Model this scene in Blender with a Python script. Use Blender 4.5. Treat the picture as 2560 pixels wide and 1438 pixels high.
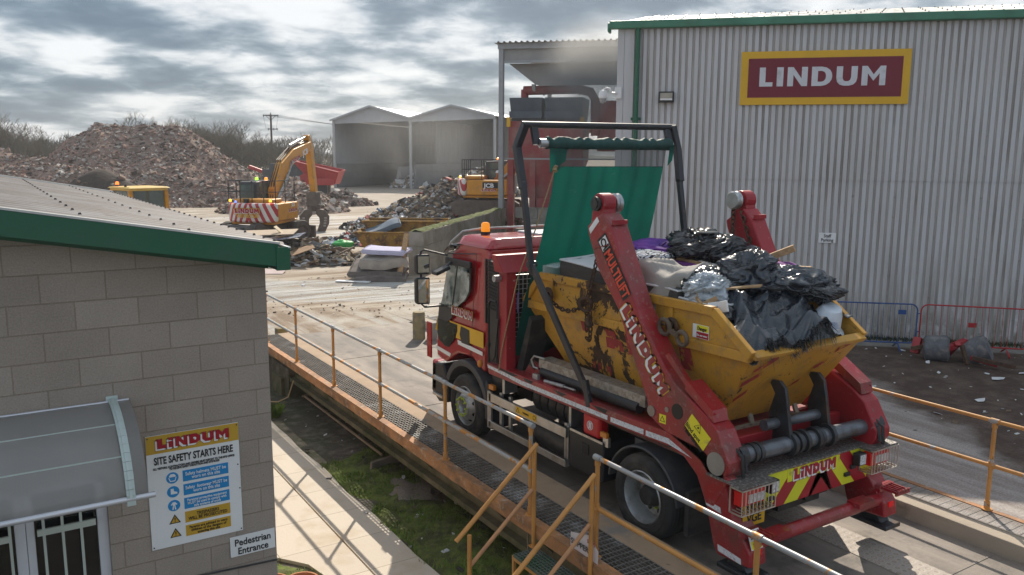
import bpy, bmesh, math, random
from mathutils import Vector, Matrix, Euler
import mathutils.noise as mn
rad = math.radians
PI = math.pi
scene = bpy.context.scene
for o in list(bpy.data.objects):
    bpy.data.objects.remove(o)

# ------------------------------------------------------------------ camera, sky, sun, exposure
YAW, PITCH, ROLL, FPX, CAMZ = rad(32.620), rad(9.092), rad(0.350), 2062.3, 4.156
cam_data = bpy.data.cameras.new("camera")
cam = bpy.data.objects.new("camera", cam_data)
scene.collection.objects.link(cam)
cam_data.sensor_width = 36.0
cam_data.lens = FPX / 2560 * 36.0
cam_data.clip_start = 0.1
cam_data.clip_end = 8000
_f = Vector((math.sin(YAW) * math.cos(PITCH), math.cos(YAW) * math.cos(PITCH), -math.sin(PITCH)))
_r0 = Vector((math.cos(YAW), -math.sin(YAW), 0))
_u0 = _r0.cross(_f)
_r = math.cos(ROLL) * _r0 + math.sin(ROLL) * _u0
_u = -math.sin(ROLL) * _r0 + math.cos(ROLL) * _u0
_m = Matrix((_r, _u, -_f)).transposed().to_4x4()
_m.translation = Vector((0, 0, CAMZ))
cam.matrix_world = _m
scene.camera = cam

SUN_EL = rad(38.0)
SUN_AZ = Vector((0.62, 0.785, 0)).normalized()          # horizontal direction towards the sun
SUN_DIR = Vector((SUN_AZ.x * math.cos(SUN_EL), SUN_AZ.y * math.cos(SUN_EL), math.sin(SUN_EL)))
sun_data = bpy.data.lights.new("sun", 'SUN')
sun_data.energy = 5.0
sun_data.angle = rad(0.5)
sun_data.color = (1.0, 0.90, 0.76)
sun = bpy.data.objects.new("sun", sun_data)
scene.collection.objects.link(sun)
sun.rotation_euler = (-SUN_DIR).to_track_quat('-Z', 'Y').to_euler()

world = bpy.data.worlds.new("World")
scene.world = world
world.use_nodes = True
def build_world():
    nt = world.node_tree
    N, L = nt.nodes, nt.links
    N.clear()
    out = N.new('ShaderNodeOutputWorld')
    bg = N.new('ShaderNodeBackground')
    bg.inputs['Strength'].default_value = 0.1
    L.new(bg.outputs[0], out.inputs[0])
    sky = N.new('ShaderNodeTexSky')
    sky.sky_type = 'NISHITA'
    sky.sun_disc = False
    sky.sun_elevation = SUN_EL
    sky.sun_rotation = math.atan2(SUN_AZ.x, SUN_AZ.y)
    sky.air_density = 1.0; sky.dust_density = 1.5
    tc = N.new('ShaderNodeTexCoord')
    sep = N.new('ShaderNodeSeparateXYZ'); L.new(tc.outputs['Generated'], sep.inputs[0])
    def math_(op, a, b=None, c=None, clamp=False):
        n = N.new('ShaderNodeMath'); n.operation = op; n.use_clamp = clamp
        for i, v in enumerate((a, b, c)):
            if v is None: continue
            if isinstance(v, (int, float)): n.inputs[i].default_value = v
            else: L.new(v, n.inputs[i])
        return n.outputs[0]
    zz = math_('ADD', math_('MAXIMUM', sep.outputs[2], 0.0), 0.21)
    px = math_('DIVIDE', sep.outputs[0], zz); py = math_('DIVIDE', sep.outputs[1], zz)
    comb = N.new('ShaderNodeCombineXYZ'); L.new(px, comb.inputs[0]); L.new(py, comb.inputs[1])
    rot = N.new('ShaderNodeMapping'); rot.inputs['Rotation'].default_value = (0, 0, YAW)
    rot.inputs['Scale'].default_value = (2.1, 2.25, 1); rot.inputs['Location'].default_value = (3.1, 1.7, 0)
    L.new(comb.outputs[0], rot.inputs[0])
    def noise(scale, detail, rough, dist=0.0, vec=None):
        n = N.new('ShaderNodeTexNoise'); n.inputs['Scale'].default_value = scale
        n.inputs['Detail'].default_value = detail; n.inputs['Roughness'].default_value = rough
        n.inputs['Distortion'].default_value = dist
        L.new(vec or rot.outputs[0], n.inputs['Vector'])
        return n.outputs['Fac']
    n1 = noise(1.05, 8, 0.50, 0.12)
    n2 = noise(0.45, 3, 0.5, 0.0)
    n3 = noise(3.0, 6, 0.6, 0.6)
    dens = math_('ADD', math_('ADD', math_('MULTIPLY', n1, 0.85), math_('MULTIPLY', n2, 0.45)), math_('SUBTRACT', math_('MULTIPLY', n3, 0.20), 0.20))
    ramp = N.new('ShaderNodeValToRGB'); L.new(dens, ramp.inputs[0])
    cr = ramp.color_ramp
    cr.interpolation = 'B_SPLINE'
    cr.elements[0].position = 0.43; cr.elements[0].color = (.86, .88, .90, 1)
    cr.elements[1].position = 0.70; cr.elements[1].color = (.095, .15, .215, 1)
    for p, c in ((0.485, (.70, .73, .76)), (0.53, (.45, .51, .57)), (0.57, (.26, .33, .40)), (0.62, (.15, .215, .285))):
        e = cr.elements.new(p); e.color = (*c, 1)
    # front-lit cloud opposite the sun, out of view, gets added gain to lift shade
    dt = N.new('ShaderNodeVectorMath'); dt.operation = 'DOT_PRODUCT'
    L.new(tc.outputs['Generated'], dt.inputs[0]); dt.inputs[1].default_value = (-SUN_AZ.x, -SUN_AZ.y, 0.0)
    back = math_('ADD', math_('MULTIPLY', dt.outputs['Value'], 0.5), 0.5, clamp=True)
    gain = math_('ADD', math_('MULTIPLY', math_('POWER', back, 1.5), 5.5), 10.0)
    # pale band at the horizon
    hz = math_('SUBTRACT', 1.0, math_('MULTIPLY', math_('ABSOLUTE', sep.outputs[2]), 13.0), clamp=True)
    hzm = math_('MULTIPLY', hz, 0.30)
    mixh = N.new('ShaderNodeMix'); mixh.data_type = 'RGBA'
    L.new(hzm, mixh.inputs['Factor']); L.new(ramp.outputs[0], mixh.inputs['A']); mixh.inputs['B'].default_value = (.44, .49, .53, 1)
    mul = N.new('ShaderNodeVectorMath'); mul.operation = 'SCALE'
    L.new(mixh.outputs['Result'], mul.inputs[0]); L.new(gain, mul.inputs['Scale'])
    mix = N.new('ShaderNodeMix'); mix.data_type = 'RGBA'; mix.inputs['Factor'].default_value = 0.88
    L.new(sky.outputs[0], mix.inputs['A']); L.new(mul.outputs[0], mix.inputs['B'])
    L.new(mix.outputs['Result'], bg.inputs['Color'])
build_world()
scene.view_settings.view_transform = 'Standard'
scene.view_settings.look = 'None'
scene.view_settings.exposure = 0.15
scene.view_settings.gamma = 1.0
scene.view_settings.use_curve_mapping = False
scene.cycles.max_bounces = 6
scene.cycles.transparent_max_bounces = 12
scene.cycles.use_denoising = True

# ------------------------------------------------------------------ helpers
COL = scene.collection
MW = {}                                   # world matrix of every thing made here
R2 = Vector((math.cos(YAW), -math.sin(YAW), 0))      # horizontal right of the view
F2 = Vector((math.sin(YAW), math.cos(YAW), 0))       # horizontal forward of the view
def V(*a): return Vector(a)
def thing(name, label, cat, loc=(0, 0, 0), rotz=0.0, group=None, kind=None):
    o = bpy.data.objects.new(name, None)
    COL.objects.link(o)
    o.location = loc; o.rotation_euler = (0, 0, rotz)
    o.empty_display_size = 0.3
    o["label"] = label; o["category"] = cat
    if group: o["group"] = group
    if kind: o["kind"] = kind
    MW[o] = Matrix.Translation(Vector(loc)) @ Matrix.Rotation(rotz, 4, 'Z')
    return o
def tag(o, label, cat, group=None, kind=None):
    o["label"] = label; o["category"] = cat
    if group: o["group"] = group
    if kind: o["kind"] = kind
    return o
def parent_to(o, parent):
    o.parent = parent
def dup(root, loc, rotz=0.0, label=None, group=None, scale=None):
    r = root.copy(); COL.objects.link(r)
    r.location = loc; r.rotation_euler = (0, 0, rotz)
    if scale: r.scale = scale
    if label: r["label"] = label
    if group: r["group"] = group
    MW[r] = Matrix.Translation(Vector(loc)) @ Matrix.Rotation(rotz, 4, 'Z')
    for ch in list(root.children):
        c = ch.copy(); COL.objects.link(c); c.parent = r
        for g in list(ch.children):
            d = g.copy(); COL.objects.link(d); d.parent = c
    return r
def frame(axis):
    a = Vector(axis).normalized()
    h = V(0, 0, 1) if abs(a.z) < 0.9 else V(1, 0, 0)
    x = h.cross(a).normalized()
    return x, a.cross(x).normalized(), a
class MB:
    def __init__(self): self.v = []; self.f = []; self.mi = []; self.m = 0
    def add(self, vs, fs):
        b = len(self.v)
        self.v += [Vector(p) for p in vs]
        for f in fs:
            self.f.append([b + i for i in f]); self.mi.append(self.m)
        return self
    def poly(self, pts): return self.add(pts, [list(range(len(pts)))])
    def hexa(self, p): return self.add(p, [(0, 3, 2, 1), (4, 5, 6, 7), (0, 1, 5, 4), (1, 2, 6, 5), (2, 3, 7, 6), (3, 0, 4, 7)])
    def box(self, x0, x1, y0, y1, z0, z1):
        return self.hexa([(x0, y0, z0), (x1, y0, z0), (x1, y1, z0), (x0, y1, z0), (x0, y0, z1), (x1, y0, z1), (x1, y1, z1), (x0, y1, z1)])
    def cbox(self, c, s, M=None):
        p = []
        for dz in (-.5, .5):
            for dx, dy in ((-.5, -.5), (.5, -.5), (.5, .5), (-.5, .5)):
                q = Vector((dx * s[0], dy * s[1], dz * s[2]))
                if M is not None: q = M @ q
                p.append(Vector(c) + q)
        return self.hexa(p)
    def bar(self, p0, p1, w, h, up=(0, 0, 1)):
        p0 = Vector(p0); p1 = Vector(p1); d = (p1 - p0).normalized(); u = Vector(up)
        s = d.cross(u)
        if s.length < 1e-4: s = d.cross(V(1, 0, 0))
        s.normalize(); t = s.cross(d)
        p = [q + s * a * w / 2 + t * b * h / 2 for q in (p0, p1) for a, b in ((-1, -1), (1, -1), (1, 1), (-1, 1))]
        return self.hexa(p)
    def prism(self, pts, vec):
        n = len(pts); vec = Vector(vec); pts = [Vector(p) for p in pts]
        fs = [list(range(n))[::-1], [n + i for i in range(n)]] + [(i, (i + 1) % n, n + (i + 1) % n, n + i) for i in range(n)]
        return self.add(pts + [p + vec for p in pts], fs)
    def pyz(self, pts, x0, x1): return self.prism([(x0, y, z) for y, z in pts], (x1 - x0, 0, 0))
    def pxz(self, pts, y0, y1): return self.prism([(x, y0, z) for x, z in pts], (0, y1 - y0, 0))
    def pxy(self, pts, z0, z1): return self.prism([(x, y, z0) for x, y in pts], (0, 0, z1 - z0))
    def tube(self, pts, r, n=8, closed=False, caps=True):
        pts = [Vector(p) for p in pts]; m = len(pts); rs = r if isinstance(r, (list, tuple)) else [r] * m
        vs = []; prev = None
        for i, p in enumerate(pts):
            if closed: d = (pts[(i + 1) % m] - pts[i - 1])
            else: d = pts[min(i + 1, m - 1)] - pts[max(i - 1, 0)]
            if d.length < 1e-9: d = V(0, 0, 1)
            d.normalize()
            if prev is None: x, y, _ = frame(d)
            else:
                x = prev - d * prev.dot(d)
                if x.length < 1e-6: x = frame(d)[0]
                x.normalize(); y = d.cross(x)
            prev = x
            vs += [p + (x * math.cos(2 * PI * k / n) + y * math.sin(2 * PI * k / n)) * rs[i] for k in range(n)]
        fs = []
        for i in range(m if closed else m - 1):
            j = (i + 1) % m
            fs += [(i * n + k, i * n + (k + 1) % n, j * n + (k + 1) % n, j * n + k) for k in range(n)]
        if caps and not closed: fs += [list(range(n))[::-1], [(m - 1) * n + k for k in range(n)]]
        return self.add(vs, fs)
    def cyl(self, p0, p1, r0, r1=None, n=16, caps=True): return self.tube([p0, p1], [r0, r0 if r1 is None else r1], n, caps=caps)
    def lathe(self, prof, c, axis, n=24):
        x, y, a = frame(axis); c = Vector(c); m = len(prof); vs = []
        for r, h in prof: vs += [c + a * h + (x * math.cos(2 * PI * k / n) + y * math.sin(2 * PI * k / n)) * r for k in range(n)]
        fs = [(i * n + k, i * n + (k + 1) % n, (i + 1) * n + (k + 1) % n, (i + 1) * n + k) for i in range(m - 1) for k in range(n)]
        return self.add(vs, fs)
    def torus(self, c, axis, Rr, r, n=20, k=8):
        x, y, a = frame(axis); c = Vector(c)
        return self.tube([c + (x * math.cos(2 * PI * i / n) + y * math.sin(2 * PI * i / n)) * Rr for i in range(n)], r, k, closed=True)
    def grid(self, fn, nu, nv, flip=False):
        vs = [fn(i / nu, j / nv) for j in range(nv + 1) for i in range(nu + 1)]
        w = nu + 1
        fs = [(j * w + i, j * w + i + 1, (j + 1) * w + i + 1, (j + 1) * w + i) for j in range(nv) for i in range(nu)]
        if flip: fs = [f[::-1] for f in fs]
        return self.add(vs, fs)
    def blob(self, c, s, seed=0, amp=0.25, freq=1.5, nu=20, nv=12, M=None, fold=0.0, flat=None):
        c = Vector(c)
        def fn(u, v):
            th = u * 2 * PI; ph = (v - .5) * PI
            d = Vector((math.cos(th) * math.cos(ph), math.sin(th) * math.cos(ph), math.sin(ph)))
            q = d * freq + Vector((seed * 7.3, seed * 3.1, seed * 1.7))
            k = 1 + amp * mn.noise(q) * 2
            if fold:
                w = Vector((mn.noise(q * .9), mn.noise(q * .9 + Vector((9, 2, 4))), 0)) * .9; e_ = d + w
                a1 = e_.x * math.cos(seed) + e_.y * math.sin(seed) + e_.z * .6; a2 = e_.y * math.cos(seed) - e_.x * math.sin(seed); a3 = e_.z - e_.x * .5
                k += fold * ((1 - abs(mn.noise(Vector((a1 * 5.5, a2 * 1.1, a3 * 1.2 + seed)))) * 3.2) * .55 + (1 - abs(mn.noise(Vector((a2 * 9, a1 * 1.7, seed + a3)))) * 3) * .32 + mn.noise(q * 1.1) * .8)
            p = Vector((d.x * s[0], d.y * s[1], d.z * s[2])) * k
            if flat is not None: p.z = max(p.z, -flat)
            if M is not None: p = M @ p
            return c + p
        return self.grid(fn, nu, nv)
    def build(self, name, mats, parent=None, smooth=False, bevel=0.0, world=False, solid=0.0, sub=0, ang=38, weld=False):
        me = bpy.data.meshes.new(name)
        vs = self.v
        if parent is not None and world:
            inv = chain_matrix(parent).inverted()
            vs = [inv @ p for p in vs]
        me.from_pydata([tuple(p) for p in vs], [], self.f)
        if not isinstance(mats, (list, tuple)): mats = [mats]
        for m in mats: me.materials.append(m)
        me.polygons.foreach_set('material_index', self.mi)
        if weld:
            bm = bmesh.new(); bm.from_mesh(me); bmesh.ops.remove_doubles(bm, verts=bm.verts, dist=1e-4); bm.to_mesh(me); bm.free()
        if smooth:
            me.polygons.foreach_set('use_smooth', [True] * len(me.polygons))
            if ang < 180: me.set_sharp_from_angle(angle=rad(ang))
        me.update()
        o = bpy.data.objects.new(name, me)
        COL.objects.link(o)
        if parent is not None: o.parent = parent
        if solid:
            s = o.modifiers.new('thickness', 'SOLIDIFY'); s.thickness = solid; s.offset = 0
        if bevel:
            b = o.modifiers.new('bevel', 'BEVEL'); b.width = bevel; b.segments = 2; b.limit_method = 'ANGLE'; b.angle_limit = rad(40)
        if sub:
            s = o.modifiers.new('subdivision', 'SUBSURF'); s.levels = sub; s.render_levels = sub
        return o
def chain_matrix(o):
    m = MW.get(o, Matrix.Identity(4))
    while o.parent is not None and o not in MW:
        o = o.parent; m = MW.get(o, Matrix.Identity(4))
    return m
def loc_frame(o, u, v):
    u = Vector(u).normalized(); v = Vector(v).normalized(); n = u.cross(v)
    m = Matrix((u, v, n)).transposed().to_4x4(); m.translation = Vector(o)
    return m
def text(parent, s, size, o, u, v, mat, align='LEFT', bold=0.0, xs=1.0, name='lettering', world=True, thick=0.002, space=1.0, line=1.0):
    cu = bpy.data.curves.new(name, 'FONT')
    cu.body = s; cu.size = size; cu.align_x = align; cu.align_y = 'TOP'
    cu.offset = bold; cu.extrude = thick; cu.fill_mode = 'BOTH' if thick else 'FRONT'
    cu.space_character = space; cu.space_line = line; cu.resolution_u = 3
    cu.materials.append(mat)
    ob = bpy.data.objects.new(name, cu); COL.objects.link(ob)
    m = loc_frame(o, u, v) @ Matrix.Diagonal((xs, 1, 1, 1))
    if parent is not None:
        ob.parent = parent
        if world: m = chain_matrix(parent).inverted() @ m
    ob.matrix_local = m
    return ob
# block letters of the firm's slanted-shade emblem: convex-ish outlines in unit height
LOGO = [(0.80, [[(0, 0), (.74, 0), (.74, .36), (.38, .36), (.38, 1), (0, 1)]]),
        (0.42, [[(0, 0), (.36, 0), (.36, .64), (0, .64)], [(0, .74), (.36, .74), (.36, 1), (0, 1)]]),
        (1.0, [[(0, 0), (.3, 0), (.3, .5), (.64, 0), (.94, 0), (.94, 1), (.64, 1), (.64, .5), (.3, 1), (0, 1)]]),
        (.94, [[(0, 0), (.56, 0), (.88, .3), (.88, .5), (.55, .5), (.55, .42), (.48, .34), (.32, .34), (.32, .5), (0, .5)],
               [(0, .5), (.32, .5), (.32, .66), (.48, .66), (.55, .58), (.55, .5), (.88, .5), (.88, .7), (.56, 1), (0, 1)]]),
        (.98, [[(0, .28), (.24, 0), (.68, 0), (.92, .28), (.92, 1), (.6, 1), (.6, .34), (.32, .34), (.32, 1), (0, 1)]]),
        (1.06, [[(0, 0), (.3, 0), (.3, .52), (.53, .22), (.76, .52), (.76, 0), (1.06, 0), (1.06, 1), (.78, 1), (.53, .66), (.28, 1), (0, 1)]])]
def logo(parent, o, u, v, width, height, mats, shade=(-.13, -.16), outline=0.0, world=True, lift=0.002, name='lettering'):
    tot = sum(a + .07 for a, _ in LOGO)
    b = MB(); u = Vector(u).normalized(); v = Vector(v).normalized(); n = u.cross(v); o = Vector(o)
    sx = width / tot
    def P(x, y, k): return o + u * x * sx + v * y * height + n * lift * k
    x0 = 0
    for adv, polys in LOGO:
        for pl in polys:
            b.m = 0; b.poly([P(x0 + x, y, 3) for x, y in pl])
            for (xa, ya), (xb, yb) in zip(pl, pl[1:] + pl[:1]):
                if abs(ya - .5) < 1e-6 and abs(yb - .5) < 1e-6 and adv == .94: continue
                b.m = 1
                q = [(xa, ya), (xb, yb), (xb + shade[0], yb + shade[1]), (xa + shade[0], ya + shade[1])]
                ar = sum(q[i][0] * q[(i + 1) % 4][1] - q[(i + 1) % 4][0] * q[i][1] for i in range(4))
                if abs(ar) > 1e-6:
                    if ar < 0: q = q[::-1]
                    b.poly([P(x0 + x, y, 2) for x, y in q])
                if outline:
                    b.m = 2
                    for e in range(4):
                        (x1, y1), (x2, y2) = q[e], q[(e + 1) % 4]
                        a1 = P(x0 + x1, y1, 1); a2 = P(x0 + x2, y2, 1); d = a2 - a1
                        if d.length < 1e-6: continue
                        d.normalize(); s = n.cross(d) * outline
                        b.poly([a1 - s - d * outline, a2 - s + d * outline, a2 + s + d * outline, a1 + s - d * outline])
        x0 += adv + .07
    return b.build(name, mats, parent, world=world)

# ------------------------------------------------------------------ materials
MATS = {}
def mat(name, col, rough=.6, metal=0.0, var=.12, scale=3.0, bump=0.0, bscale=None, col2=None, thr=.58, soft=.06, scale2=2.0,
        col3=None, thr3=.62, scale3=9.0, stretch=None, emit=None, estr=0.0, alpha=None, spec=None, trans=0.0, coat=0.0, detail=6, rough2=None, crease=0.0):
    if name in MATS: return MATS[name]
    m = bpy.data.materials.new(name); m.use_nodes = True
    nt = m.node_tree; N, L = nt.nodes, nt.links
    b = N['Principled BSDF']
    b.inputs['Roughness'].default_value = rough; b.inputs['Metallic'].default_value = metal
    if spec is not None: b.inputs['Specular IOR Level'].default_value = spec
    if trans: b.inputs['Transmission Weight'].default_value = trans
    if coat: b.inputs['Coat Weight'].default_value = coat; b.inputs['Coat Roughness'].default_value = .08
    if emit: b.inputs['Emission Color'].default_value = (*emit, 1); b.inputs['Emission Strength'].default_value = estr
    if alpha is not None: b.inputs['Alpha'].default_value = alpha
    tc = N.new('ShaderNodeTexCoord'); vec = tc.outputs['Object']
    if stretch:
        mp = N.new('ShaderNodeMapping'); mp.inputs['Scale'].default_value = stretch; L.new(vec, mp.inputs[0]); svec = mp.outputs[0]
    else: svec = vec
    def noise(sc, v=vec, det=detail):
        n = N.new('ShaderNodeTexNoise'); n.inputs['Scale'].default_value = sc; n.inputs['Detail'].default_value = det
        n.inputs['Roughness'].default_value = .6
        L.new(v, n.inputs['Vector']); return n.outputs['Fac']
    n1 = noise(scale, svec)
    r = N.new('ShaderNodeMapRange'); r.inputs[1].default_value = .3; r.inputs[2].default_value = .7
    r.inputs[3].default_value = 1 - var; r.inputs[4].default_value = 1 + var; L.new(n1, r.inputs[0])
    mul = N.new('ShaderNodeVectorMath'); mul.operation = 'SCALE'; mul.inputs[0].default_value = col; L.new(r.outputs[0], mul.inputs['Scale'])
    cur = mul.outputs[0]
    def layer(cur, c, th, sc, v):
        nn = noise(sc, v)
        mr = N.new('ShaderNodeMapRange'); mr.inputs[1].default_value = th - soft; mr.inputs[2].default_value = th + soft; L.new(nn, mr.inputs[0])
        mx = N.new('ShaderNodeMix'); mx.data_type = 'RGBA'; L.new(mr.outputs[0], mx.inputs['Factor'])
        L.new(cur, mx.inputs['A']); mx.inputs['B'].default_value = (*c, 1)
        return mx.outputs['Result'], mr.outputs[0]
    if col2:
        cur, fac = layer(cur, col2, thr, scale2, svec)
        if rough2 is not None:
            rr = N.new('ShaderNodeMapRange'); rr.inputs[3].default_value = rough; rr.inputs[4].default_value = rough2; L.new(fac, rr.inputs[0]); L.new(rr.outputs[0], b.inputs['Roughness'])
    if col3: cur, _ = layer(cur, col3, thr3, scale3, vec)
    L.new(cur, b.inputs['Base Color'])
    if bump:
        bn = N.new('ShaderNodeBump'); bn.inputs['Strength'].default_value = 1.0; bn.inputs['Distance'].default_value = bump
        L.new(noise(bscale or scale * 3, vec), bn.inputs['Height']); L.new(bn.outputs[0], b.inputs['Normal'])
    if crease:
        vo = N.new('ShaderNodeTexNoise'); vo.noise_type = 'RIDGED_MULTIFRACTAL'; vo.inputs['Scale'].default_value = bscale or 3; vo.inputs['Detail'].default_value = 3; vo.inputs['Distortion'].default_value = 1.2
        L.new(svec, vo.inputs['Vector']); bn = N.new('ShaderNodeBump'); bn.inputs['Distance'].default_value = crease; L.new(vo.outputs['Fac'], bn.inputs['Height']); L.new(bn.outputs[0], b.inputs['Normal'])
    MATS[name] = m
    return m
def steel(n, c, r=.4, **k): return mat(n, c, r, .9, **k)
M_WHITE = mat('white_vinyl', (.78, .79, .8), .45, var=.04)
M_BLACK = mat('black_print', (.012, .012, .014), .5, var=.05)
M_REDINK = mat('red_print', (.36, .006, .018), .45, var=.06)
M_YELLOW = mat('yellow_print', (.72, .42, .02), .45, var=.06)
M_YELBRIGHT = mat('yellow_sticker', (.80, .70, .03), .45, var=.06, col2=(.35, .30, .1), thr=.66, scale2=6)
M_BLUEINK = mat('blue_print', (.012, .25, .58), .45, var=.05)
M_AMBERINK = mat('amber_print', (.55, .33, .03), .5, var=.05)
M_RED = mat('red_paint', (.31, .010, .018), .33, var=.16, scale=2, coat=.3, col2=(.17, .045, .038), thr=.57, soft=.13, scale2=2.4, col3=(.30, .17, .15), thr3=.685, scale3=16, rough2=.6)
M_REDOLD = mat('worn_red_paint', (.32, .015, .024), .42, var=.18, scale=3, col2=(.16, .10, .08), thr=.66, soft=.03, scale2=7, col3=(.42, .36, .34), thr3=.70, scale3=14, stretch=(1, 1, .35))
M_DARK = mat('black_chassis', (.016, .017, .02), .5, var=.3, scale=4, col2=(.06, .055, .05), thr=.56, soft=.14, scale2=4)
M_PLASTIC = mat('black_plastic', (.018, .019, .022), .42, var=.15)
M_RUBBER = mat('tyre_rubber', (.022, .022, .023), .82, var=.25, scale=6, col2=(.07, .06, .052), thr=.6, soft=.12, scale2=3)
M_ALU = steel('aluminium', (.62, .62, .61), .38, var=.12, col2=(.40, .38, .34), thr=.6, soft=.15, scale2=5)
M_RIM = mat('silver_rim', (.42, .43, .44), .4, .55, var=.1, col2=(.16, .14, .12), thr=.6, soft=.14, scale2=6)
M_STEEL = mat('dark_steel', (.055, .06, .068), .38, .55, var=.3, scale=5, col2=(.12, .075, .05), thr=.62, soft=.08, scale2=6)
M_RUST = mat('rusty_steel', (.10, .052, .03), .85, .2, var=.35, scale=9, col2=(.05, .035, .028), thr=.55, soft=.1, scale2=12, bump=.003, bscale=40)
M_GLASS = mat('window_glass', (.30, .36, .36), .04, var=0, trans=.75, spec=.6)
M_GALV = steel('galvanised_steel', (.45, .46, .47), .4, var=.15, scale=8)
M_WOOD = mat('pale_timber', (.42, .27, .14), .75, var=.22, scale=4, stretch=(1, 6, 6), bump=.002, col2=(.30, .18, .09), thr=.6, soft=.1, scale2=5)
M_OLDWOOD = mat('weathered_timber', (.17, .125, .09), .85, var=.3, scale=4, stretch=(1, 5, 5), bump=.003)
# ------------------------------------------------------------------ ground
def sstep(a, b, x):
    t = min(1, max(0, (x - a) / (b - a))); return t * t * (3 - 2 * t)
def ground_z(x, y):
    if x < 5.28 and y < 19.45: return -1.1
    if x < 9.3 and y < 19.45: return -1.1 if y < 17.2 and x < 6.1 else -.45
    r = sstep(9.31, 9.32, x) * (1 - sstep(14, 21, y))
    z = -.2 * (1 - r) - .004 * r
    if y > 20: z += .03 * mn.noise(Vector((x * .15, y * .15, 0)))
    return z
def yard_material():
    m = bpy.data.materials.new('yard_surface'); m.use_nodes = True
    nt = m.node_tree; N, L = nt.nodes, nt.links; b = N['Principled BSDF']
    tc = N.new('ShaderNodeTexCoord'); P = tc.outputs['Object']
    sep = N.new('ShaderNodeSeparateXYZ'); L.new(P, sep.inputs[0]); X, Y = sep.outputs[0], sep.outputs[1]
    def mth(op, a, bb=None, clamp=False):
        n = N.new('ShaderNodeMath'); n.operation = op; n.use_clamp = clamp
        for i, v in enumerate((a, bb)):
            if v is None: continue
            if isinstance(v, (int, float)): n.inputs[i].default_value = v
            else: L.new(v, n.inputs[i])
        return n.outputs[0]
    def mapped(rot, sc):
        mp = N.new('ShaderNodeMapping'); mp.inputs['Rotation'].default_value = (0, 0, rot); mp.inputs['Scale'].default_value = sc
        L.new(P, mp.inputs[0]); return mp.outputs[0]
    def noise(sc, v=P, det=6, rg=.6, dist=0):
        n = N.new('ShaderNodeTexNoise'); n.inputs['Scale'].default_value = sc; n.inputs['Detail'].default_value = det
        n.inputs['Roughness'].default_value = rg; n.inputs['Distortion'].default_value = dist; L.new(v, n.inputs['Vector']); return n.outputs['Fac']
    def rng(v, a, bb, lo=0., hi=1.):
        n = N.new('ShaderNodeMapRange'); n.interpolation_type = 'SMOOTHSTEP'
        n.inputs[1].default_value = a; n.inputs[2].default_value = bb; n.inputs[3].default_value = lo; n.inputs[4].default_value = hi
        L.new(v, n.inputs[0]); return n.outputs[0]
    def mix(f, a, c):
        n = N.new('ShaderNodeMix'); n.data_type = 'RGBA'
        L.new(f, n.inputs['Factor'])
        if isinstance(a, tuple): n.inputs['A'].default_value = (*a, 1)
        else: L.new(a, n.inputs['A'])
        if isinstance(c, tuple): n.inputs['B'].default_value = (*c, 1)
        else: L.new(c, n.inputs['B'])
        return n.outputs['Result']
    T = mth('ADD', mth('MULTIPLY', X, math.sin(YAW)), mth('MULTIPLY', Y, math.cos(YAW)))     # metres away from the weighbridge office
    tracks = mapped(-rad(8), (1.6, .16, 1))          # wheel tracks run along the weighbridge
    cross = mapped(YAW - rad(4), (.10, 1.5, 1))        # and across the haul road
    f_road = rng(T, 21.5, 24.5)
    nA = noise(1.3, tracks, 7, .62, .3); nB = noise(1.2, cross, 7, .62, .3)
    nm = N.new('ShaderNodeMix'); nm.data_type = 'FLOAT'; L.new(f_road, nm.inputs['Factor']); L.new(nA, nm.inputs['A']); L.new(nB, nm.inputs['B']); nT = nm.outputs['Result']
    big = noise(.35, P, 4)
    base = mix(rng(nT, .38, .62), (.385, .330, .265), (.205, .150, .105))
    base = mix(rng(big, .5, .68), base, (.44, .40, .345))
    # pale concrete slabs near the bridge end, dirt over them
    slab = N.new('ShaderNodeTexBrick'); slab.inputs['Scale'].default_value = 1; slab.offset = 0
    slab.inputs['Brick Width'].default_value = 4.6; slab.inputs['Row Height'].default_value = 5.2; slab.inputs['Mortar Size'].default_value = .022
    slab.inputs['Color1'].default_value = (.36, .35, .33, 1); slab.inputs['Color2'].default_value = (.41, .395, .36, 1); slab.inputs['Mortar'].default_value = (.13, .10, .075, 1)
    L.new(mapped(rad(3), (1, 1, 1)), slab.inputs['Vector'])
    near = rng(T, 20.5, 24, 1, 0)
    sl = mth('MULTIPLY', near, rng(nA, .40, .55, 1, 0))
    base = mix(sl, base, slab.outputs['Color'])
    # churned pale band of the haul road
    wob = mth('MULTIPLY', mth('SUBTRACT', noise(.5, P, 4), .5), 2.6)
    tt = mth('ADD', T, wob)
    band = mth('MULTIPLY', rng(tt, 23.8, 24.7), rng(tt, 28.2, 29.0, 1, 0))
    band = mth('MULTIPLY', band, rng(noise(2.6, cross, 8, .7), .36, .56))
    base = mix(band, base, (.47, .465, .45))
    band2 = mth('MULTIPLY', rng(tt, 40, 46), rng(tt, 56, 63, 1, 0))
    wet_shine = mth('MULTIPLY', band2, rng(noise(.9, cross, 6, .65), .45, .6))
    base = mix(wet_shine, base, (.50, .49, .47))  # pale colour stands in for sky reflected off the wet ground
    far = rng(T, 55, 75)
    base = mix(mth('MULTIPLY', far, .6), base, (.40, .35, .295))
    # dark soil in front of the warehouse
    s = mth('ADD', mth('SUBTRACT', mth('MULTIPLY', X, .86), mth('MULTIPLY', Y, .5)), mth('MULTIPLY', mth('SUBTRACT', noise(.7, P, 5), .5), 2.0))
    soil = mth('MULTIPLY', rng(s, 7.0, 7.6), mth('MULTIPLY', rng(X, 9.3, 9.6), rng(Y, 16, 19, 1, 0)))
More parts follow.
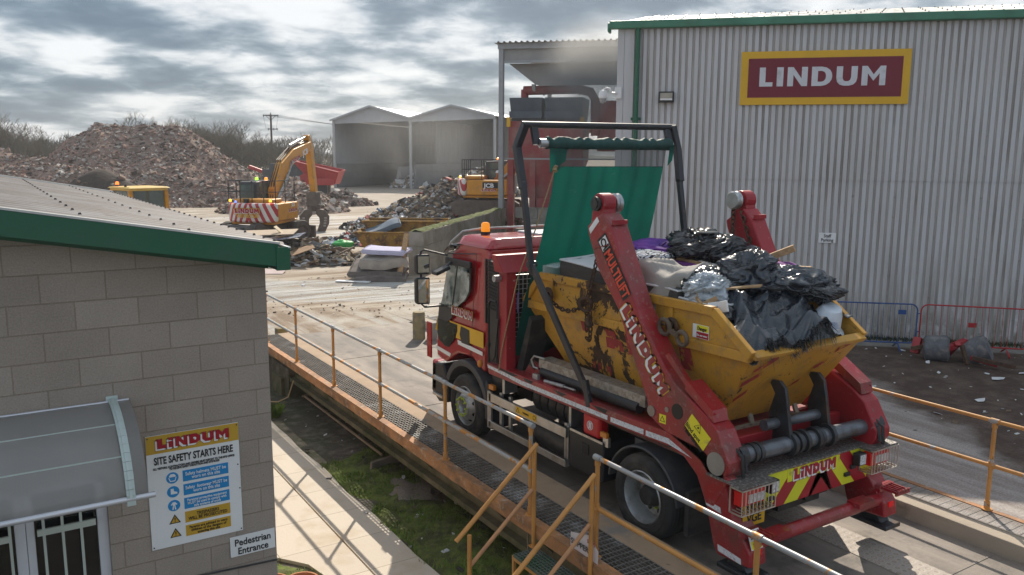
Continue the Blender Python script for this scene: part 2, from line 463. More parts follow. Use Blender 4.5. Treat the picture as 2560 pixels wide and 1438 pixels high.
    soilc = mix(rng(noise(2.2, P, 8, .7), .4, .65), (.070, .048, .038), (.125, .092, .074))
    grey = mth('MULTIPLY', rng(X, 9.3, 9.4), rng(Y, 15, 18, 1, 0))
    gc = mix(rng(noise(1.6, tracks, 7, .65), .38, .62), (.38, .345, .325), (.25, .215, .195))
    base = mix(grey, base, gc)
    base = mix(soil, base, soilc)
    grit = noise(38, P, 3, .7)
    sc = N.new('ShaderNodeVectorMath'); sc.operation = 'SCALE'; L.new(base, sc.inputs[0]); L.new(rng(grit, .3, .7, .8, 1.2), sc.inputs['Scale'])
    L.new(sc.outputs[0], b.inputs['Base Color'])
    rr = rng(mth('ADD', wet_shine, mth('MULTIPLY', soil, .25)), 0, 1, .85, .38); L.new(rr, b.inputs['Roughness']); b.inputs['Specular IOR Level'].default_value = .2
    bp = N.new('ShaderNodeBump'); bp.inputs['Distance'].default_value = .035; bp.inputs['Strength'].default_value = .8
    hsum = mth('ADD', mth('ADD', mth('MULTIPLY', nT, .8), mth('MULTIPLY', noise(9, P, 5), .35)), mth('MULTIPLY', mth('MULTIPLY', band, noise(6, cross, 5)), 2.0))
    L.new(hsum, bp.inputs['Height']); L.new(bp.outputs[0], b.inputs['Normal'])
    return m
M_PIT = mat('damp_soil', (.105, .085, .065), .9, var=.35, scale=2.2, col2=(.055, .062, .028), thr=.52, soft=.12, scale2=1.1, col3=(.19, .165, .135), thr3=.60, scale3=4, bump=.03, bscale=9)
def build_ground():
    def axis(core, outer): return sorted(set(core + outer))
    out_ = [-4000, -1500, -600, -250, -120, -60]
    xs = axis([x * 1.0 for x in range(-20, 120, 2)] + [5.279, 5.281, 6.099, 6.101, 9.299, 9.301, 9.315, 9.325], [-a for a in (30, 45)] + out_ + [150, 220, 350, 700, 1600, 4000])
    ys = axis([y * 1.0 for y in range(-10, 160, 2)] + [17.199, 17.201, 19.449, 19.451, 3.0, 5.0], [-20, -40] + out_ + [200, 300, 500, 900, 1800, 4000])
    b = MB(); w = len(xs)
    vs = [Vector((x, y, ground_z(x, y))) for y in ys for x in xs]
    fs = []; mi = []
    for j in range(len(ys) - 1):
        for i in range(w - 1):
            fs.append((j * w + i, j * w + i + 1, (j + 1) * w + i + 1, (j + 1) * w + i))
            cx = (xs[i] + xs[i + 1]) / 2; cy = (ys[j] + ys[j + 1]) / 2
            mi.append(1 if (cx < 9.3 and cy < 19.45) else 0)
    b.v = vs; b.f = fs; b.mi = mi
    o = b.build('ground', [yard_material(), M_PIT])
    o["kind"] = "structure"
build_ground()

# concrete footpath beside the office
def path_material():
    m = bpy.data.materials.new('path_slabs'); m.use_nodes = True
    nt = m.node_tree; N, L = nt.nodes, nt.links; b = N['Principled BSDF']
    tc = N.new('ShaderNodeTexCoord')
    br = N.new('ShaderNodeTexBrick'); br.offset = 0.0; br.inputs['Scale'].default_value = 1
    br.inputs['Brick Width'].default_value = 2.9; br.inputs['Row Height'].default_value = .92; br.inputs['Mortar Size'].default_value = .006
    br.inputs['Color1'].default_value = (.56, .495, .415, 1); br.inputs['Color2'].default_value = (.60, .535, .45, 1); br.inputs['Mortar'].default_value = (.30, .25, .19, 1)
    L.new(tc.outputs['Object'], br.inputs['Vector'])
    n = N.new('ShaderNodeTexNoise'); n.inputs['Scale'].default_value = 2.2; n.inputs['Detail'].default_value = 7; L.new(tc.outputs['Object'], n.inputs['Vector'])
    mr = N.new('ShaderNodeMapRange'); mr.inputs[1].default_value = .52; mr.inputs[2].default_value = .75; mr.inputs[4].default_value = .55; L.new(n.outputs['Fac'], mr.inputs[0])
    mx = N.new('ShaderNodeMix'); mx.data_type = 'RGBA'; L.new(mr.outputs[0], mx.inputs['Factor']); L.new(br.outputs['Color'], mx.inputs['A']); mx.inputs['B'].default_value = (.42, .31, .19, 1)
    L.new(mx.outputs['Result'], b.inputs['Base Color']); b.inputs['Roughness'].default_value = .85
    bp = N.new('ShaderNodeBump'); bp.inputs['Distance'].default_value = .004; n2 = N.new('ShaderNodeTexNoise'); n2.inputs['Scale'].default_value = 30; n2.inputs['Detail'].default_value = 6
    L.new(tc.outputs['Object'], n2.inputs['Vector']); L.new(n2.outputs['Fac'], bp.inputs['Height']); L.new(bp.outputs[0], b.inputs['Normal'])
    return m
def build_path():
    rnd = random.Random(3)
    b = MB()
    right = [(4.46 + .05 * mn.noise(Vector((0, y * .9, 2))) , y) for y in [4 + .35 * i for i in range(36)]]
    left = [(3.25 + .12 * mn.noise(Vector((3, y * 1.4, 5))) - max(0, (y - 9.7)) * .9, y) for y in [4 + .25 * i for i in range(30)]]
    left = [(max(1.0, x), y) for x, y in left] + [(1.0, 16.4)]
    for (xa, xb, nm) in ((None, 3.76, 0), (3.785, None, 1)):
        pts = []
        if nm == 0: pts = left + [(xb, 16.4), (xb, 4)]
        else: pts = [(xa, 4), (xa, 16.4)] + [q for q in reversed(right)]
        b.prism([(x, y, -1.1) for x, y in pts], (0, 0, .045))
    o = b.build('path', path_material()); o["kind"] = "structure"
build_path()

# moss and rough grass on the low ground
M_MOSS = mat('moss_green', (.11, .15, .025), .95, var=.45, scale=5, col2=(.075, .07, .035), thr=.56, soft=.1, scale2=2.4, col3=(.16, .17, .04), thr3=.62, scale3=10, bump=.02, bscale=30)
M_GRASS = mat('grass_blade', (.13, .20, .03), .8, var=.5, scale=3)
def mossy(name, x0, x1, y0, y1, dens, seed, inside, hgt=.05):
    rnd = random.Random(seed); b = MB()
    nx = int((x1 - x0) / .07); ny = int((y1 - y0) / .07)
    def fn(u, v):
        x = x0 + (x1 - x0) * u; y = y0 + (y1 - y0) * v
        e = inside(x, y)
        h = .03 * mn.noise(Vector((x * 1.8, y * 1.8, seed))) + .035 * mn.noise(Vector((x * 5.5, y * 5.5, seed + 4))) + .02 * mn.noise(Vector((x * 14, y * 14, seed)))
        return Vector((x, y, -1.105 + (max(0, min(1, e * 5)) * (.05 + h) if e > 0 else -.03)))
    b.grid(fn, nx, ny)
    b.m = 1
    for _ in range(int(dens * (x1 - x0) * (y1 - y0))):
        x = rnd.uniform(x0, x1); y = rnd.uniform(y0, y1); e = inside(x, y)
        if e < .04 or mn.noise(Vector((x * 2.1, y * 2.1, seed + 9))) < -.12: continue
        z = -1.075; a = rnd.uniform(0, 2 * PI); h = rnd.uniform(.4, 1.3) * hgt; w = .006 + .006 * rnd.random()
        d = V(math.cos(a), math.sin(a), 0); t = V(rnd.uniform(-.04, .04), rnd.uniform(-.04, .04), h)
        b.add([V(x, y, z) - d * w, V(x, y, z) + d * w, V(x, y, z) + t], [(0, 1, 2)])
    o = b.build(name, [M_MOSS, M_GRASS], smooth=False)
    return o
def ins_main(x, y):
    e = min(x - (4.44 + .08 * mn.noise(Vector((y * 1.1, 0, 3)))), 5.75 - x, 13.4 - y + .9 * mn.noise(Vector((x, y, 1))))
    return e + .25 * mn.noise(Vector((x * 1.6, y * 1.6, 7)))  - max(0, .25 - ((x - 5.3) ** 2 + (y - 11.3) ** 2) * .5)
def ins_wall(x, y):
    edge = 3.28 + .12 * mn.noise(Vector((3, y * 1.4, 5))) - max(0, y - 9.6) * .9
    return min(edge - x, x - 1.95, y - 7.0)
o = mossy('moss', 4.4, 5.9, 6.2, 14.2, 900, 2, ins_main, .06); tag(o, 'green moss and rough grass on the low ground under the walkway', 'moss', kind='stuff')
o = mossy('moss', 1.95, 3.5, 7.0, 11.4, 900, 5, ins_wall, .05); tag(o, 'sunlit moss between the block office and the path', 'moss', kind='stuff')
def tuft(name, c, n, h, seed, label):
    rnd = random.Random(seed); b = MB()
    for _ in range(n):
        a = rnd.uniform(0, 2 * PI); r = rnd.uniform(0, .16); p = Vector(c) + V(math.cos(a) * r, math.sin(a) * r, 0)
        d = V(-math.sin(a), math.cos(a), 0) * .008; lean = V(math.cos(a), math.sin(a), 0) * rnd.uniform(.02, .16); hh = h * rnd.uniform(.5, 1)
        b.add([p - d, p + d, p + lean * .5 + V(0, 0, hh * .7) + d * .6, p + lean + V(0, 0, hh)], [(0, 1, 2), (0, 2, 3)])
    tag(b.build(name, M_GRASS), label, 'plant')
tuft('grass_tuft', (4.62, 16.2, -1.1), 260, .30, 4, 'bright green grass tuft by the far end of the walkway')

# ------------------------------------------------------------------ weighbridge
M_ORPAINT = mat('worn_orange_paint', (.50, .235, .06), .6, var=.2, scale=3, col2=(.30, .285, .27), thr=.60, soft=.025, scale2=3.2, col3=(.22, .12, .06), thr3=.64, scale3=11)
M_ORBEAM = mat('rusty_orange_steel', (.42, .20, .085), .75, var=.3, scale=4, stretch=(1, .5, 1), col2=(.20, .11, .06), thr=.55, soft=.1, scale2=5, col3=(.45, .40, .33), thr3=.66, scale3=8)
M_EDGE = mat('dusty_orange_plate', (.35, .245, .16), .8, var=.16, scale=2, col2=(.23, .20, .175), thr=.60, soft=.05, scale2=1.5, col3=(.12, .085, .06), thr3=.70, scale3=9)
M_GRATE = mat('grating_steel', (.17, .155, .14), .55, .1, var=.3, scale=5, col2=(.42, .42, .42), thr=.62, soft=.08, scale2=2.0)
M_UNDER = mat('mossy_concrete', (.155, .135, .085), .9, var=.35, scale=3, col2=(.075, .085, .035), thr=.55, soft=.1, scale2=2, bump=.01)
M_DECK = mat('dirty_deck_plate', (.155, .132, .115), .75, var=.22, scale=1.5, stretch=(1.4, .3, 1), col2=(.30, .255, .215), thr=.55, soft=.12, scale2=1.2, col3=(.07, .06, .055), thr3=.66, scale3=2.4, bump=.006, bscale=25)
M_KERB = mat('stained_kerb_concrete', (.36, .30, .235), .85, var=.15, scale=2, col2=(.14, .11, .085), thr=.58, soft=.05, scale2=1.3, stretch=(1, .6, 1), bump=.006, bscale=30)
def checker_disc_material():
    m = bpy.data.materials.new('ring_tread_plate'); m.use_nodes = True
    nt = m.node_tree; N, L = nt.nodes, nt.links; b = N['Principled BSDF']
    tc = N.new('ShaderNodeTexCoord'); vo = N.new('ShaderNodeTexVoronoi'); vo.inputs['Scale'].default_value = 11; vo.inputs['Randomness'].default_value = .25
    L.new(tc.outputs['Object'], vo.inputs['Vector'])
    cr = N.new('ShaderNodeValToRGB'); L.new(vo.outputs['Distance'], cr.inputs[0]); e = cr.color_ramp.elements
    e[0].position = .18; e[0].color = (.40, .34, .29, 1); e[1].position = .5; e[1].color = (.36, .31, .27, 1)
    a = cr.color_ramp.elements.new(.30); a.color = (.24, .19, .15, 1); a = cr.color_ramp.elements.new(.40); a.color = (.42, .37, .32, 1)
    L.new(cr.outputs[0], b.inputs['Base Color']); b.inputs['Roughness'].default_value = .6
    bp = N.new('ShaderNodeBump'); bp.inputs['Distance'].default_value = .006; L.new(vo.outputs['Distance'], bp.inputs['Height']); L.new(bp.outputs[0], b.inputs['Normal'])
    return m
WY0, WY1 = 2.0, 18.9
wb = thing('weighbridge', 'steel and concrete vehicle weighbridge carrying the red skip lorry', 'weighbridge', (7.5, 9, -1.1))
b = MB(); b.box(5.98, 9.2, WY0, 19.46, -.33, -.2)
for y in (4.35, 8.4, 12.6, 16.5): b.box(5.99, 9.19, y - .012, y + .012, -.2, -.194)
b.build('deck_plate', M_DECK, wb, world=True)
b = MB(); b.box(7.85, 8.32, WY0, 6.4, -.1995, -.1935); b.build('tread_plate', checker_disc_material(), wb, world=True)
b = MB(); b.box(5.575, 5.975, WY0, WY1, -.30, 0.0); b.build('edge_plate', M_EDGE, wb, world=True, bevel=.008)
b = MB(); b.box(9.2, 9.43, WY0, WY1, -.45, .0); b.box(9.425, 9.45, WY0, WY1, -.45, .012); b.build('kerb', M_KERB, wb, world=True, bevel=.01)
b = MB(); b.box(9.82, 9.90, WY0, WY1, -.4, .006); b.build('outer_edge', M_ORBEAM, wb, world=True)
b = MB(); b.box(5.00, 5.055, WY0, WY1, -.15, 0.004); b.box(5.0, 5.12, WY0, WY1, .004, .010)
b.build('edge_beam', M_ORBEAM, wb, world=True)
b = MB(); b.box(5.42, 5.56, WY0, WY1, -.62, -.12); b.box(5.30, 5.55, WY0, WY1, -.70, -.62); b.box(5.28, 5.33, WY0, WY1, -.37, -.31)
b.build('main_girder', M_UNDER, wb, world=True)
for y in [2.3 + 1.05 * i for i in range(16)]:
    b = MB(); b.pxz([(5.06, -.15), (5.42, -.15), (5.42, -.55)], y - .03, y + .03); b.build('bracket', M_UNDER, wb, world=True)
b = MB(); b.box(5.3, 6.2, 18.2, 19.4, -1.1, -.3); b.box(5.2, 6.0, 17.5, 18.2, -1.1, -.7); b.build('pier', M_UNDER, wb, world=True)
b = MB(); b.box(5.95, 6.2, WY0, WY1, -1.1, -.33); b.build('pit_wall', M_UNDER, wb, world=True)
def grating(x0, x1, lw, cs, parent):
    b = MB(); n = int(round((x1 - x0) / lw))
    for i in range(n + 1):
        x = x0 + (x1 - x0) * i / n; b.box(x - .004, x + .004, WY0, WY1, -.03, -.003)
    y = WY0
    while y < WY1:
        b.box(x0, x1, y - .006, y + .006, -.016, 0.0); y += cs
    b.build('walkway_grating', M_GRATE, parent, world=True)
grating(5.125, 5.57, .052, .085, wb)
grating(9.455, 9.815, .042, .118, wb)
b = MB(); b.box(9.455, 9.815, WY0, WY1, -.30, -.22); b.build('drain_channel', M_DARK, wb, world=True)

# tubular guard rails
M_TUBEGAL = mat('chipped_galvanised_tube', (.36, .365, .37), .48, .35, var=.12, scale=6, col2=(.50, .23, .06), thr=.565, soft=.02, scale2=4.5, col3=(.24, .14, .08), thr3=.68, scale3=13, rough2=.6)
M_TUBEORG = mat('chipped_orange_tube', (.52, .245, .065), .5, .0, var=.14, scale=5, col2=(.33, .34, .35), thr=.60, soft=.015, scale2=4.5, col3=(.26, .13, .05), thr3=.66, scale3=12, rough2=.35)
def guard_rail(label, x, ys, ya, yb, mtop, mmid, mpost, elbow0=False, elbow1=False, group='guard rails along the weighbridge'):
    t = thing('guard_rail', label, 'guard rail', (x, ys[0], 0), 0, group)
    r = .0245
    top = [(x, ya, 1.10 if not elbow0 else 1.10), (x, yb, 1.10)]
    b = MB(); b.tube(top, r, 12)
    for y in ys: b.cyl((x, y - .05, 1.10), (x, y + .05, 1.10), .033, n=12)
    b.build('top_rail', mtop, t, smooth=True, world=True)
    b = MB(); b.tube([(x, ya, .555), (x, yb, .555)], r, 12)
    for y in ys: b.cyl((x, y - .045, .555), (x, y + .045, .555), .032, n=12)
    b.build('mid_rail', mmid, t, smooth=True, world=True)
    for y in ys:
        b = MB(); b.cyl((x, y, .012), (x, y, 1.08), r, n=12); b.cyl((x, y, .012), (x, y, .11), .034, n=12); b.cyl((x, y, 1.02), (x, y, 1.07), .032, n=12)
        b.cyl((x, y, .50), (x, y, .61), .031, n=12)
        p = b.build('post', mpost, t, smooth=True, world=True)
        b = MB(); b.cyl((x, y, .006), (x, y, .018), .062, n=16); b.build('flange', mpost, p, smooth=True, world=True)
    return t
XR = 5.103
guard_rail('long grey topped guard rail on orange posts left of the red lorry', XR, [18.1, 16.03, 13.93, 11.854, 9.65, 7.55], 18.9, 7.53, M_TUBEGAL, M_TUBEGAL, M_TUBEORG)
guard_rail('short chipped grey and orange guard rail in front of the rear wheel', XR, [6.32, 4.234, 2.2], 6.34, 1.9, M_TUBEGAL, M_TUBEORG, M_TUBEORG)
guard_rail('orange guard rail on the far side behind the lorry tail', 9.843, [10.9, 8.85, 6.82, 4.8, 2.7], 12.5, 2.0, M_TUBEORG, M_TUBEORG, M_TUBEORG)

# steps down from the walkway
M_STAIR = mat('orange_handrail_paint', (.58, .27, .07), .42, var=.1, scale=3, col2=(.44, .20, .055), thr=.6, soft=.1, scale2=2.5)
M_STAIRPINK = mat('sun_faded_orange_paint', (.52, .26, .115), .5, var=.1, scale=3, col2=(.35, .17, .10), thr=.62, soft=.1, scale2=2.5)
def stair_rail(label, y, dx):
    t = thing('handrail', label, 'handrail', (5.0 + dx, y, -1.1), 0, 'orange handrails of the steps')
    k = .864
    b = MB(); b.tube([(5.02 + dx, y, .965), (3.98 + dx, y, .965 - 1.04 * k)], .026, 14); b.build('top_bar', M_STAIR, t, smooth=True, world=True)
    b = MB(); b.tube([(4.965 + dx, y, .44), (4.16 + dx, y, .44 - .805 * k)], .023, 12); b.build('mid_bar', M_STAIRPINK, t, smooth=True, world=True)
    b = MB(); b.tube([(4.985 + dx, y, -.24), (4.985 + dx, y, .93)], .024, 12); b.build('post', M_STAIR, t, smooth=True, world=True)
    b = MB(); b.tube([(4.145 + dx, y, -1.08), (4.145 + dx, y, .10)], .024, 12); b.build('post', M_STAIR, t, smooth=True, world=True)
    b = MB(); b.box(4.94 + dx, 5.03 + dx, y - .045, y + .045, -.25, -.238); b.build('foot_plate', M_STAIR, t, world=True)
stair_rail('orange sloping handrail of the steps beside the long guard rail', 7.30, 0)
stair_rail('orange sloping handrail of the steps holding a paper notice', 6.25, -.005)
st = thing('access_steps', 'orange framed steps with green grating treads below the walkway', 'steps', (4.7, 6.8, -1.1))
M_TREAD = mat('green_grp_grating', (.045, .105, .06), .7, var=.2, scale=3, col2=(.17, .17, .16), thr=.5, soft=.12, scale2=2.2)
for i, (x0, z) in enumerate(((4.69, -.25), (4.40, -.50), (4.11, -.75))):
    x1 = x0 + .31
    b = MB()
    for k in range(8): b.box(x0 + .31 * k / 7.0 - .006, x0 + .31 * k / 7.0 + .006, 6.30, 7.26, z - .03, z)
    for k in range(21): y = 6.30 + .96 * k / 20; b.box(x0, x1, y - .006, y + .006, z - .031, z - .001)
    b.build('tread', M_TREAD, st, world=True)
    b = MB(); b.bar((x0 + .29, 6.3, z - .06), (x0 + .29, 7.26, z - .06), .03, .04); b.bar((x0, 7.28, z - .05), (x1, 7.28, z - .05), .03, .05); b.bar((x0, 6.28, z - .05), (x1, 6.28, z - .05), .03, .05)
    b.bar((x0 + .015, 6.3, z - .055), (x0 + .015, 7.26, z - .055), .03, .04)
    for yy in (6.28, 7.28): b.bar((x0 + .02, yy, -1.1), (x0 + .02, yy, z - .03), .035, .035)
    b.build('frame', M_STAIR, st, world=True)
# paper notice
M_PAPER = mat('creased_paper', (.66, .60, .62), .8, var=.06, bump=.003, bscale=12)
M_INK = mat('handwritten_ink', (.05, .045, .05), .7)
M_INKR = mat('faded_red_ink', (.45, .12, .14), .7)
t = thing('paper_notice', 'creased paper slippery warning tied to the orange handrail post', 'notice', (5.02, 6.28, .2))
b = MB(); b.grid(lambda u, v: V(5.03 + .006 * math.sin(u * 5), 6.66 - .48 * u, .03 + .24 * v - .16 * abs(u - .72) * (2.6 if u > .72 else .8)), 10, 6)
b.build('sheet', M_PAPER, t, world=True)
text(t, 'SLIPPERY', .088, (5.018, 6.64, .14), (0, -1, 0), (0, 0, 1), M_INK, xs=1.05)
text(t, 'STEPS', .06, (5.018, 6.36, .23), (0, -1, 0), (0, 0, 1), M_INKR, xs=.9)

# bits on the low ground
b = MB(); b.tube([(5.55, 17.0, -1.03), (5.50, 12.75, -1.00)], .024, 8); b.tube([(5.50, 17.0, -1.03), (5.75, 17.05, -1.02)], .024, 8)
tag(b.build('pipe', mat('rusty_pale_pipe', (.36, .27, .19), .7, var=.2), smooth=True), 'long pale rusty pipe lying below the walkway', 'pipe')
b = MB(); b.cbox((5.42, 12.42, -1.0), (.62, .05, .17), Matrix.Rotation(rad(14), 3, 'Z') @ Matrix.Rotation(rad(12), 3, 'X'))
tag(b.build('board', mat('grey_board', (.24, .20, .17), .85, var=.25), bevel=.006), 'short grey board at the end of the long pipe', 'board')
b = MB(); b.blob((5.3, 11.25, -1.12), (.42, .55, .10), 3, .3, 2.0, 28, 14)
tag(b.build('grit_heap', mat('grey_grit', (.24, .20, .17), .95, var=.3, scale=30, bump=.02, bscale=60), smooth=True), 'small heap of grey grit on the moss', 'grit heap')
b = MB(); b.tube([(5.1, 16.3, -.45), (4.95, 16.2, -.75), (4.75, 16.25, -.84), (4.45, 16.35, -.80), (4.2, 16.4, -.95)], .014, 6)
tag(b.build('hose', mat('tan_hose', (.36, .25, .13), .6), smooth=True), 'tan hose hanging from the far end of the walkway', 'hose')
b = MB(); b.tube([(5.15, 7.65, -.2), (5.12, 7.62, -.5), (5.08, 7.5, -.75), (5.02, 7.42, -.95), (5.0, 7.4, -1.09)], .011, 6)
tag(b.build('cable', mat('grey_cable', (.22, .17, .12), .6), smooth=True), 'thin brown cable hanging behind the steps', 'cable')
def debris(name, n, region, sizes, mats_, seed, zf, label, cat='litter', thin=.3):
    rnd = random.Random(seed); b = MB()
    for _ in range(n):
        x, y = region(rnd); s = rnd.uniform(*sizes) * (1 if rnd.random() < .8 else 1.8)
        M = Euler((rnd.uniform(-.5, .5), rnd.uniform(-.5, .5), rnd.uniform(0, 6.28))).to_matrix()
        b.m = rnd.randrange(len(mats_))
        b.cbox((x, y, zf(x, y) + s * thin * .3), (s, s * rnd.uniform(.4, 1), s * thin * rnd.uniform(.3, 1)), M)
    return tag(b.build(name, mats_), label, cat, kind='stuff')
M_LITW = mat('white_scrap', (.62, .63, .65), .7, var=.15); M_LITB = mat('brown_scrap', (.16, .11, .075), .85, var=.3); M_LITG = mat('grey_scrap', (.26, .25, .24), .85, var=.25)
M_LITD = mat('dark_scrap', (.05, .045, .042), .85, var=.3)
debris('litter', 130, lambda r: (r.uniform(4.3, 5.9), r.uniform(6.5, 17)), (.02, .06), [M_LITW, M_LITG, M_LITB, M_LITD], 8, lambda x, y: -1.06, 'scraps of litter and stone on the low mossy ground')
# flower pots
M_TERRA = mat('terracotta', (.40, .17, .075), .8, var=.15, col2=(.45, .30, .2), thr=.6, scale2=5)
for i, (x, y, rr, lb) in enumerate(((2.50, 9.02, .17, 'terracotta pot on the moss nearest the office corner'), (2.78, 8.86, .20, 'larger terracotta pot on the moss beside the path'))):
    b = MB(); b.lathe([(rr * .62, 0), (rr * .9, .26), (rr * .9, .262), (rr * 1.02, .262), (rr * 1.03, .33), (rr * .92, .33), (rr * .88, .27), (0, .26)], (x, y, -1.08), (0, 0, 1), 28)
    tag(b.build('plant_pot', M_TERRA, smooth=True), lb, 'plant pot', 'terracotta pots by the office')
# ------------------------------------------------------------------ block office (left foreground)
def block_material():
    m = bpy.data.materials.new('fairfaced_blocks'); m.use_nodes = True
    nt = m.node_tree; N, L = nt.nodes, nt.links; b = N['Principled BSDF']
    tc = N.new('ShaderNodeTexCoord'); sep = N.new('ShaderNodeSeparateXYZ'); L.new(tc.outputs['Object'], sep.inputs[0])
    cb = N.new('ShaderNodeCombineXYZ')
    ad = N.new('ShaderNodeMath'); ad.operation = 'ADD'; L.new(sep.outputs[0], ad.inputs[0]); L.new(sep.outputs[1], ad.inputs[1])
    L.new(ad.outputs[0], cb.inputs[0]); L.new(sep.outputs[2], cb.inputs[1])
    mp = N.new('ShaderNodeMapping'); mp.inputs['Location'].default_value = (.12, -.075 + .225 * 10, 0); L.new(cb.outputs[0], mp.inputs[0])
    br = N.new('ShaderNodeTexBrick'); br.offset = .5; br.inputs['Scale'].default_value = 1
    br.inputs['Brick Width'].default_value = .45; br.inputs['Row Height'].default_value = .225; br.inputs['Mortar Size'].default_value = .0048; br.inputs['Mortar Smooth'].default_value = .3
    br.inputs['Color1'].default_value = (.325, .275, .235, 1); br.inputs['Color2'].default_value = (.375, .32, .275, 1); br.inputs['Mortar'].default_value = (.285, .232, .185, 1); br.inputs['Bias'].default_value = -.1
    L.new(mp.outputs[0], br.inputs['Vector'])
    def noise(sc, det=6, rg=.6):
        n = N.new('ShaderNodeTexNoise'); n.inputs['Scale'].default_value = sc; n.inputs['Detail'].default_value = det; n.inputs['Roughness'].default_value = rg; L.new(tc.outputs['Object'], n.inputs['Vector']); return n.outputs['Fac']
    def rng(v, a, c, lo, hi):
        n = N.new('ShaderNodeMapRange'); n.inputs[1].default_value = a; n.inputs[2].default_value = c; n.inputs[3].default_value = lo; n.inputs[4].default_value = hi; L.new(v, n.inputs[0]); return n.outputs[0]
    sc = N.new('ShaderNodeVectorMath'); sc.operation = 'SCALE'; L.new(br.outputs['Color'], sc.inputs[0]); L.new(rng(noise(75, 3, .7), .25, .75, .80, 1.2), sc.inputs['Scale'])
    sc2 = N.new('ShaderNodeVectorMath'); sc2.operation = 'SCALE'; L.new(sc.outputs[0], sc2.inputs[0]); L.new(rng(noise(1.6), .3, .7, .90, 1.1), sc2.inputs['Scale'])
    mx = N.new('ShaderNodeMix'); mx.data_type = 'RGBA'; L.new(rng(noise(110, 2, .5), .735, .75, 0, 1), mx.inputs['Factor']); L.new(sc2.outputs[0], mx.inputs['A']); mx.inputs['B'].default_value = (.60, .55, .48, 1)
    mx2 = N.new('ShaderNodeMix'); mx2.data_type = 'RGBA'; L.new(rng(noise(60, 2, .5), .26, .245, 0, 1), mx2.inputs['Factor']); L.new(mx.outputs['Result'], mx2.inputs['A']); mx2.inputs['B'].default_value = (.06, .05, .045, 1)
    L.new(mx2.outputs['Result'], b.inputs['Base Color']); b.inputs['Roughness'].default_value = .9
    ma = N.new('ShaderNodeMath'); ma.operation = 'MULTIPLY_ADD'; L.new(br.outputs['Fac'], ma.inputs[0]); ma.inputs[1].default_value = -1.0; L.new(rng(noise(90, 4, .7), 0, 1, 0, .45), ma.inputs[2])
    bp = N.new('ShaderNodeBump'); bp.inputs['Distance'].default_value = .006; L.new(ma.outputs[0], bp.inputs['Height']); L.new(bp.outputs[0], b.inputs['Normal'])
    return m
M_BLOCK = block_material()
M_GREEN = mat('green_trim_paint', (.014, .115, .062), .42, var=.10, scale=1.5, stretch=(1, 1, 1), col2=(.04, .085, .06), thr=.62, soft=.15, scale2=1.5)
M_GREENW = mat('pale_green_gutter', (.065, .24, .16), .45, var=.10, scale=1.5, col2=(.05, .17, .11), thr=.58, soft=.15, scale2=2)  # paler green for the warehouse gutter
def ribbed_roof_mat(name, c, c2):
    return mat(name, c, .5, .15, var=.12, scale=1.2, col2=c2, thr=.56, soft=.14, scale2=1.4, col3=(.14, .12, .09), thr3=.72, scale3=5)
M_ROOFO = ribbed_roof_mat('office_roof_sheet', (.27, .235, .215), (.36, .34, .33))
YF, YB, XC, XL = 7.07, 17.1, 2.0, -6.0
off = thing('office_building', 'concrete block site office with a low ribbed roof and green trim', 'building', (XC, YF, -1.1))
SL = .177
def roofz(x): return 3.395 + (2.16 - x) * SL
# front wall with a doorway opening, others plain
wx0, wx1, wzt = -2.2, .655, 1.60
b = MB(); th = .22
b.pxz([(wx1, -1.1), (XC, -1.1), (XC, 3.20), (wx1, 3.20 + (XC - wx1) * SL)], YF, YF + th)
b.pxz([(wx0, wzt), (wx1, wzt), (wx1, 3.20 + (XC - wx1) * SL), (wx0, 3.20 + (XC - wx0) * SL)], YF, YF + th)
b.pxz([(XL, -1.1), (wx0, -1.1), (wx0, 3.20 + (XC - wx0) * SL), (XL, 3.20 + (XC - XL) * SL)], YF, YF + th)
b.box(XC - th, XC, YF + th, YB, -1.1, 3.2)
b.pxz([(XL, -1.1), (XC - th, -1.1), (XC - th, 3.2), (XL, 3.20 + (XC - XL) * SL)], YB - th, YB)
b.build('wall', M_BLOCK, off, world=True)
# interior seen dimly through the door: back partition and floor
b = MB(); b.box(wx0 - .5, wx1 + .6, YF + 2.8, YF + 2.9, -1.1, 2.6); b.box(wx0 - .5, wx1 + .6, YF + th, YF + 2.9, -1.15, -1.09)
b.build('interior', mat('dim_interior', (.09, .09, .095), .8, var=.2), off, world=True)
b = MB(); b.box(.0, .5, YF + .5, YF + 1.0, .05, .10); b.box(.03, .47, YF + .55, YF + .95, -1.1, .05); b.bar((.25, YF + .6, .1), (.42, YF + .62, .42), .02, .30)
b.build('desk', mat('pale_desk_clutter', (.42, .40, .36), .6, var=.5, scale=8), off, world=True)
# ribbed roof: profile across Y, running up slope in X
RX0, RX1, RY0, RY1 = -6.2, 2.09, 6.79, 17.36
b = MB(); prof = []; y = RY0; k = 0
while y < RY1 - .01:
    prof += [(y, 0), (y + .028, .022), (y + .062, .022), (y + .09, 0)]
    for q in range(1, 4): prof += [(y + .09 + q * .052 - .008, 0), (y + .09 + q * .052, .0022), (y + .09 + q * .052 + .008, 0)]
    y += .30
pts = [(yy, zz) for yy, zz in prof if yy <= RY1]
vs = []
for x in (RX0, RX1): vs += [(x, yy, roofz(x) + zz) for yy, zz in pts]
n = len(pts); b.add(vs, [(i, n + i, n + i + 1, i + 1) for i in range(n - 1)])
b.add([(RX0, RY0, roofz(RX0) - .03), (RX1, RY0, roofz(RX1) - .03), (RX1, RY1, roofz(RX1) - .03), (RX0, RY1, roofz(RX0) - .03)], [(0, 1, 2, 3)])
rf = b.build('roof', M_ROOFO, off, world=True)
b = MB(); rnd = random.Random(5)
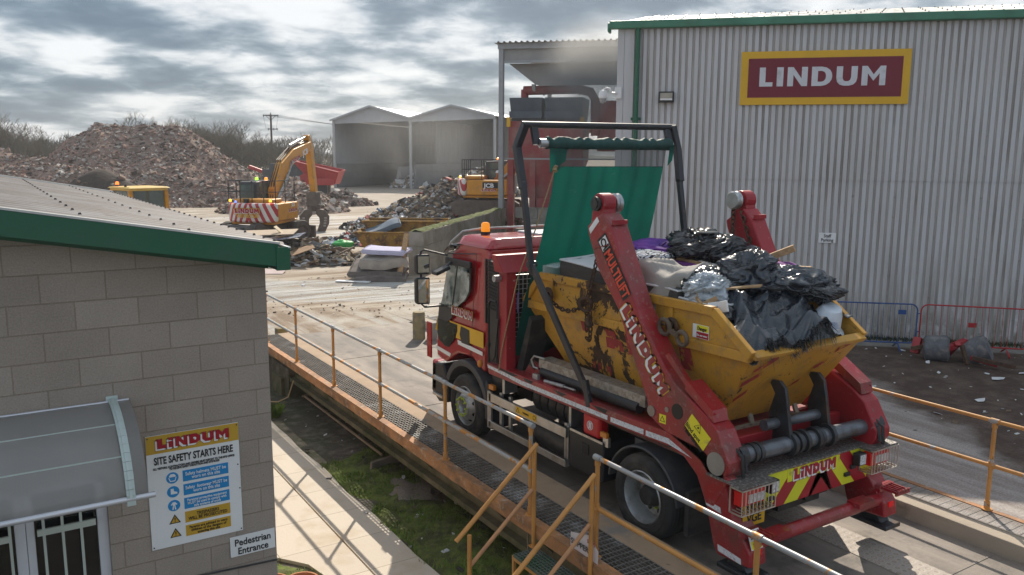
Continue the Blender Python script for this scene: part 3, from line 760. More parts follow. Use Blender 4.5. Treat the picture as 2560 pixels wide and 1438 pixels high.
for xx in (2.02, 1.35, .62, -.1, -.9, -1.7):
    for i in range(35):
        yy = RY0 + .30 * i + .045
        if yy > RY1: break
        if (i + int(xx * 3)) % 2 and xx < 1.9: continue
        b.cyl((xx, yy, roofz(xx) + .014), (xx, yy, roofz(xx) + .036), .016, .009, 7)
b.build('roof_fixing', mat('dark_fixing_cap', (.035, .03, .03), .6), rf, world=True)
# verge trim in green with pale folded top
def slopebox(x0, x1, y0, y1, zt, zb):
    return [(x0, y0, roofz(x0) + zb), (x1, y0, roofz(x1) + zb), (x1, y1, roofz(x1) + zb), (x0, y1, roofz(x0) + zb),
            (x0, y0, roofz(x0) + zt), (x1, y0, roofz(x1) + zt), (x1, y1, roofz(x1) + zt), (x0, y1, roofz(x0) + zt)]
b = MB(); b.hexa(slopebox(RX0, 2.035, 6.765, 6.785, .0, -.185)); b.hexa(slopebox(RX0, 2.03, 6.785, YF - .002, -.17, -.185)); b.hexa(slopebox(RX0, 2.02, YF - .03, YF - .003, -.155, -.235))
b.build('verge_trim', M_GREEN, off, world=True)
b = MB(); b.hexa(slopebox(RX0, 2.045, 6.76, 6.84, .020, .003)); b.hexa(slopebox(RX0, 2.10, 17.30, 17.40, .042, -.12)); b.build('flashing', mat('pale_flashing', (.58, .58, .56), .5, var=.1), off, world=True)
# gutter along the right eave
b = MB()
b.box(2.02, 2.12, 6.77, 17.4, 3.20, 3.21); b.box(2.11, 2.125, 6.77, 17.4, 3.20, 3.385); b.box(2.01, 2.125, 6.755, 6.772, 3.20, 3.395)
b.build('gutter', M_GREEN, off, world=True)
b = MB(); b.box(2.108, 2.132, 6.75, 17.4, 3.385, 3.394); b.build('gutter_lip', M_WHITE, off, world=True)
# door and window frame
M_UPVC = mat('white_frame', (.66, .67, .72), .35, var=.05)
M_PANE = mat('dark_pane', (.012, .014, .018), .06, var=0, spec=.7)
door = MB()
for x0, x1 in ((.575, .655), (.0, .075), (.078, .135), (-.78, -.70), (-1.5, -1.42)): door.box(x0, x1, YF + .05, YF + .13, -1.1, wzt)
door.box(-2.2, .655, YF + .05, YF + .13, wzt - .07, wzt)
dr = door.build('door_frame', M_UPVC, off, world=True, bevel=.006)
b = MB(); b.box(-2.2, .575, YF + .085, YF + .095, -1.1, wzt - .07); b.build('pane', mat('tinted_glazing', (.10, .115, .13), .03, var=0, trans=.9, spec=.8), dr, world=True)
M_BARS = mat('pale_green_bars', (.50, .55, .50), .5, var=.08)
b = MB()
for x0, x1 in ((.15, .56), (-.68, -.02)):
    b.box(x0, x1, YF - .005, YF + .015, 1.20, 1.25)
    n = 4 if x0 > 0 else 6
    for i in range(n): xx = x0 + .01 + (x1 - x0 - .02) * i / (n - 1) if x0 < 0 else x0 + .13 * (i + .35); b.box(xx - .01, xx + .01, YF + .002, YF + .02, -.6, 1.38) if xx < x1 + .02 else None
b.build('security_bar', M_BARS, off, world=True)
# door canopy: curved translucent sheet on brackets
can = thing('door_canopy', 'curved smoky polycarbonate canopy over the office door', 'canopy', (.2, YF, 2.2))
M_POLY = mat('smoky_polycarbonate', (.42, .41, .40), .35, var=.05, trans=.3, alpha=.62)
def cpt(x, t):       # quarter-ellipse profile out from the wall
    a = t * PI / 2 * .92
    return V(x, YF - .03 - .74 * math.sin(a), 1.665 + .54 * (math.cos(a) - math.cos(PI / 2 * .92)) / (1 - math.cos(PI / 2 * .92)))
b = MB(); b.grid(lambda u, v: cpt(-2.0 + 2.86 * u, v), 6, 14, flip=True)
b.build('sheet', M_POLY, can, smooth=True, world=True, solid=.005)
M_CANF = mat('pale_green_bracket', (.50, .58, .56), .45, var=.06)
for x in (.74, -1.2):
    b = MB()
    for k in range(14):
        p, q = cpt(x, k / 14), cpt(x, (k + 1) / 14); nrm = (q - p).cross(V(1, 0, 0)).normalized() * .012
        if nrm.z < 0: nrm = -nrm
        b.bar(p + nrm, q + nrm * 1.0, .06, .016, nrm)
        b.bar(p + nrm * 1.9, q + nrm * 1.9, .022, .012, nrm)
    b.cbox((x, YF - .01, 2.22), (.085, .02, .05)); b.cbox((x, YF - .765, 1.655), (.06, .035, .085))
    b.build('bracket', M_CANF, can, world=True)
b = MB()
for t in (.36, .66): p = cpt(0, t); b.box(-2.0, .72, p.y - .004, p.y + .004, p.z - .004, p.z + .007)
b.build('sheet_joint', M_CANF, can, world=True)
b = MB(); p = cpt(0, 1); b.tube([(-2.02, p.y, p.z - .005), (.905, p.y, p.z - .005)], .022, 10); b.tube([(-2.0, YF - .03, 2.205), (.86, YF - .03, 2.205)], .012, 8)
b.build('front_bar', mat('silver_bar', (.62, .63, .68), .3, .4, var=.05), can, smooth=True, world=True)
b = MB(); b.tube([(XL, YF - .012, .40), (.7, YF - .012, .46), (1.33, YF - .012, .545), (XC, YF - .012, .512)], .008, 6)
tag(b.build('wall_cable', M_DARK, smooth=True), 'thin dark cable clipped low across the block wall', 'cable')

# signs on the office
def sign_board(name, label, x0, x1, z0, z1, y, m=M_WHITE, th=.004, cat='sign'):
    t = thing(name, label, cat, (x0, y, z0))
    b = MB(); b.box(x0, x1, y, y + th, z0, z1); b.build('panel', m, t, world=True, bevel=.001)
    return t
SY = YF - .014
sg = sign_board('safety_sign', 'large white site safety sign with blue and amber panels on the block wall', .962, 1.708, .872, 1.862, SY, th=.008)
U, W = (1, 0, 0), (0, 0, 1)
def ax(px): return .962 + px * .746
def az(pz): return .872 + pz * .99
b = MB(); b.box(ax(0.002), ax(.998), SY - .0025, SY, az(.842), az(.998)); b.build('header', M_AMBERINK, sg, world=True)
logo(sg, (ax(.115), SY - .004, az(.882)), U, W, .585, .082, [M_REDINK, M_WHITE, M_REDINK], outline=.0025, lift=.0012)
text(sg, 'SITE SAFETY STARTS HERE', .088, (ax(.5), SY - .003, az(.818)), U, W, M_BLACK, 'CENTER', .0022, .62)
text(sg, 'ALL VISITORS, CONTRACTORS AND DRIVERS MUST REPORT TO THE SITE OFFICE\nTO RECEIVE SAFETY INDUCTION AND SITE RULES', .0245, (ax(.5), SY - .003, az(.722)), U, W, M_BLACK, 'CENTER', .0008, .735, line=.85)
for i, (s, sz, mb, mt, xs) in enumerate((('Safety helmets MUST be\nworn on this site', .040, M_BLUEINK, M_WHITE, .84), ('Safety  footwear MUST be\nworn on this site', .040, M_BLUEINK, M_WHITE, .80),
        ('Personal protective equipment\nMUST be used to comply with\nsafe systems of work', .031, M_BLUEINK, M_WHITE, .84), ('TRESPASSERS\nWILL BE PROSECUTED', .040, M_AMBERINK, M_BLACK, .80),
        ('Parents are advised to warn\nchildren of the dangers of\nentering this site', .031, M_AMBERINK, M_BLACK, .90))):
    zt = .655 - i * .1235
    b = MB(); b.box(ax(.365), ax(.865), SY - .0025, SY, az(zt - .098), az(zt)); b.build('panel', mb, sg, world=True)
    nl = s.count('\n') + 1
    text(sg, s, sz, (ax(.615), SY - .004, az(zt - (.014 if nl == 2 else .008))), U, W, mt, 'CENTER', .0005, xs, line=.86 if nl == 2 else .9)
    cx, cz = ax(.255), az(zt - .047)
    if i < 3:
        b = MB(); b.cyl((cx, SY - .0025, cz), (cx, SY, cz), .049, n=32); sy = b.build('symbol', M_BLUEINK, sg, world=True)
        b = MB(); y0, y1 = SY - .0045, SY - .0026
        if i == 0:
            b.pxz([(cx - .026, cz + .008), (cx + .026, cz + .008), (cx + .024, cz + .022), (cx + .012, cz + .034), (cx - .012, cz + .034), (cx - .024, cz + .022)], y0, y1)
            b.pxz([(cx - .032, cz + .004), (cx - .026, cz + .004), (cx - .016, cz - .024), (cx + .016, cz - .024), (cx + .026, cz + .004), (cx + .032, cz + .004), (cx + .020, cz - .031), (cx - .020, cz - .031)], y0, y1)
        elif i == 1:
            b.pxz([(cx - .020, cz + .028), (cx + .004, cz + .028), (cx + .005, cz + .004), (cx + .030, cz - .006), (cx + .032, cz - .020), (cx - .020, cz - .020)], y0, y1)
        else:
            b.pxz([(cx - .010, cz + .030), (cx + .010, cz + .030), (cx + .026, cz + .010), (cx + .019, cz + .004), (cx + .011, cz + .012), (cx + .010, cz - .004), (cx - .010, cz - .004), (cx - .011, cz + .012), (cx - .019, cz + .004), (cx - .026, cz + .010)], y0, y1)
            for sg_ in (-1, 1): b.pxz([(cx + sg_ * .001, cz - .006), (cx + sg_ * .011, cz - .006), (cx + sg_ * .016, cz - .036), (cx + sg_ * .006, cz - .036)][::sg_], y0, y1)
        b.build('pictogram', M_WHITE, sy, world=True)
    else:
        b = MB(); b.pxz([(cx - .046, cz - .036), (cx + .046, cz - .036), (cx, cz + .044)], SY - .0025, SY); sy = b.build('symbol', M_BLACK, sg, world=True)
        b = MB(); b.pxz([(cx - .032, cz - .028), (cx + .032, cz - .028), (cx, cz + .028)], SY - .0045, SY - .0026); b.build('pictogram', M_AMBERINK, sy, world=True)
        b = MB(); b.pxz([(cx - .003, cz - .010), (cx + .003, cz - .010), (cx + .005, cz + .014), (cx - .005, cz + .014)], SY - .0065, SY - .0046); b.cyl((cx, SY - .0065, cz - .019), (cx, SY - .0046, cz - .019), .004, n=10)
        b.build('pictogram', M_BLACK, sy, world=True)
b = MB()
for x, z in ((.02, .02), (.98, .02), (.02, .98), (.98, .98), (.985, .4), (.975, .62)): b.cyl((ax(x), SY - .005, az(z)), (ax(x), SY, az(z)), .006, n=8)
b.build('screw', M_DARK, sg, world=True)
ps = sign_board('pedestrian_sign', 'small white sign reading Pedestrian Entrance on the block wall', 1.592, 1.985, .637, .824, SY, th=.006)
text(ps, 'Pedestrian\nEntrance', .088, (1.788, SY - .003, .806), U, W, M_BLACK, 'CENTER', .0012, .86, line=.92)

# ------------------------------------------------------------------ grey clad warehouse (right)
WD = Vector((math.cos(rad(-45.3)), math.sin(rad(-45.3)), 0)); WN = Vector((-WD.y * -1, -WD.x, 0))
WN = Vector((math.sin(rad(-45.3)), -math.cos(rad(-45.3)), 0))          # outward, towards the camera
WB = -WN
W0 = Vector((12.86, 15.53, 0))                                          # left front corner
WLEN, WEAVE, WDEP = 40.0, 7.08, 24.0
def wp(s, out, z): return W0 + WD * s + WN * out + V(0, 0, z)
def clad_material():
    m = bpy.data.materials.new('grey_box_profile_cladding'); m.use_nodes = True
    nt = m.node_tree; N, L = nt.nodes, nt.links; b = N['Principled BSDF']
    tc = N.new('ShaderNodeTexCoord'); sep = N.new('ShaderNodeSeparateXYZ'); L.new(tc.outputs['Object'], sep.inputs[0])
    mp = N.new('ShaderNodeMapping'); mp.inputs['Scale'].default_value = (3.2, 3.2, .35); L.new(tc.outputs['Object'], mp.inputs[0])
    def noise(sc, v, det=6):
        n = N.new('ShaderNodeTexNoise'); n.inputs['Scale'].default_value = sc; n.inputs['Detail'].default_value = det; n.inputs['Roughness'].default_value = .65; L.new(v, n.inputs['Vector']); return n.outputs['Fac']
    def rng(v, a, c, lo=0., hi=1.):
        n = N.new('ShaderNodeMapRange'); n.inputs[1].default_value = a; n.inputs[2].default_value = c; n.inputs[3].default_value = lo; n.inputs[4].default_value = hi; L.new(v, n.inputs[0]); return n.outputs[0]
    def mth(op, a, c):
        n = N.new('ShaderNodeMath'); n.operation = op; n.use_clamp = True; L.new(a, n.inputs[0])
        if isinstance(c, float): n.inputs[1].default_value = c
        else: L.new(c, n.inputs[1])
        return n.outputs[0]
    def mix(f, a, c):
        n = N.new('ShaderNodeMix'); n.data_type = 'RGBA'; L.new(f, n.inputs['Factor'])
        if isinstance(a, tuple): n.inputs['A'].default_value = (*a, 1)
        else: L.new(a, n.inputs['A'])
        n.inputs['B'].default_value = (*c, 1); return n.outputs['Result']
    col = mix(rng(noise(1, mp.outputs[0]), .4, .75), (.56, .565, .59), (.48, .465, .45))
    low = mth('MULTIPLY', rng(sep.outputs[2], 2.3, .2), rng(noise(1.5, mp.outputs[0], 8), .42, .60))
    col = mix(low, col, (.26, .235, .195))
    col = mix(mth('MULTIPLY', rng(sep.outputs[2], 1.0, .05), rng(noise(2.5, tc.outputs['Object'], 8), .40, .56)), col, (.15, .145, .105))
    L.new(col, b.inputs['Base Color']); b.inputs['Roughness'].default_value = .5
    return m
M_CLAD = clad_material()
M_RIBDARK = mat('dark_cladding_valley', (.40, .385, .37), .6, var=.15, scale=1.5, stretch=(3, 3, .3), col2=(.235, .21, .185), thr=.62, soft=.1, scale2=1.2)  # darker streaked colour for the cladding valleys and screws
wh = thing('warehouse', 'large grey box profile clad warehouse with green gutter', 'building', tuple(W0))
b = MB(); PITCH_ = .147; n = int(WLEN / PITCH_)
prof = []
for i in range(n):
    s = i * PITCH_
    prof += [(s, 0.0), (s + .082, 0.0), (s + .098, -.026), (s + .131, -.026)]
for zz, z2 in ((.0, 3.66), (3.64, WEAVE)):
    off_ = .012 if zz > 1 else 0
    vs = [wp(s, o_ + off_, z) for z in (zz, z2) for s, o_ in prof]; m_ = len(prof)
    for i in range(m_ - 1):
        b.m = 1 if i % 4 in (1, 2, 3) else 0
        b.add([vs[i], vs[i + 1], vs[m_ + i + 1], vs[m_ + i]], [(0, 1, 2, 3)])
wl = b.build('wall', [M_CLAD, M_RIBDARK], wh, world=True)
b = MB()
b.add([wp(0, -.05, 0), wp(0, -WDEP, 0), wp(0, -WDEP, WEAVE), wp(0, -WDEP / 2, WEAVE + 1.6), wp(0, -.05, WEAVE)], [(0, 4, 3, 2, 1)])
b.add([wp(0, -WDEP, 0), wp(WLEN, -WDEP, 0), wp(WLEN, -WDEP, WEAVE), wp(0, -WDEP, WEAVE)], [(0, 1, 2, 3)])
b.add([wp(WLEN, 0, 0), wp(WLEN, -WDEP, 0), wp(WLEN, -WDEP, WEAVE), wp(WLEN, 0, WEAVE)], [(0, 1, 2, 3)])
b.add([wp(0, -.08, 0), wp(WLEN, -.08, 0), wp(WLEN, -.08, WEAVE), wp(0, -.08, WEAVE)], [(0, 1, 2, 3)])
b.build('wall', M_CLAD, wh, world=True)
b = MB(); b.hexa([wp(-.01, .018, 0), wp(.14, .018, 0), wp(.14, -.07, 0), wp(-.01, -.07, 0), wp(-.01, .018, WEAVE), wp(.14, .018, WEAVE), wp(.14, -.07, WEAVE), wp(-.01, -.07, WEAVE)]); b.hexa([wp(.18, .015, 0), wp(.30, .015, 0), wp(.30, -.02, 0), wp(.18, -.02, 0), wp(.18, .015, WEAVE), wp(.30, .015, WEAVE), wp(.30, -.02, WEAVE), wp(.18, -.02, WEAVE)])
b.build('corner_flashing', M_CLAD, wh, world=True)
b = MB()
for s in [i * .882 for i in range(int(WLEN / .882))]:
    for z in [.6 + .45 * k for k in range(14)]: c = wp(s + .99 + .115 - .005 - .99, -.02, z); b.cyl(c, c + WN * .018, .019, .012, 7)
for s in [i * .294 + .115 for i in range(int(WLEN / .294))]:
    for z in (3.82,): c = wp(s, -.02, z); b.cyl(c, c + WN * .018, .019, .012, 7)
    c = wp(s, -.02, 5.40); b.cyl(c, c + WN * .014, .011, .008, 7)
b.build('cladding_screw', M_RIBDARK, wl, world=True)
M_ROOFW = mat('sheen_roof_sheet', (.60, .60, .58), .38, .25, var=.12, scale=1.5, col2=(.36, .34, .30), thr=.60, soft=.12, scale2=1.6)
b = MB(); prof = []
for i in range(int(WLEN / .5) + 2):
    s = -.15 + i * .5; prof += [(s, 0), (s + .38, 0), (s + .41, .04), (s + .47, .04)]
m_ = len(prof); RISE = 2.05
vs = [wp(s, o_, WEAVE + .12 + zz + RISE * (.08 - o_) / (WDEP / 2)) for o_ in (.08, -WDEP / 2) for s, zz in prof]
b.add(vs, [(i, i + 1, m_ + i + 1, m_ + i) for i in range(m_ - 1)])
vs = [wp(s, o_, WEAVE + .12 + RISE + zz - RISE * (-WDEP / 2 - o_) / (WDEP / 2)) for o_ in (-WDEP / 2, -WDEP - .1) for s, zz in prof]
b.add(vs, [(i, i + 1, m_ + i + 1, m_ + i) for i in range(m_ - 1)])
rf = b.build('roof', M_ROOFW, wh, world=True)
b = MB()
for row in (.5, 3.0, 5.5, 8.0, 10.5):
    for i in range(0, int(WLEN / .5), 1):
        s = -.15 + i * .5 + .44; z = WEAVE + .16 + RISE * (.08 + row) / (WDEP / 2); b.cyl(wp(s, -row, z), wp(s, -row, z + .035), .02, .012, 6)
b.build('roof_fixing', M_DARK, rf, world=True)
b = MB(); b.hexa([wp(-.2, -.02, WEAVE), wp(WLEN, -.02, WEAVE), wp(WLEN, .17, WEAVE), wp(-.2, .17, WEAVE), wp(-.2, -.02, WEAVE + .17), wp(WLEN, -.02, WEAVE + .17), wp(WLEN, .185, WEAVE + .175), wp(-.2, .185, WEAVE + .175)])
b.hexa([wp(-.26, -.3, WEAVE - .05), wp(-.2, -.3, WEAVE - .05), wp(-.2, .05, WEAVE - .05), wp(-.26, .05, WEAVE - .05), wp(-.26, -.3, WEAVE + .15), wp(-.2, -.3, WEAVE + .15), wp(-.2, .05, WEAVE + .15), wp(-.26, .05, WEAVE + .15)])
b.build('gutter', M_GREENW, wh, world=True, bevel=.02)
b = MB(); b.tube([wp(.46, .085, WEAVE), wp(.46, .085, .1)], .058, 10); b.cyl(wp(.46, .085, 5.0), wp(.46, .085, 5.06), .075, n=10)
b.hexa([wp(.34, .02, 5.0), wp(.58, .02, 5.0), wp(.58, .06, 5.0), wp(.34, .06, 5.0), wp(.34, .02, 5.06), wp(.58, .02, 5.06), wp(.58, .06, 5.06), wp(.34, .06, 5.06)])
b.build('downpipe', M_GREEN, wh, world=True, smooth=True)
# kerb and weeds at the wall foot
b = MB(); b.hexa([wp(3, .02, -.05), wp(WLEN, .02, -.05), wp(WLEN, .75, -.05), wp(3, .75, -.05), wp(3, .02, .035), wp(WLEN, .02, .035), wp(WLEN, .72, .02), wp(3, .72, .02)])
o = b.build('wall_foot_path', mat('grey_foot_path', (.20, .19, .175), .9, var=.2, bump=.008)); o["kind"] = "structure"
rnd = random.Random(9); b = MB()
for _ in range(2600):
    s = rnd.uniform(4, 16); p = wp(s, .03 + rnd.random() ** 2 * .28, .03); h = rnd.uniform(.03, .12)
    d = WD * .012; b.add([p - d, p + d, p + V(rnd.uniform(-.04, .04), rnd.uniform(-.04, .04), h)], [(0, 1, 2)])
tag(b.build('weeds', mat('dark_weed', (.03, .045, .015), .9, var=.4)), 'thin dark weeds along the foot of the warehouse wall', 'weeds', kind='stuff')
# big sign
def wall_sign(name, label, s0, s1, z0, z1, out, m, th=.03, cat='sign'):
    t = thing(name, label, cat, tuple(wp(s0, out, z0)))
    b = MB(); b.hexa([wp(s0, out - th, z0), wp(s1, out - th, z0), wp(s1, out, z0), wp(s0, out, z0), wp(s0, out - th, z1), wp(s1, out - th, z1), wp(s1, out, z1), wp(s0, out, z1)])
    b.build('panel', m, t, world=True); return t
M_SIGNY = mat('sign_yellow', (.70, .40, .012), .45, var=.06, scale=2, col2=(.36, .24, .06), thr=.70, soft=.05, scale2=2.2)
M_SIGNR = mat('sign_maroon', (.17, .006, .022), .5, var=.06, scale=2)
M_SIGNW = mat('sign_white', (.62, .63, .67), .5, var=.05, scale=4, col2=(.42, .42, .44), thr=.64, soft=.08, scale2=3)
s0 = 2.81; ws = wall_sign('company_sign', 'big yellow edged maroon sign high on the grey warehouse wall', s0, s0 + 3.58, 5.33, 6.51, .055, M_SIGNY, .04)
b = MB(); q = [wp(s, .058, z) for s, z in ((s0 + .16, 5.49), (s0 + 3.42, 5.49), (s0 + 3.42, 6.355), (s0 + .16, 6.355))]; b.poly(q); b.build('field', M_SIGNR, ws, world=True)
# wide block capitals drawn as strokes
def caps(parent, o, u, v, h, sx, m, lift=.004):
    polys = {'L': (.62, [[(0, 0), (.62, 0), (.62, .22), (.28, .22), (.28, 1), (0, 1)]]), 'I': (.30, [[(0, 0), (.30, 0), (.30, 1), (0, 1)]]),
             'N': (.92, [[(0, 0), (.27, 0), (.27, .60), (.66, 0), (.92, 0), (.92, 1), (.65, 1), (.65, .40), (.26, 1), (0, 1)]]),
             'U': (.94, [[(0, .40), (.04, .2), (.16, .06), (.34, 0), (.60, 0), (.78, .06), (.90, .2), (.94, .40), (.94, 1), (.66, 1), (.66, .42), (.62, .29), (.54, .23), (.40, .23), (.32, .29), (.28, .42), (.28, 1), (0, 1)]]),
             'M': (1.06, [[(0, 0), (.27, 0), (.27, .62), (.53, .24), (.79, .62), (.79, 0), (1.06, 0), (1.06, 1), (.82, 1), (.53, .56), (.24, 1), (0, 1)]]),
             'D': (.93, [[(0, 0), (.45, 0), (.66, .05), (.82, .17), (.91, .33), (.93, .5), (.65, .5), (.63, .36), (.56, .26), (.45, .22), (.28, .22), (.28, .5), (0, .5)],
                         [(0, .5), (.28, .5), (.28, .78), (.45, .78), (.56, .74), (.63, .64), (.65, .5), (.93, .5), (.91, .67), (.82, .83), (.66, .95), (.45, 1), (0, 1)]])}
    b = MB(); u = Vector(u); v = Vector(v); nn = u.cross(v).normalized(); x = 0
    for ch in 'LINDUM':
        adv, ps_ = polys[ch]
        for pl_ in ps_: b.prism([Vector(o) + u * (x + a) * h * sx + v * c * h + nn * lift for a, c in pl_], nn * .006)
        x += adv + .19
    b.build('lettering', m, parent, world=True)
    return x
caps(ws, wp(s0 + .41, .058, 5.735), WD, (0, 0, 1), .42, 1.11, M_SIGNW)
sp = wall_sign('staff_parking_sign', 'small white Staff Parking sign low on the warehouse wall', 4.72, 5.09, 2.215, 2.445, .02, M_WHITE, .012)
text(sp, 'Staff\nParking', .105, wp(4.905, .024, 2.425), WD, (0, 0, 1), M_BLACK, 'CENTER', .0012, .88, line=.92)
# floodlight
fl = thing('floodlight', 'black square floodlight on the warehouse wall', 'floodlight', tuple(wp(.98, .1, 5.5)))
b = MB(); b.cbox(wp(1.155, .12, 5.52), (.36, .10, .25), Matrix.Rotation(rad(-45.3), 3, 'Z')); b.build('body', M_PLASTIC, fl, world=True, bevel=.015)
b = MB(); b.cbox(wp(1.155, .173, 5.525), (.28, .012, .17), Matrix.Rotation(rad(-45.3), 3, 'Z')); b.build('glass', mat('floodlight_glass', (.30, .27, .22), .15, var=.3, scale=3), fl, world=True)
b = MB(); b.cbox(wp(1.155, .182, 5.465), (.27, .006, .035), Matrix.Rotation(rad(-45.3), 3, 'Z')); b.build('reflector', M_WHITE, fl, world=True)
b = MB(); b.cbox(wp(1.155, .04, 5.5), (.2, .08, .1), Matrix.Rotation(rad(-45.3), 3, 'Z')); b.build('bracket', M_DARK, fl, world=True)
# dome camera on the corner
cc = thing('security_camera', 'white dome security camera bracketed on the warehouse corner', 'camera', tuple(wp(0, .05, 5.6)))
M_CAMW = mat('white_plastic', (.72, .72, .72), .4, var=.04)
b = MB(); b.cbox(wp(.03, .04, 5.63), (.16, .05, .26), Matrix.Rotation(rad(-45.3), 3, 'Z')); b.tube([wp(0, .08, 5.62), wp(-.12, .10, 5.62), wp(-.16, .10, 5.72), wp(-.24, .10, 5.74), wp(-.30, .10, 5.70)], .028, 8); b.build('bracket', M_CAMW, cc, world=True, smooth=True)
c = wp(-.32, .10, 5.50)
b = MB(); b.lathe([(0, .20), (.06, .19), (.095, .14), (.10, .02), (.085, 0)], c, (0, 0, 1), 20); b.build('housing', M_CAMW, cc, world=True, smooth=True)
b = MB(); b.lathe([(.082, 0), (.078, -.05), (.05, -.10), (0, -.115)], c, (0, 0, 1), 20); b.build('dome', mat('camera_dome', (.30, .31, .32), .1), cc, world=True, smooth=True)

# crowd barriers in front of the warehouse
def barrier(label, p0, p1, m, plate=None, pm=None, feet=(.2, .8), group='crowd barriers by the warehouse wall'):
    p0 = Vector(p0); p1 = Vector(p1); d = (p1 - p0); Lh = d.length; u = d / Lh; n_ = V(-u.y, u.x, 0)
    t = thing('crowd_barrier', label, 'barrier', tuple(p0), 0, group)
    z0, z1, r, c = .16, 1.02, .016, .14
    loop = []
    for cx, cz, a0 in ((Lh - c, z1 - c, 0), (c, z1 - c, 90), (c, z0 + c, 180), (Lh - c, z0 + c, 270)):
        for k in range(5): a = rad(a0 + k * 22.5); loop.append(p0 + u * (cx + c * math.cos(a)) + V(0, 0, cz + c * math.sin(a)))
    b = MB(); b.tube(loop, r, 8, closed=True); b.build('frame', m, t, world=True, smooth=True)
    b = MB(); nb = 16
    for i in range(1, nb):
        q = p0 + u * (Lh * i / nb + .01 * math.sin(i * 2.3)); b.cyl(q + V(0, 0, z0), q + u * .02 * math.sin(i * 4.1) + V(0, 0, z1), .0052, n=6)
    b.build('infill_bar', m, t, world=True, smooth=True)
    for fx in feet:
        b = MB(); q = p0 + u * Lh * fx; b.tube([q + n_ * .30 + V(0, 0, .02), q + V(0, 0, .17), q - n_ * .30 + V(0, 0, .02)], .018, 6); b.build('foot', m, t, world=True, smooth=True)
    if plate is not None:
        b = MB(); q = p0 + u * Lh * plate[0] + V(0, 0, plate[1]); b.hexa([q - u * .08 - n_ * .01 - V(0, 0, .05), q + u * .08 - n_ * .01 - V(0, 0, .05), q + u * .08 + n_ * .01 - V(0, 0, .05), q - u * .08 + n_ * .01 - V(0, 0, .05), q - u * .08 - n_ * .01 + V(0, 0, .05), q + u * .08 - n_ * .01 + V(0, 0, .05), q + u * .08 + n_ * .01 + V(0, 0, .05), q - u * .08 + n_ * .01 + V(0, 0, .05)])
        b.build('plate', pm or m, t, world=True)
    b = MB()
    for z in (.42, .82): q = p1 + V(0, 0, z); b.cyl(q, q + u * .06, .012, n=6)
    b.build('coupling', m, t, world=True)
barrier('blue steel crowd barrier half hidden behind the skip', wp(4.9, 1.05, 0), wp(6.72, .95, 0), mat('blue_barrier_paint', (.02, .07, .24), .4, var=.15), (.83, .84))
barrier('red steel crowd barrier standing against the warehouse', wp(6.80, .92, 0), wp(8.93, 1.02, 0), mat('red_barrier_paint', (.40, .012, .02), .4, var=.15, col2=(.3, .1, .08), thr=.64, scale2=9), (.48, .62))
barrier('bare grey steel crowd barrier at the right edge of the view', wp(8.98, .85, 0), wp(11.0, 1.05, 0), mat('grey_barrier_steel', (.17, .165, .155), .5, .3, var=.25))
# broken machine parts on the soil
jk = thing('scrap_machine', 'broken red and grey machine lying in front of the red barrier', 'machine part', tuple(wp(7.0, 1.9, 0)))
Mz = Matrix.Rotation(rad(-45), 3, 'Z')
M_SCRAPG = mat('scuffed_grey_drum', (.11, .115, .13), .7, var=.3, scale=9, col2=(.2, .19, .18), thr=.58, scale2=7)
for s, a in ((6.95, .1), (7.72, .45)):
    c = wp(s, 1.75, .24); ax_ = (WD * math.cos(a) + V(0, 0, 1) * math.sin(a) + WN * .3).normalized()
    b = MB(); b.lathe([(0, -.24), (.20, -.24), (.27, -.2), (.28, .2), (.2, .24), (0, .24)], c, ax_, 16); b.build('drum', M_SCRAPG, jk, world=True, smooth=True)
b = MB()
for p0, p1, w in ((wp(6.55, 1.7, .10), wp(6.62, 1.6, .42), .16), (wp(7.1, 1.9, .28), wp(7.5, 1.7, .42), .13), (wp(7.5, 2.1, .16), wp(7.95, 2.3, .08), .10), (wp(7.2, 1.6, .1), wp(7.3, 1.9, .4), .12)): b.bar(p0, p1, w, w * .8)
b.build('frame', M_REDOLD, jk, world=True, bevel=.01)
b = MB()
for p0, p1 in ((wp(7.35, 2.0, .38), wp(7.42, 2.2, .04)), (wp(7.5, 2.2, .18), wp(8.2, 2.5, .10)), (wp(6.45, 1.8, .22), wp(6.75, 1.8, .30))): b = MB(); b.bar(p0, p1, .07, .07); b.build('linkage', M_RUST, jk, world=True)
def wr(r):
    s = r.uniform(2.5, 15); o_ = .9 + 6.5 * r.random() ** 1.3; p = wp(s, o_, 0); return p.x, p.y
debris('litter', 260, wr, (.015, .06), [M_LITW, M_LITW, M_LITG, M_LITB], 12, lambda x, y: .006, 'pale scraps of litter scattered over the dark soil', thin=.2)
rnd = random.Random(31); b = MB()
for s, o_ in ((7.6, 2.8), (8.3, 2.6), (9.4, 3.4), (7.7, 3.15), (8.9, 4.6), (10.3, 4.2), (10.2, 5.2), (9.2, 2.5), (6.9, 4.8), (8.2, 6.2), (8.5, 6.4)):
    c = wp(s, o_, .012); a = rnd.uniform(0, 3); k = rnd.uniform(.06, .17)
    pts = [c + V(math.cos(a + t) * k * rnd.uniform(.6, 1.3), math.sin(a + t) * k * .6 * rnd.uniform(.6, 1.3), rnd.uniform(0, .02)) for t in (0, 1.2, 2.2, 3.3, 4.4, 5.4)]
    b.poly(pts)
tag(b.build('litter', M_LITW, solid=.004), 'torn pale paper lying on the dark soil', 'litter', kind='stuff')
# ------------------------------------------------------------------ red skip lorry (local axes: x right, y forward from the rear axle, z up from the deck)
TL = Vector((7.30, 6.74, -.2))
tk = thing('skip_lorry', 'red two axle skip loader lorry parked on the weighbridge', 'lorry', tuple(TL))
def tb(b, name, m, parent=tk, **k): return b.build(name, m, parent, **k)
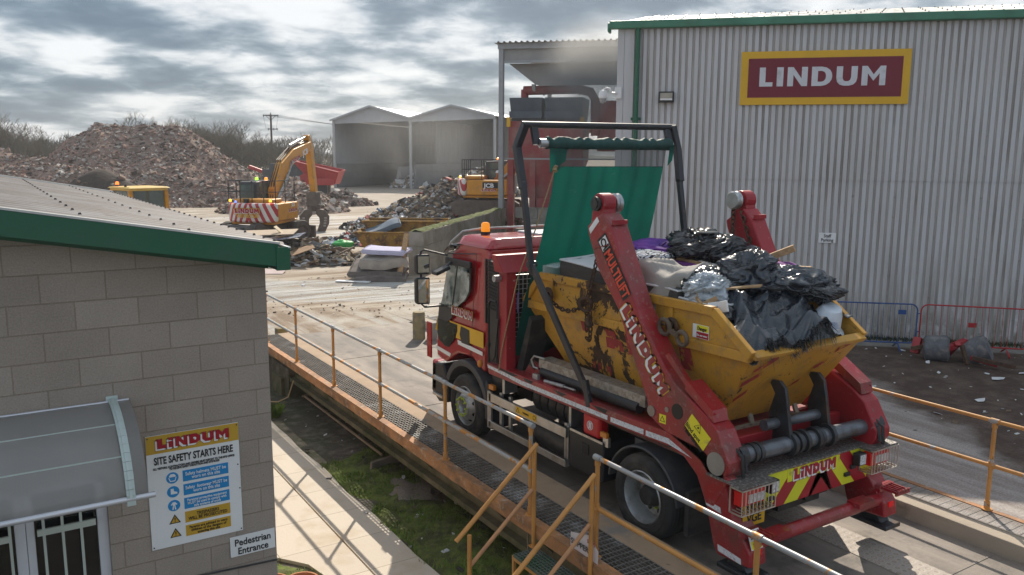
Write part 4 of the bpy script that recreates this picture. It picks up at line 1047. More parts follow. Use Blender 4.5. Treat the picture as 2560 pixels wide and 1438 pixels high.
# ---- frame and running gear
b = MB()
for s in (-1, 1): b.box(s * .42 - .04, s * .42 + .04, -1.25, 4.9, .78, 1.04)
for y in (-1.1, 0, 1.2, 2.4, 3.4): b.box(-.4, .4, y - .05, y + .05, .8, 1.0)
b.cyl((-.95, 0, .5), (.95, 0, .5), .09, n=10); b.cyl((-.95, 4.1, .5), (.95, 4.1, .5), .06, n=10); b.lathe([(0, -.2), (.2, -.12), (.2, .12), (0, .2)], (0, 0, .5), (0, 1, 0), 12)
b.box(-.30, .30, 3.6, 4.7, .55, 1.05)
tb(b, 'chassis', M_DARK)
def tyre_profile(R_, w, ri):
    h = w / 2; return [(ri, -h * .80), (ri + .03, -h * .92), (R_ - .10, -h), (R_ - .03, -h * .93), (R_, -h * .72), (R_, h * .72), (R_ - .03, h * .93), (R_ - .10, h), (ri + .03, h * .92), (ri, h * .80)]
def wheel(x, y, side, kind):
    R_, w = .495, .29
    c = V(x, y, R_); axv = V(side, 0, 0)
    b = MB(); b.lathe(tyre_profile(R_, w, .30), c, axv, 48)
    for k in range(4):
        xo = -w * .27 + k * w * .18
        b.torus(c + axv * xo, axv, R_ - .001, .006, 48, 4)
    b.torus(c + axv * (w * .485), axv, .405, .008, 48, 5); b.torus(c + axv * (w * .47), axv, .345, .007, 48, 5)
    wh_ = tb(b, 'wheel', M_RUBBER, smooth=True, ang=50)
    b = MB()
    if kind == 'front':
        prof = [(.305, .115), (.312, .125), (.300, .135), (.285, .10), (.275, .02), (.262, .02), (.245, .06), (.215, .125), (.165, .155), (.16, .16), (.155, .16)]
    else:
        prof = [(.305, .115), (.312, .125), (.300, .135), (.285, .10), (.272, .0), (.262, -.05), (.25, -.075), (.165, -.085), (.16, -.08), (.10, -.07)]
    b.lathe(prof, c, axv, 40); rim = tb(b, 'rim', M_RIM, wh_, smooth=True)
    b = MB(); fr, fa = frame(axv)[0], frame(axv)[1]
    hz = .092 if kind == 'front' else -.078; hr = .228 if kind == 'front' else .205
    for k in range(8 if kind == 'front' else 8):
        a = 2 * PI * (k + .5) / 8; d = fr * math.cos(a) + fa * math.sin(a)
        n_ = axv if kind != 'front' else (axv * .62 + d * .78).normalized()
        b.cyl(c + d * hr + axv * hz - n_ * .006, c + d * hr + axv * hz + n_ * .0085, .030, n=12)
    b.build('vent_hole', mat('black_hole', (.004, .004, .004), .9), rim)
    b = MB()
    if kind == 'front':
        b.lathe([(.172, .10), (.172, .168), (.165, .178), (.115, .178), (.108, .170), (.10, .06), (0, .06)], c, axv, 32); hubz, nr = .178, .142
    else:
        b.lathe([(.145, -.08), (.14, -.01), (.115, .05), (.10, .075), (0, .08)], c, axv, 32); hubz, nr = -.078, .162
    tb(b, 'hub', M_RIM if kind == 'front' else M_DARK, wh_, smooth=True)
    b = MB()
    for k in range(10):
        a = 2 * PI * k / 10; d = fr * math.cos(a) + fa * math.sin(a); q = c + d * nr + axv * hubz
        b.cyl(q, q + axv * .045, .017, .013, 8)
        t_ = (fa * math.cos(a) - fr * math.sin(a)) * (1 if k % 2 else -1)
        b.bar(q + axv * .02, q + axv * .02 + t_ * .042 - d * .006, .014, .01, axv)
    tb(b, 'nut_indicator', mat('lime_plastic', (.42, .50, .06), .5, var=.1), wh_)
    return wh_
for s in (-1, 1):
    wheel(s * 1.085, 4.10, s, 'front'); wheel(s * 1.075, 0.0, s, 'rear')
    b = MB(); b.lathe(tyre_profile(.495, .29, .30), V(s * .76, 0, .495), V(s, 0, 0), 32); b.lathe([(.30, .1), (.2, .1), (0, .1)], V(s * .76, 0, .495), V(s, 0, 0), 24); tb(b, 'wheel', M_RUBBER, smooth=True, ang=50)
def arch(y, z, R_, a0, a1, x0, x1, th, m, name='mudguard', flare=0.0):
    b = MB(); n = 20; vs = []
    for k in range(n + 1):
        a = rad(a0 + (a1 - a0) * k / n)
        for rr, xx in ((R_, x0), (R_ + th, x0), (R_ + th, x1), (R_, x1)): vs.append((xx, y + rr * math.cos(a), z + rr * math.sin(a)))
    fs = []
    for k in range(n):
        for q in range(4): fs.append((k * 4 + q, k * 4 + (q + 1) % 4, k * 4 + 4 + (q + 1) % 4, k * 4 + 4 + q))
    fs += [(0, 3, 2, 1), (n * 4, n * 4 + 1, n * 4 + 2, n * 4 + 3)]
    b.add(vs, fs); return tb(b, name, m, smooth=True, bevel=.012)
M_FENDER = mat('grey_black_fender', (.045, .048, .055), .5, var=.15, scale=3, col2=(.09, .085, .08), thr=.6, soft=.1, scale2=4)
for s in (-1, 1):
    arch(0.0, .495, .57, 8, 172, s * .62, s * 1.225, .03, M_FENDER)
    arch(4.10, .52, .60, 25, 186, s * .80, s * 1.215, .10, M_FENDER)
    b = MB(); b.pyz([(3.52, 1.05), (3.38, .95), (3.30, .34), (3.40, .32), (3.55, .62)], s * .85, s * 1.20); tb(b, 'mud_flap', M_PLASTIC, bevel=.02)
    b = MB(); b.box(s * .7, s * 1.18, -.72, -.66, .30, .80); tb(b, 'mud_flap', M_RUBBER)
# ---- cab
M_CABRED = mat('gloss_cab_red', (.36, .008, .014), .22, var=.05, scale=1, coat=.6)
XS = 1.15
side = [(3.62, 1.12), (3.60, 2.86), (3.66, 3.00), (4.30, 3.06), (4.55, 3.00), (4.72, 2.82), (4.93, 2.2), (5.10, 1.72), (5.20, 1.34), (5.19, 1.06), (4.86, 1.02), (4.66, 1.16), (4.45, 1.25), (4.0, 1.27), (3.80, 1.16)]
b = MB()
nseg = len(side)
def xin(z): return XS - max(0, z - 1.75) * .035 - (max(0, z - 2.86) * .55)
vs = []
for s in (-1, 1): vs += [(s * xin(z), y, z) for y, z in side]
fs = [list(range(nseg)), [nseg + i for i in range(nseg)][::-1]] + [(i, nseg + i, nseg + (i + 1) % nseg, (i + 1) % nseg) for i in range(nseg)]
b.add(vs, fs)
cabo = tb(b, 'cab', M_CABRED, bevel=.05, smooth=True, ang=30)
# domed roof panel
b = MB()
def roof_fn(u, v):
    x = -1.06 + 2.12 * u; y = 3.64 + 1.0 * v
    e = min(u, 1 - u, v * 1.0, 1 - v); k = min(1, e / .10); k = math.sqrt(max(0, 1 - (1 - k) ** 2))
    return V(x, y, 2.985 + .145 * k)
b.grid(roof_fn, 24, 16); tb(b, 'roof', M_CABRED, cabo, smooth=True, ang=180)
b = MB(); b.box(-.05, .62, 3.85, 4.45, 3.125, 3.16); tb(b, 'roof_hatch', mat('pale_hatch', (.50, .52, .56), .3, var=.05), cabo, bevel=.02)
M_SEAL = mat('black_seal', (.01, .01, .011), .5)
def panel(pts, x, m, name, par=cabo, th=.004):
    b = MB(); s = -1 if x < 0 else 1
    b.add([(s * (xin(z) + abs(x) - XS), y, z) for y, z in pts], [list(range(len(pts))) if s > 0 else list(range(len(pts)))[::-1]])
    return tb(b, name, m, par, solid=th)
win = [(5.01, 1.97), (4.96, 2.05), (4.79, 2.66), (4.05, 2.70), (4.06, 2.30), (4.18, 2.15), (4.45, 1.99), (4.70, 1.94)]
def inset(pts, d):
    cy = sum(p[0] for p in pts) / len(pts); cz = sum(p[1] for p in pts) / len(pts)
    return [(y + (cy - y) * d, z + (cz - z) * d) for y, z in pts]
M_CABGLASS = mat('cab_glass', (.16, .20, .20), .03, var=.5, scale=2.2, spec=.9, col2=(.34, .38, .36), thr=.52, soft=.05, scale2=2.6, col3=(.02, .025, .025), thr3=.58, scale3=3.5)
for s in (-1, 1):
    w = panel(win, s * (XS + .012), M_SEAL, 'window'); panel(inset(win, .06), s * (XS + .020), M_CABGLASS, 'pane', w)
    panel([(4.62, 1.95), (4.59, 1.95), (4.44, 2.68), (4.47, 2.68)], s * (XS + .026), M_SEAL, 'division_bar', w)
    lw = [(5.10, 1.72), (4.45, 1.72), (4.44, 1.62), (4.56, 1.44), (4.74, 1.30), (4.86, 1.30), (5.06, 1.36), (5.12, 1.48)]
    w = panel(lw, s * (XS + .012), M_SEAL, 'window'); panel(inset(lw, .08), s * (XS + .019), mat('door_low_glass', (.035, .04, .03), .04, var=.5, scale=4, col2=(.10, .105, .07), thr=.6, soft=.05, scale2=5, spec=.8), 'pane', w)
    panel([(5.06, 1.97), (4.56, 1.97), (4.63, 1.80), (4.78, 1.70), (5.10, 1.70)], s * (XS + .010), M_PLASTIC, 'door_trim')
    panel([(5.29, 1.73), (5.12, 1.73), (5.13, 1.51), (5.20, 1.51)][1:] + [(5.085, 1.73)], s * (XS + .008), M_YELLOW, 'yellow_band')
    panel([(4.72, 1.74), (3.64, 1.74), (3.64, 1.50), (4.50, 1.50), (4.46, 1.60)], s * (XS + .008), M_YELLOW, 'yellow_band')
    panel([(4.32, 1.72), (4.06, 1.70), (4.05, 1.46), (4.30, 1.46), (4.36, 1.58)], s * (XS + .014), M_PLASTIC, 'door_handle')
    panel([(4.44, 1.48), (3.66, 1.44), (3.66, 1.38), (4.42, 1.41)], s * (XS + .010), M_WHITE, 'reflective_strip')
    panel([(5.17, 1.19), (4.70, 1.15), (4.66, 1.21), (5.18, 1.25)], s * (XS + .010), M_WHITE, 'reflective_strip')
    for pts in ([(4.04, 1.30), (4.03, 1.30), (3.93, 2.88), (3.94, 2.88)], [(4.83, 2.80), (3.94, 2.88), (3.94, 2.895), (4.83, 2.815)]): panel(pts, s * (XS + .006), M_SEAL, 'door_seam')
    # step and lower corner
    b = MB(); b.pyz([(5.32, .95), (4.95, .98), (4.78, .70), (4.78, .36), (5.10, .30), (5.36, .44)], s * .55, s * 1.16); tb(b, 'step_unit', M_PLASTIC, bevel=.03)
    b = MB(); b.box(s * .9, s * 1.20, 4.90, 5.25, .40, .44); tb(b, 'step', M_ALU, bevel=.005)
    b = MB(); b.box(s * .9, s * 1.19, 4.92, 5.22, .70, .74); tb(b, 'step', M_ALU, bevel=.005)
logo(cabo, (-XS - .018, 4.60, 1.885), (0, -1, 0), (0, 0, 1), .66, .12, [M_RED, M_WHITE, M_YELLOW], outline=.006, world=False, lift=.0015)
# windscreen, visor, grille bars, bumper
b = MB(); b.hexa([(-.98, 5.065, 1.86), (.98, 5.065, 1.86), (.98, 5.08, 1.86), (-.98, 5.08, 1.86), (-.96, 4.755, 2.76), (.96, 4.755, 2.76), (.96, 4.775, 2.76), (-.96, 4.775, 2.76)]); tb(b, 'windscreen', M_CABGLASS, cabo)
b = MB(); b.grid(lambda u, v: V(-1.12 + 2.24 * u, 4.62 + .42 * v - .06 * abs(2 * u - 1) ** 6, 2.99 + .05 * math.sin(v * 2) - .20 * v * v - .04 * abs(2 * u - 1) ** 6), 20, 6); tb(b, 'sun_visor', mat('smoked_visor', (.10, .10, .10), .15, var=0, trans=.3), cabo, smooth=True, solid=.006)
b = MB(); b.tube([(-1.02, 5.0, 2.82), (-1.0, 4.92, 2.98), (-.9, 4.72, 3.16), (-.6, 4.62, 3.20), (.6, 4.62, 3.20), (.9, 4.72, 3.16), (1.02, 5.0, 2.82)], .02, 8); tb(b, 'light_bar', M_GALV, cabo, smooth=True)
b = MB(); b.box(-1.16, 1.16, 5.16, 5.34, .45, .98); tb(b, 'bumper', M_CABRED, bevel=.04)
b = MB(); b.box(-1.22, -1.19, 5.25, 5.40, 1.02, 1.62); b.box(1.19, 1.22, 5.25, 5.40, 1.02, 1.62); tb(b, 'wind_deflector', M_CABRED, cabo, bevel=.01)
# mirrors
for s in (-1, 1):
    for zc, hh, nm in ((2.63, .34, 'mirror'), (2.20, .46, 'mirror')):
        b = MB(); x0 = s * 1.34; x1 = s * 1.56
        b.add([(x0, 5.00, zc - hh / 2), (x1, 5.06, zc - hh / 2), (x1, 5.18, zc - hh / 2 + .03), (x0, 5.16, zc - hh / 2 + .03), (x0, 5.00, zc + hh / 2), (x1, 5.06, zc + hh / 2), (x1, 5.18, zc + hh / 2 - .04), (x0, 5.16, zc + hh / 2 - .04)],
              [(0, 3, 2, 1), (4, 5, 6, 7), (0, 1, 5, 4), (1, 2, 6, 5), (2, 3, 7, 6), (3, 0, 4, 7)])
        mo = tb(b, nm, M_PLASTIC, bevel=.035)
        b = MB(); b.add([(x0 + s * .025, 4.998, zc - hh / 2 + .04), (x1 - s * .025, 5.048, zc - hh / 2 + .04), (x1 - s * .025, 5.048, zc + hh / 2 - .04), (x0 + s * .025, 4.998, zc + hh / 2 - .04)], [(0, 1, 2, 3)]); tb(b, 'mirror_glass', mat('mirror_glass', (.6, .62, .63), .03, 1.0, var=0), mo, solid=.004)
    b = MB(); b.tube([(s * 1.13, 4.80, 2.78), (s * 1.42, 5.05, 2.86), (s * 1.46, 5.10, 2.83), (s * 1.46, 5.10, 1.98), (s * 1.42, 5.06, 1.93), (s * 1.14, 4.90, 1.96)], .018, 8); tb(b, 'mirror_arm', M_PLASTIC, smooth=True)
    b = MB(); b.box(s * 1.13, s * 1.18, 4.02, 4.80, 2.66, 2.76); tb(b, 'mirror_mount', M_PLASTIC, cabo, bevel=.01)
b = MB(); b.cbox((-1.36, 4.60, 2.58), (.26, .18, .06), Matrix.Rotation(rad(-20), 3, 'Y')); b.bar((-1.15, 4.62, 2.72), (-1.3, 4.6, 2.6), .05, .03); tb(b, 'kerb_mirror', M_PLASTIC, bevel=.02)
# beacons on the roof
M_AMBER = mat('amber_beacon', (.75, .24, .01), .2, var=.1, emit=(1, .33, .02), estr=.55)
for x in (-.66, .80):
    b = MB(); b.cyl((x, 4.42, 3.10), (x, 4.42, 3.17), .075, n=16); be = tb(b, 'beacon', M_PLASTIC, cabo)
    b = MB(); b.lathe([(.068, .0), (.072, .03), (.066, .12), (.045, .145), (0, .15)], (x, 4.42, 3.17), (0, 0, 1), 18); tb(b, 'lens', M_AMBER, be, smooth=True)
    b = MB(); b.blob((x, 4.40, 3.24), (.026, .026, .03), 0, 0, 1, 10, 6); tb(b, 'bulb', mat('lit_bulb', (1, .8, .3), .4, emit=(1, .75, .25), estr=6), be)
b = MB(); b.tube([(-1.05, 4.7, 2.93), (-1.08, 4.78, 2.93)], .035, 10); tb(b, 'camera', M_PLASTIC, cabo)
# air intake and dark stack behind the cab
b = MB(); b.box(-1.13, -.55, 3.25, 3.57, 1.30, 2.86); b.box(-1.10, -.5, 3.15, 3.5, .95, 1.32); tb(b, 'air_intake', M_PLASTIC, bevel=.03)
b = MB()
for i in range(15): z = 2.12 + .05 * i; b.bar((-1.145, 3.30, z), (-1.145, 3.56, z + .03), .012, .012)
b.box(-1.16, -1.13, 3.56, 3.60, 1.9, 2.86)
tb(b, 'louvre', M_SEAL)
b = MB(); b.box(-1.1, 1.1, 3.57, 3.62, 1.3, 2.84); tb(b, 'cab_back', M_CABRED, cabo)
b = MB(); b.hexa([(.05, 3.555, 2.15), (.75, 3.555, 2.15), (.75, 3.565, 2.15), (.05, 3.565, 2.15), (.05, 3.555, 2.72), (.75, 3.555, 2.72), (.75, 3.565, 2.72), (.05, 3.565, 2.72)]); b.box(-.85, -.3, 3.555, 3.565, 2.15, 2.72); tb(b, 'rear_window', M_CABGLASS, cabo)
# ---- headboard with mesh window
hb = MB(); y0, y1 = 3.02, 3.10
hb.box(-1.22, -1.06, y0 - .12, y1, 1.33, 2.74); hb.box(1.06, 1.22, y0 - .12, y1, 1.33, 2.74)
hb.hexa([(-1.30, y0 - .16, 2.74), (1.30, y0 - .16, 2.74), (1.30, y1, 2.74), (-1.30, y1, 2.74), (-1.34, y0 - .02, 2.98), (1.34, y0 - .02, 2.98), (1.34, y1 + .02, 2.98), (-1.34, y1 + .02, 2.98)])
hb.box(-1.06, 1.06, y0, y1, 1.33, 1.70); hb.box(-.35, .35, y0, y1, 1.70, 2.74)
hbo = tb(hb, 'headboard', M_REDOLD, bevel=.01)
for x0, x1 in ((-1.06, -.35), (.35, 1.06)):
    b = MB()
    for i in range(11): x = x0 + (x1 - x0) * i / 10; b.cyl((x, y0 + .03, 1.70), (x, y0 + .03, 2.74), .005, n=5)
    for i in range(16): z = 1.70 + 1.04 * i / 15; b.cyl((x0, y0 + .035, z), (x1, y0 + .035, z), .005, n=5)
    tb(b, 'mesh_guard', M_GALV, hbo)
b = MB(); b.tube([(-1.24, 3.35, 1.36), (-1.24, 3.35, 2.24), (-1.24, 3.30, 2.30), (-1.24, 3.15, 2.30), (-1.24, 3.12, 2.24), (-1.24, 3.12, 1.4)], .016, 8); b.box(-1.26, -1.22, 3.33, 3.37, 1.60, 1.66); tb(b, 'grab_rail', M_PLASTIC, smooth=True)
b = MB(); b.pyz([(3.24, 1.40), (3.16, 1.48), (3.06, 2.05), (3.11, 2.05), (3.22, 1.55)], -1.26, -1.24); tb(b, 'black_guard', M_PLASTIC)
b = MB(); b.cyl((-1.32, 3.08, 2.64), (-1.22, 3.08, 2.64), .05, n=14); tb(b, 'work_lamp', M_RIM, hbo)
# ---- platform, side rails, stabiliser legs
M_BED = mat('dirty_bed_plate', (.17, .115, .085), .85, var=.3, scale=3, col2=(.20, .025, .03), thr=.58, soft=.1, scale2=2, col3=(.08, .06, .05), thr3=.58, scale3=5, bump=.01, bscale=20)
b = MB(); b.box(-1.10, 1.10, -.98, 3.40, 1.14, 1.24); tb(b, 'platform', M_BED)
b = MB(); b.box(-.72, .72, -.95, 2.9, 1.24, 1.36); b.box(-.9, .9, -1.02, -.94, 1.16, 1.44); tb(b, 'subframe', M_REDOLD, bevel=.01)
M_STRIP = mat('reflective_white', (.66, .68, .72), .4, var=.10, scale=40, col2=(.45, .45, .48), thr=.55, scale2=30)
M_PATCH = mat('black_scuff', (.03, .025, .025), .6, var=.3)
for s in (-1, 1):
    rail = [(3.43, 1.34), (3.38, 1.18), (.6, 1.21), (-.42, 1.24), (-.66, 1.20), (-.86, 1.06), (-1.0, .80), (-1.12, .80), (-1.30, 1.15), (-.95, 1.36), (-.5, 1.40), (.6, 1.37)]
    b = MB(); b.pyz(rail, s * 1.10, s * 1.225); ro = tb(b, 'side_rail', M_RED, bevel=.012)
    b = MB(); b.box(s * .78, s * 1.11, -.5, 3.40, 1.25, 1.33); tb(b, 'walkway', M_RED)
    for pts in ([(3.41, 1.315), (2.9, 1.30), (2.5, 1.285), (.62, 1.30), (.62, 1.245), (2.5, 1.225), (2.9, 1.25), (3.39, 1.27)], [(.56, 1.30), (-.02, 1.315), (-.02, 1.255), (.56, 1.24)], [(-.06, 1.315), (-.42, 1.33), (-.78, 1.22), (-.42, 1.268), (-.06, 1.255)]):
        b = MB(); b.pyz(pts, s * 1.2255, s * 1.2285); tb(b, 'reflective_strip', M_STRIP, ro)
    for pts in ([(3.3, 1.338), (2.55, 1.335), (2.75, 1.29)], [(2.45, 1.34), (2.2, 1.34), (2.25, 1.295), (2.4, 1.30)], [(2.35, 1.22), (2.15, 1.22), (2.2, 1.20)], [(1.75, 1.345), (1.45, 1.35), (1.55, 1.30)], [(1.35, 1.235), (1.1, 1.24), (1.2, 1.215)], [(.95, 1.36), (.62, 1.365), (.66, 1.31), (.8, 1.32)], [(-.40, 1.25), (-.5, 1.26), (-.45, 1.24)]):
        b = MB(); b.pyz(pts, s * 1.2252, s * 1.2272); tb(b, 'paint_scuff', M_PATCH, ro)
    xa, xb = s * .98, s * 1.22
    leg = [(-.98, .86), (-1.12, .40), (-1.18, .31), (-1.62, .34), (-1.60, .50), (-1.36, .80), (-1.22, 1.14), (-1.02, 1.14)]
    b = MB(); b.pyz(leg, xa, xb); lo = tb(b, 'stabiliser_leg', M_RED, bevel=.02)
    b = MB(); b.pyz([(-1.19, .43), (-1.50, .40), (-1.51, .34), (-1.20, .36)], s * 1.2215, s * 1.2245); b.pyz([(-.985, .85), (-1.20, .83), (-1.22, .77), (-1.01, .79)], s * 1.2215, s * 1.2245); tb(b, 'reflective_strip', M_STRIP, lo)
    b = MB(); b.box(s * .96, s * 1.24, -1.66, -1.20, .20, .25); b.pyz([(-1.28, .25), (-1.56, .25), (-1.5, .33), (-1.3, .33)], s * 1.02, s * 1.18); tb(b, 'foot', M_STEEL, lo, bevel=.01)
    b = MB(); b.box(s * 1.06, s * 1.14, -1.615, -1.60, .45, .51); tb(b, 'marker_lamp', mat('red_lens', (.55, .01, .015), .25, emit=(1, .02, .02), estr=.15), lo)
    b = MB()
    for i in range(5): x = s * (1.0 + .05 * i); b.box(x - .008, x + .008, -1.74, -1.50, .66, .69)
    b.box(min(s * .98, s * 1.24), max(s * .98, s * 1.24), -1.74, -1.72, .64, .69); b.box(min(s * .98, s * 1.24), max(s * .98, s * 1.24), -1.54, -1.47, .62, .69)
    tb(b, 'step', M_RED, lo)
b = MB(); b.tube([(-1.0, -1.50, .52), (1.0, -1.50, .52)], .072, 14); b.box(-.92, -.62, -1.62, -1.46, .56, .61); b.box(.50, .78, -1.62, -1.46, .56, .61); tb(b, 'underrun_bar', M_RED, smooth=True)
def sticker(pts, x, m, name='sticker', par=None):
    s = -1 if x < 0 else 1
    b = MB(); b.add([(x, y, z) for y, z in pts], [list(range(len(pts)))]); return tb(b, name, m, par or tk, solid=.003)
# ---- rear end
b = MB(); b.box(-.90, .98, -1.34, -1.24, .74, 1.12); tb(b, 'rear_beam', M_DARK)
cv = MB(); cx0, cx1, cz0, cz1, cy = -.84, 1.06, .74, 1.12, -1.355
cv.m = 0; cv.box(cx0, cx1, cy, cy + .01, cz0, cz1)
cv.m = 1
def clipstripe(xa, xb, xc, xd):   # bottom xa..xb, top xc..xd, clipped to board
    def at(x0, x1, t): return x0 + (x1 - x0) * t
    pts = []
    for k in range(25):
        t = k / 24; pts.append((at(xa, xc, t), at(xb, xd, t), cz0 + (cz1 - cz0) * t))
    for (l0, r0, z0), (l1, r1, z1) in zip(pts, pts[1:]):
        q = [max(cx0, min(cx1, a)) for a in (l0, r0, r1, l1)]
        if q[1] - q[0] > .001 or q[2] - q[3] > .001: cv.add([(q[0], cy - .002, z0), (q[1], cy - .002, z0), (q[2], cy - .002, z1), (q[3], cy - .002, z1)], [(0, 1, 2, 3)])
mid = .16
for xa, w in ((-.82, .22), (-.38, .22)): clipstripe(mid + xa, mid + xa + w, mid + xa + .34, mid + xa + w + .34)
for xa, w in ((.16, .22), (.60, .22)): clipstripe(mid + xa, mid + xa + w, mid + xa - .34, mid + xa + w - .34)
clipstripe(mid - .20, mid + .20, mid - .01, mid + .01)
cbd = tb(cv, 'chevron_board', [mat('fluorescent_yellow', (.68, .68, .02), .4, var=.07, col2=(.4, .38, .08), thr=.68, scale2=6), mat('chevron_red', (.34, .006, .018), .4, var=.08)])
b = MB(); b.box(-.40, .46, cy - .004, cy - .001, .975, 1.115); tb(b, 'name_panel', MATS['fluorescent_yellow'], cbd)
logo(cbd, (-.30, cy - .006, .985), (1, 0, 0), (0, 0, 1), .70, .12, [M_REDINK, M_WHITE, M_REDINK], outline=.003, world=False, lift=.0012)
b = MB(); b.box(-1.25, 1.30, -1.365, -1.02, 1.125, 1.145); b.box(-1.27, -.76, -1.51, -1.36, 1.125, 1.143); b.box(.80, 1.30, -1.51, -1.36, 1.125, 1.143); tb(b, 'rear_step', mat('treadplate', (.16, .15, .14), .5, .5, var=.3, scale=30, col2=(.34, .33, .31), thr=.55, soft=.03, scale2=28, bump=.006, bscale=28))
M_REDLENS = mat('tail_lens', (.42, .008, .012), .2, var=.1, emit=(1, .02, .01), estr=.06); M_CLEARL = mat('clear_lens', (.62, .60, .60), .2, var=.3, scale=30)
for s, xa, xb in ((-1, -1.27, -.78), (1, .82, 1.30)):
    y0, y1 = -1.52, -1.36
    b = MB(); xs = [xa + (xb - xa) * i / 9 for i in range(10)]
    for x in xs: b.box(x - .005, x + .005, y0 - .006, y0, .86, 1.12); b.box(x - .005, x + .005, y0, y1, .86, .872)
    for z in (.862, 1.12): b.box(xa, xb, y0 - .008, y0 + .002, z - .006, z + .006)
    for x in (xa, xb):
        for z in (.862, 1.12): b.box(x - .006, x + .006, y0, y1, z - .006, z + .006)
        b.box(x - .006, x + .006, y1 - .012, y1, .86, 1.12)
    gd = tb(b, 'lamp_guard', M_ALU)
    b = MB(); b.box(xa + .06, xb - .08, -1.46, -1.36, .92, 1.07); lo = tb(b, 'tail_lamp', M_REDLENS, bevel=.008)
    b = MB(); b.box(xa + .16, xb - .10, -1.466, -1.459, .94, 1.03); tb(b, 'clear_lens', M_CLEARL, lo)
    xw = xb + .07 if s < 0 else xa - .08
    b = MB(); b.box(xw - .065, xw + .065, -1.46, -1.37, .96, 1.10); wl_ = tb(b, 'work_light', M_PLASTIC, bevel=.012)
    b = MB(); b.box(xw - .05, xw + .05, -1.464, -1.458, .975, 1.085); tb(b, 'lens', mat('led_lens', (.55, .57, .60), .15, var=.5, scale=50), wl_)
for x, z in ((-.66, .86), (.70, .93), (.60, .86), (-.70, .80)):
    b = MB(); b.box(x - .045, x + .045, cy - .03, cy, z - .022, z + .022); tb(b, 'marker_lamp', M_PLASTIC, bevel=.006)
b = MB(); b.box(-1.12, -.80, -1.415, -1.408, .66, .93); pl_ = tb(b, 'number_plate', mat('plate_yellow', (.62, .36, .012), .4, var=.08))
text(pl_, 'YR22\nVGE', .128, (-.96, -1.418, .915), (1, 0, 0), (0, 0, 1), M_BLACK, 'CENTER', .003, .92, world=False, line=.85)
b = MB(); b.box(-.2, .5, -1.1, -1.0, .50, .74); b.cyl((.1, -1.25, .66), (.1, -1.05, .66), .05, n=12); tb(b, 'tow_coupling', M_DARK)
# pivot tube across the tail, collars, hooks
M_TUBE = mat('greasy_grey_tube', (.16, .175, .20), .35, .5, var=.25, scale=4, col2=(.05, .05, .055), thr=.55, soft=.1, scale2=3, col3=(.16, .08, .045), thr3=.66, scale3=6)
PY, PZ = -1.17, 1.32
b = MB(); b.tube([(-1.02, PY, PZ), (1.16, PY - .10, PZ)], .088, 20); b.tube([(-.45, PY + .12, PZ + .20), (.42, PY + .08, PZ + .20)], .06, 14)
tb(b, 'pivot_tube', M_TUBE, smooth=True)
b = MB()
for x, r_ in ((-.78, .105), (-.70, .105), (-.22, .13), (-.12, .12), (-.02, .125), (.16, .125), (.22, .12), (.38, .13)): b.cyl((x - .025, PY - .045 * (x + 1) , PZ), (x + .025, PY - .045 * (x + 1), PZ), r_, n=18)
b.lathe([(.09, -.06), (.15, -.05), (.17, .05), (.09, .06)], (1.10, PY - .1, PZ), (1, 0, 0), 18); b.lathe([(.09, -.05), (.13, -.05), (.13, .05), (.09, .06)], (-.97, PY, PZ), (1, 0, 0), 18)
tb(b, 'collar', M_STEEL, smooth=True)
for x in (-.24, .40):
    hook = [(PY - .10, PZ + .02), (PY + .16, PZ - .02), (PY + .22, PZ + .30), (PY + .15, PZ + .52), (PY + .22, PZ + .62), (PY + .20, PZ + .66), (PY + .10, PZ + .67), (PY + .02, PZ + .60), (PY - .02, PZ + .42), (PY - .06, PZ + .2)]
    b = MB(); b.pyz(hook, x - .025, x + .025); tb(b, 'hook', M_STEEL, bevel=.008)
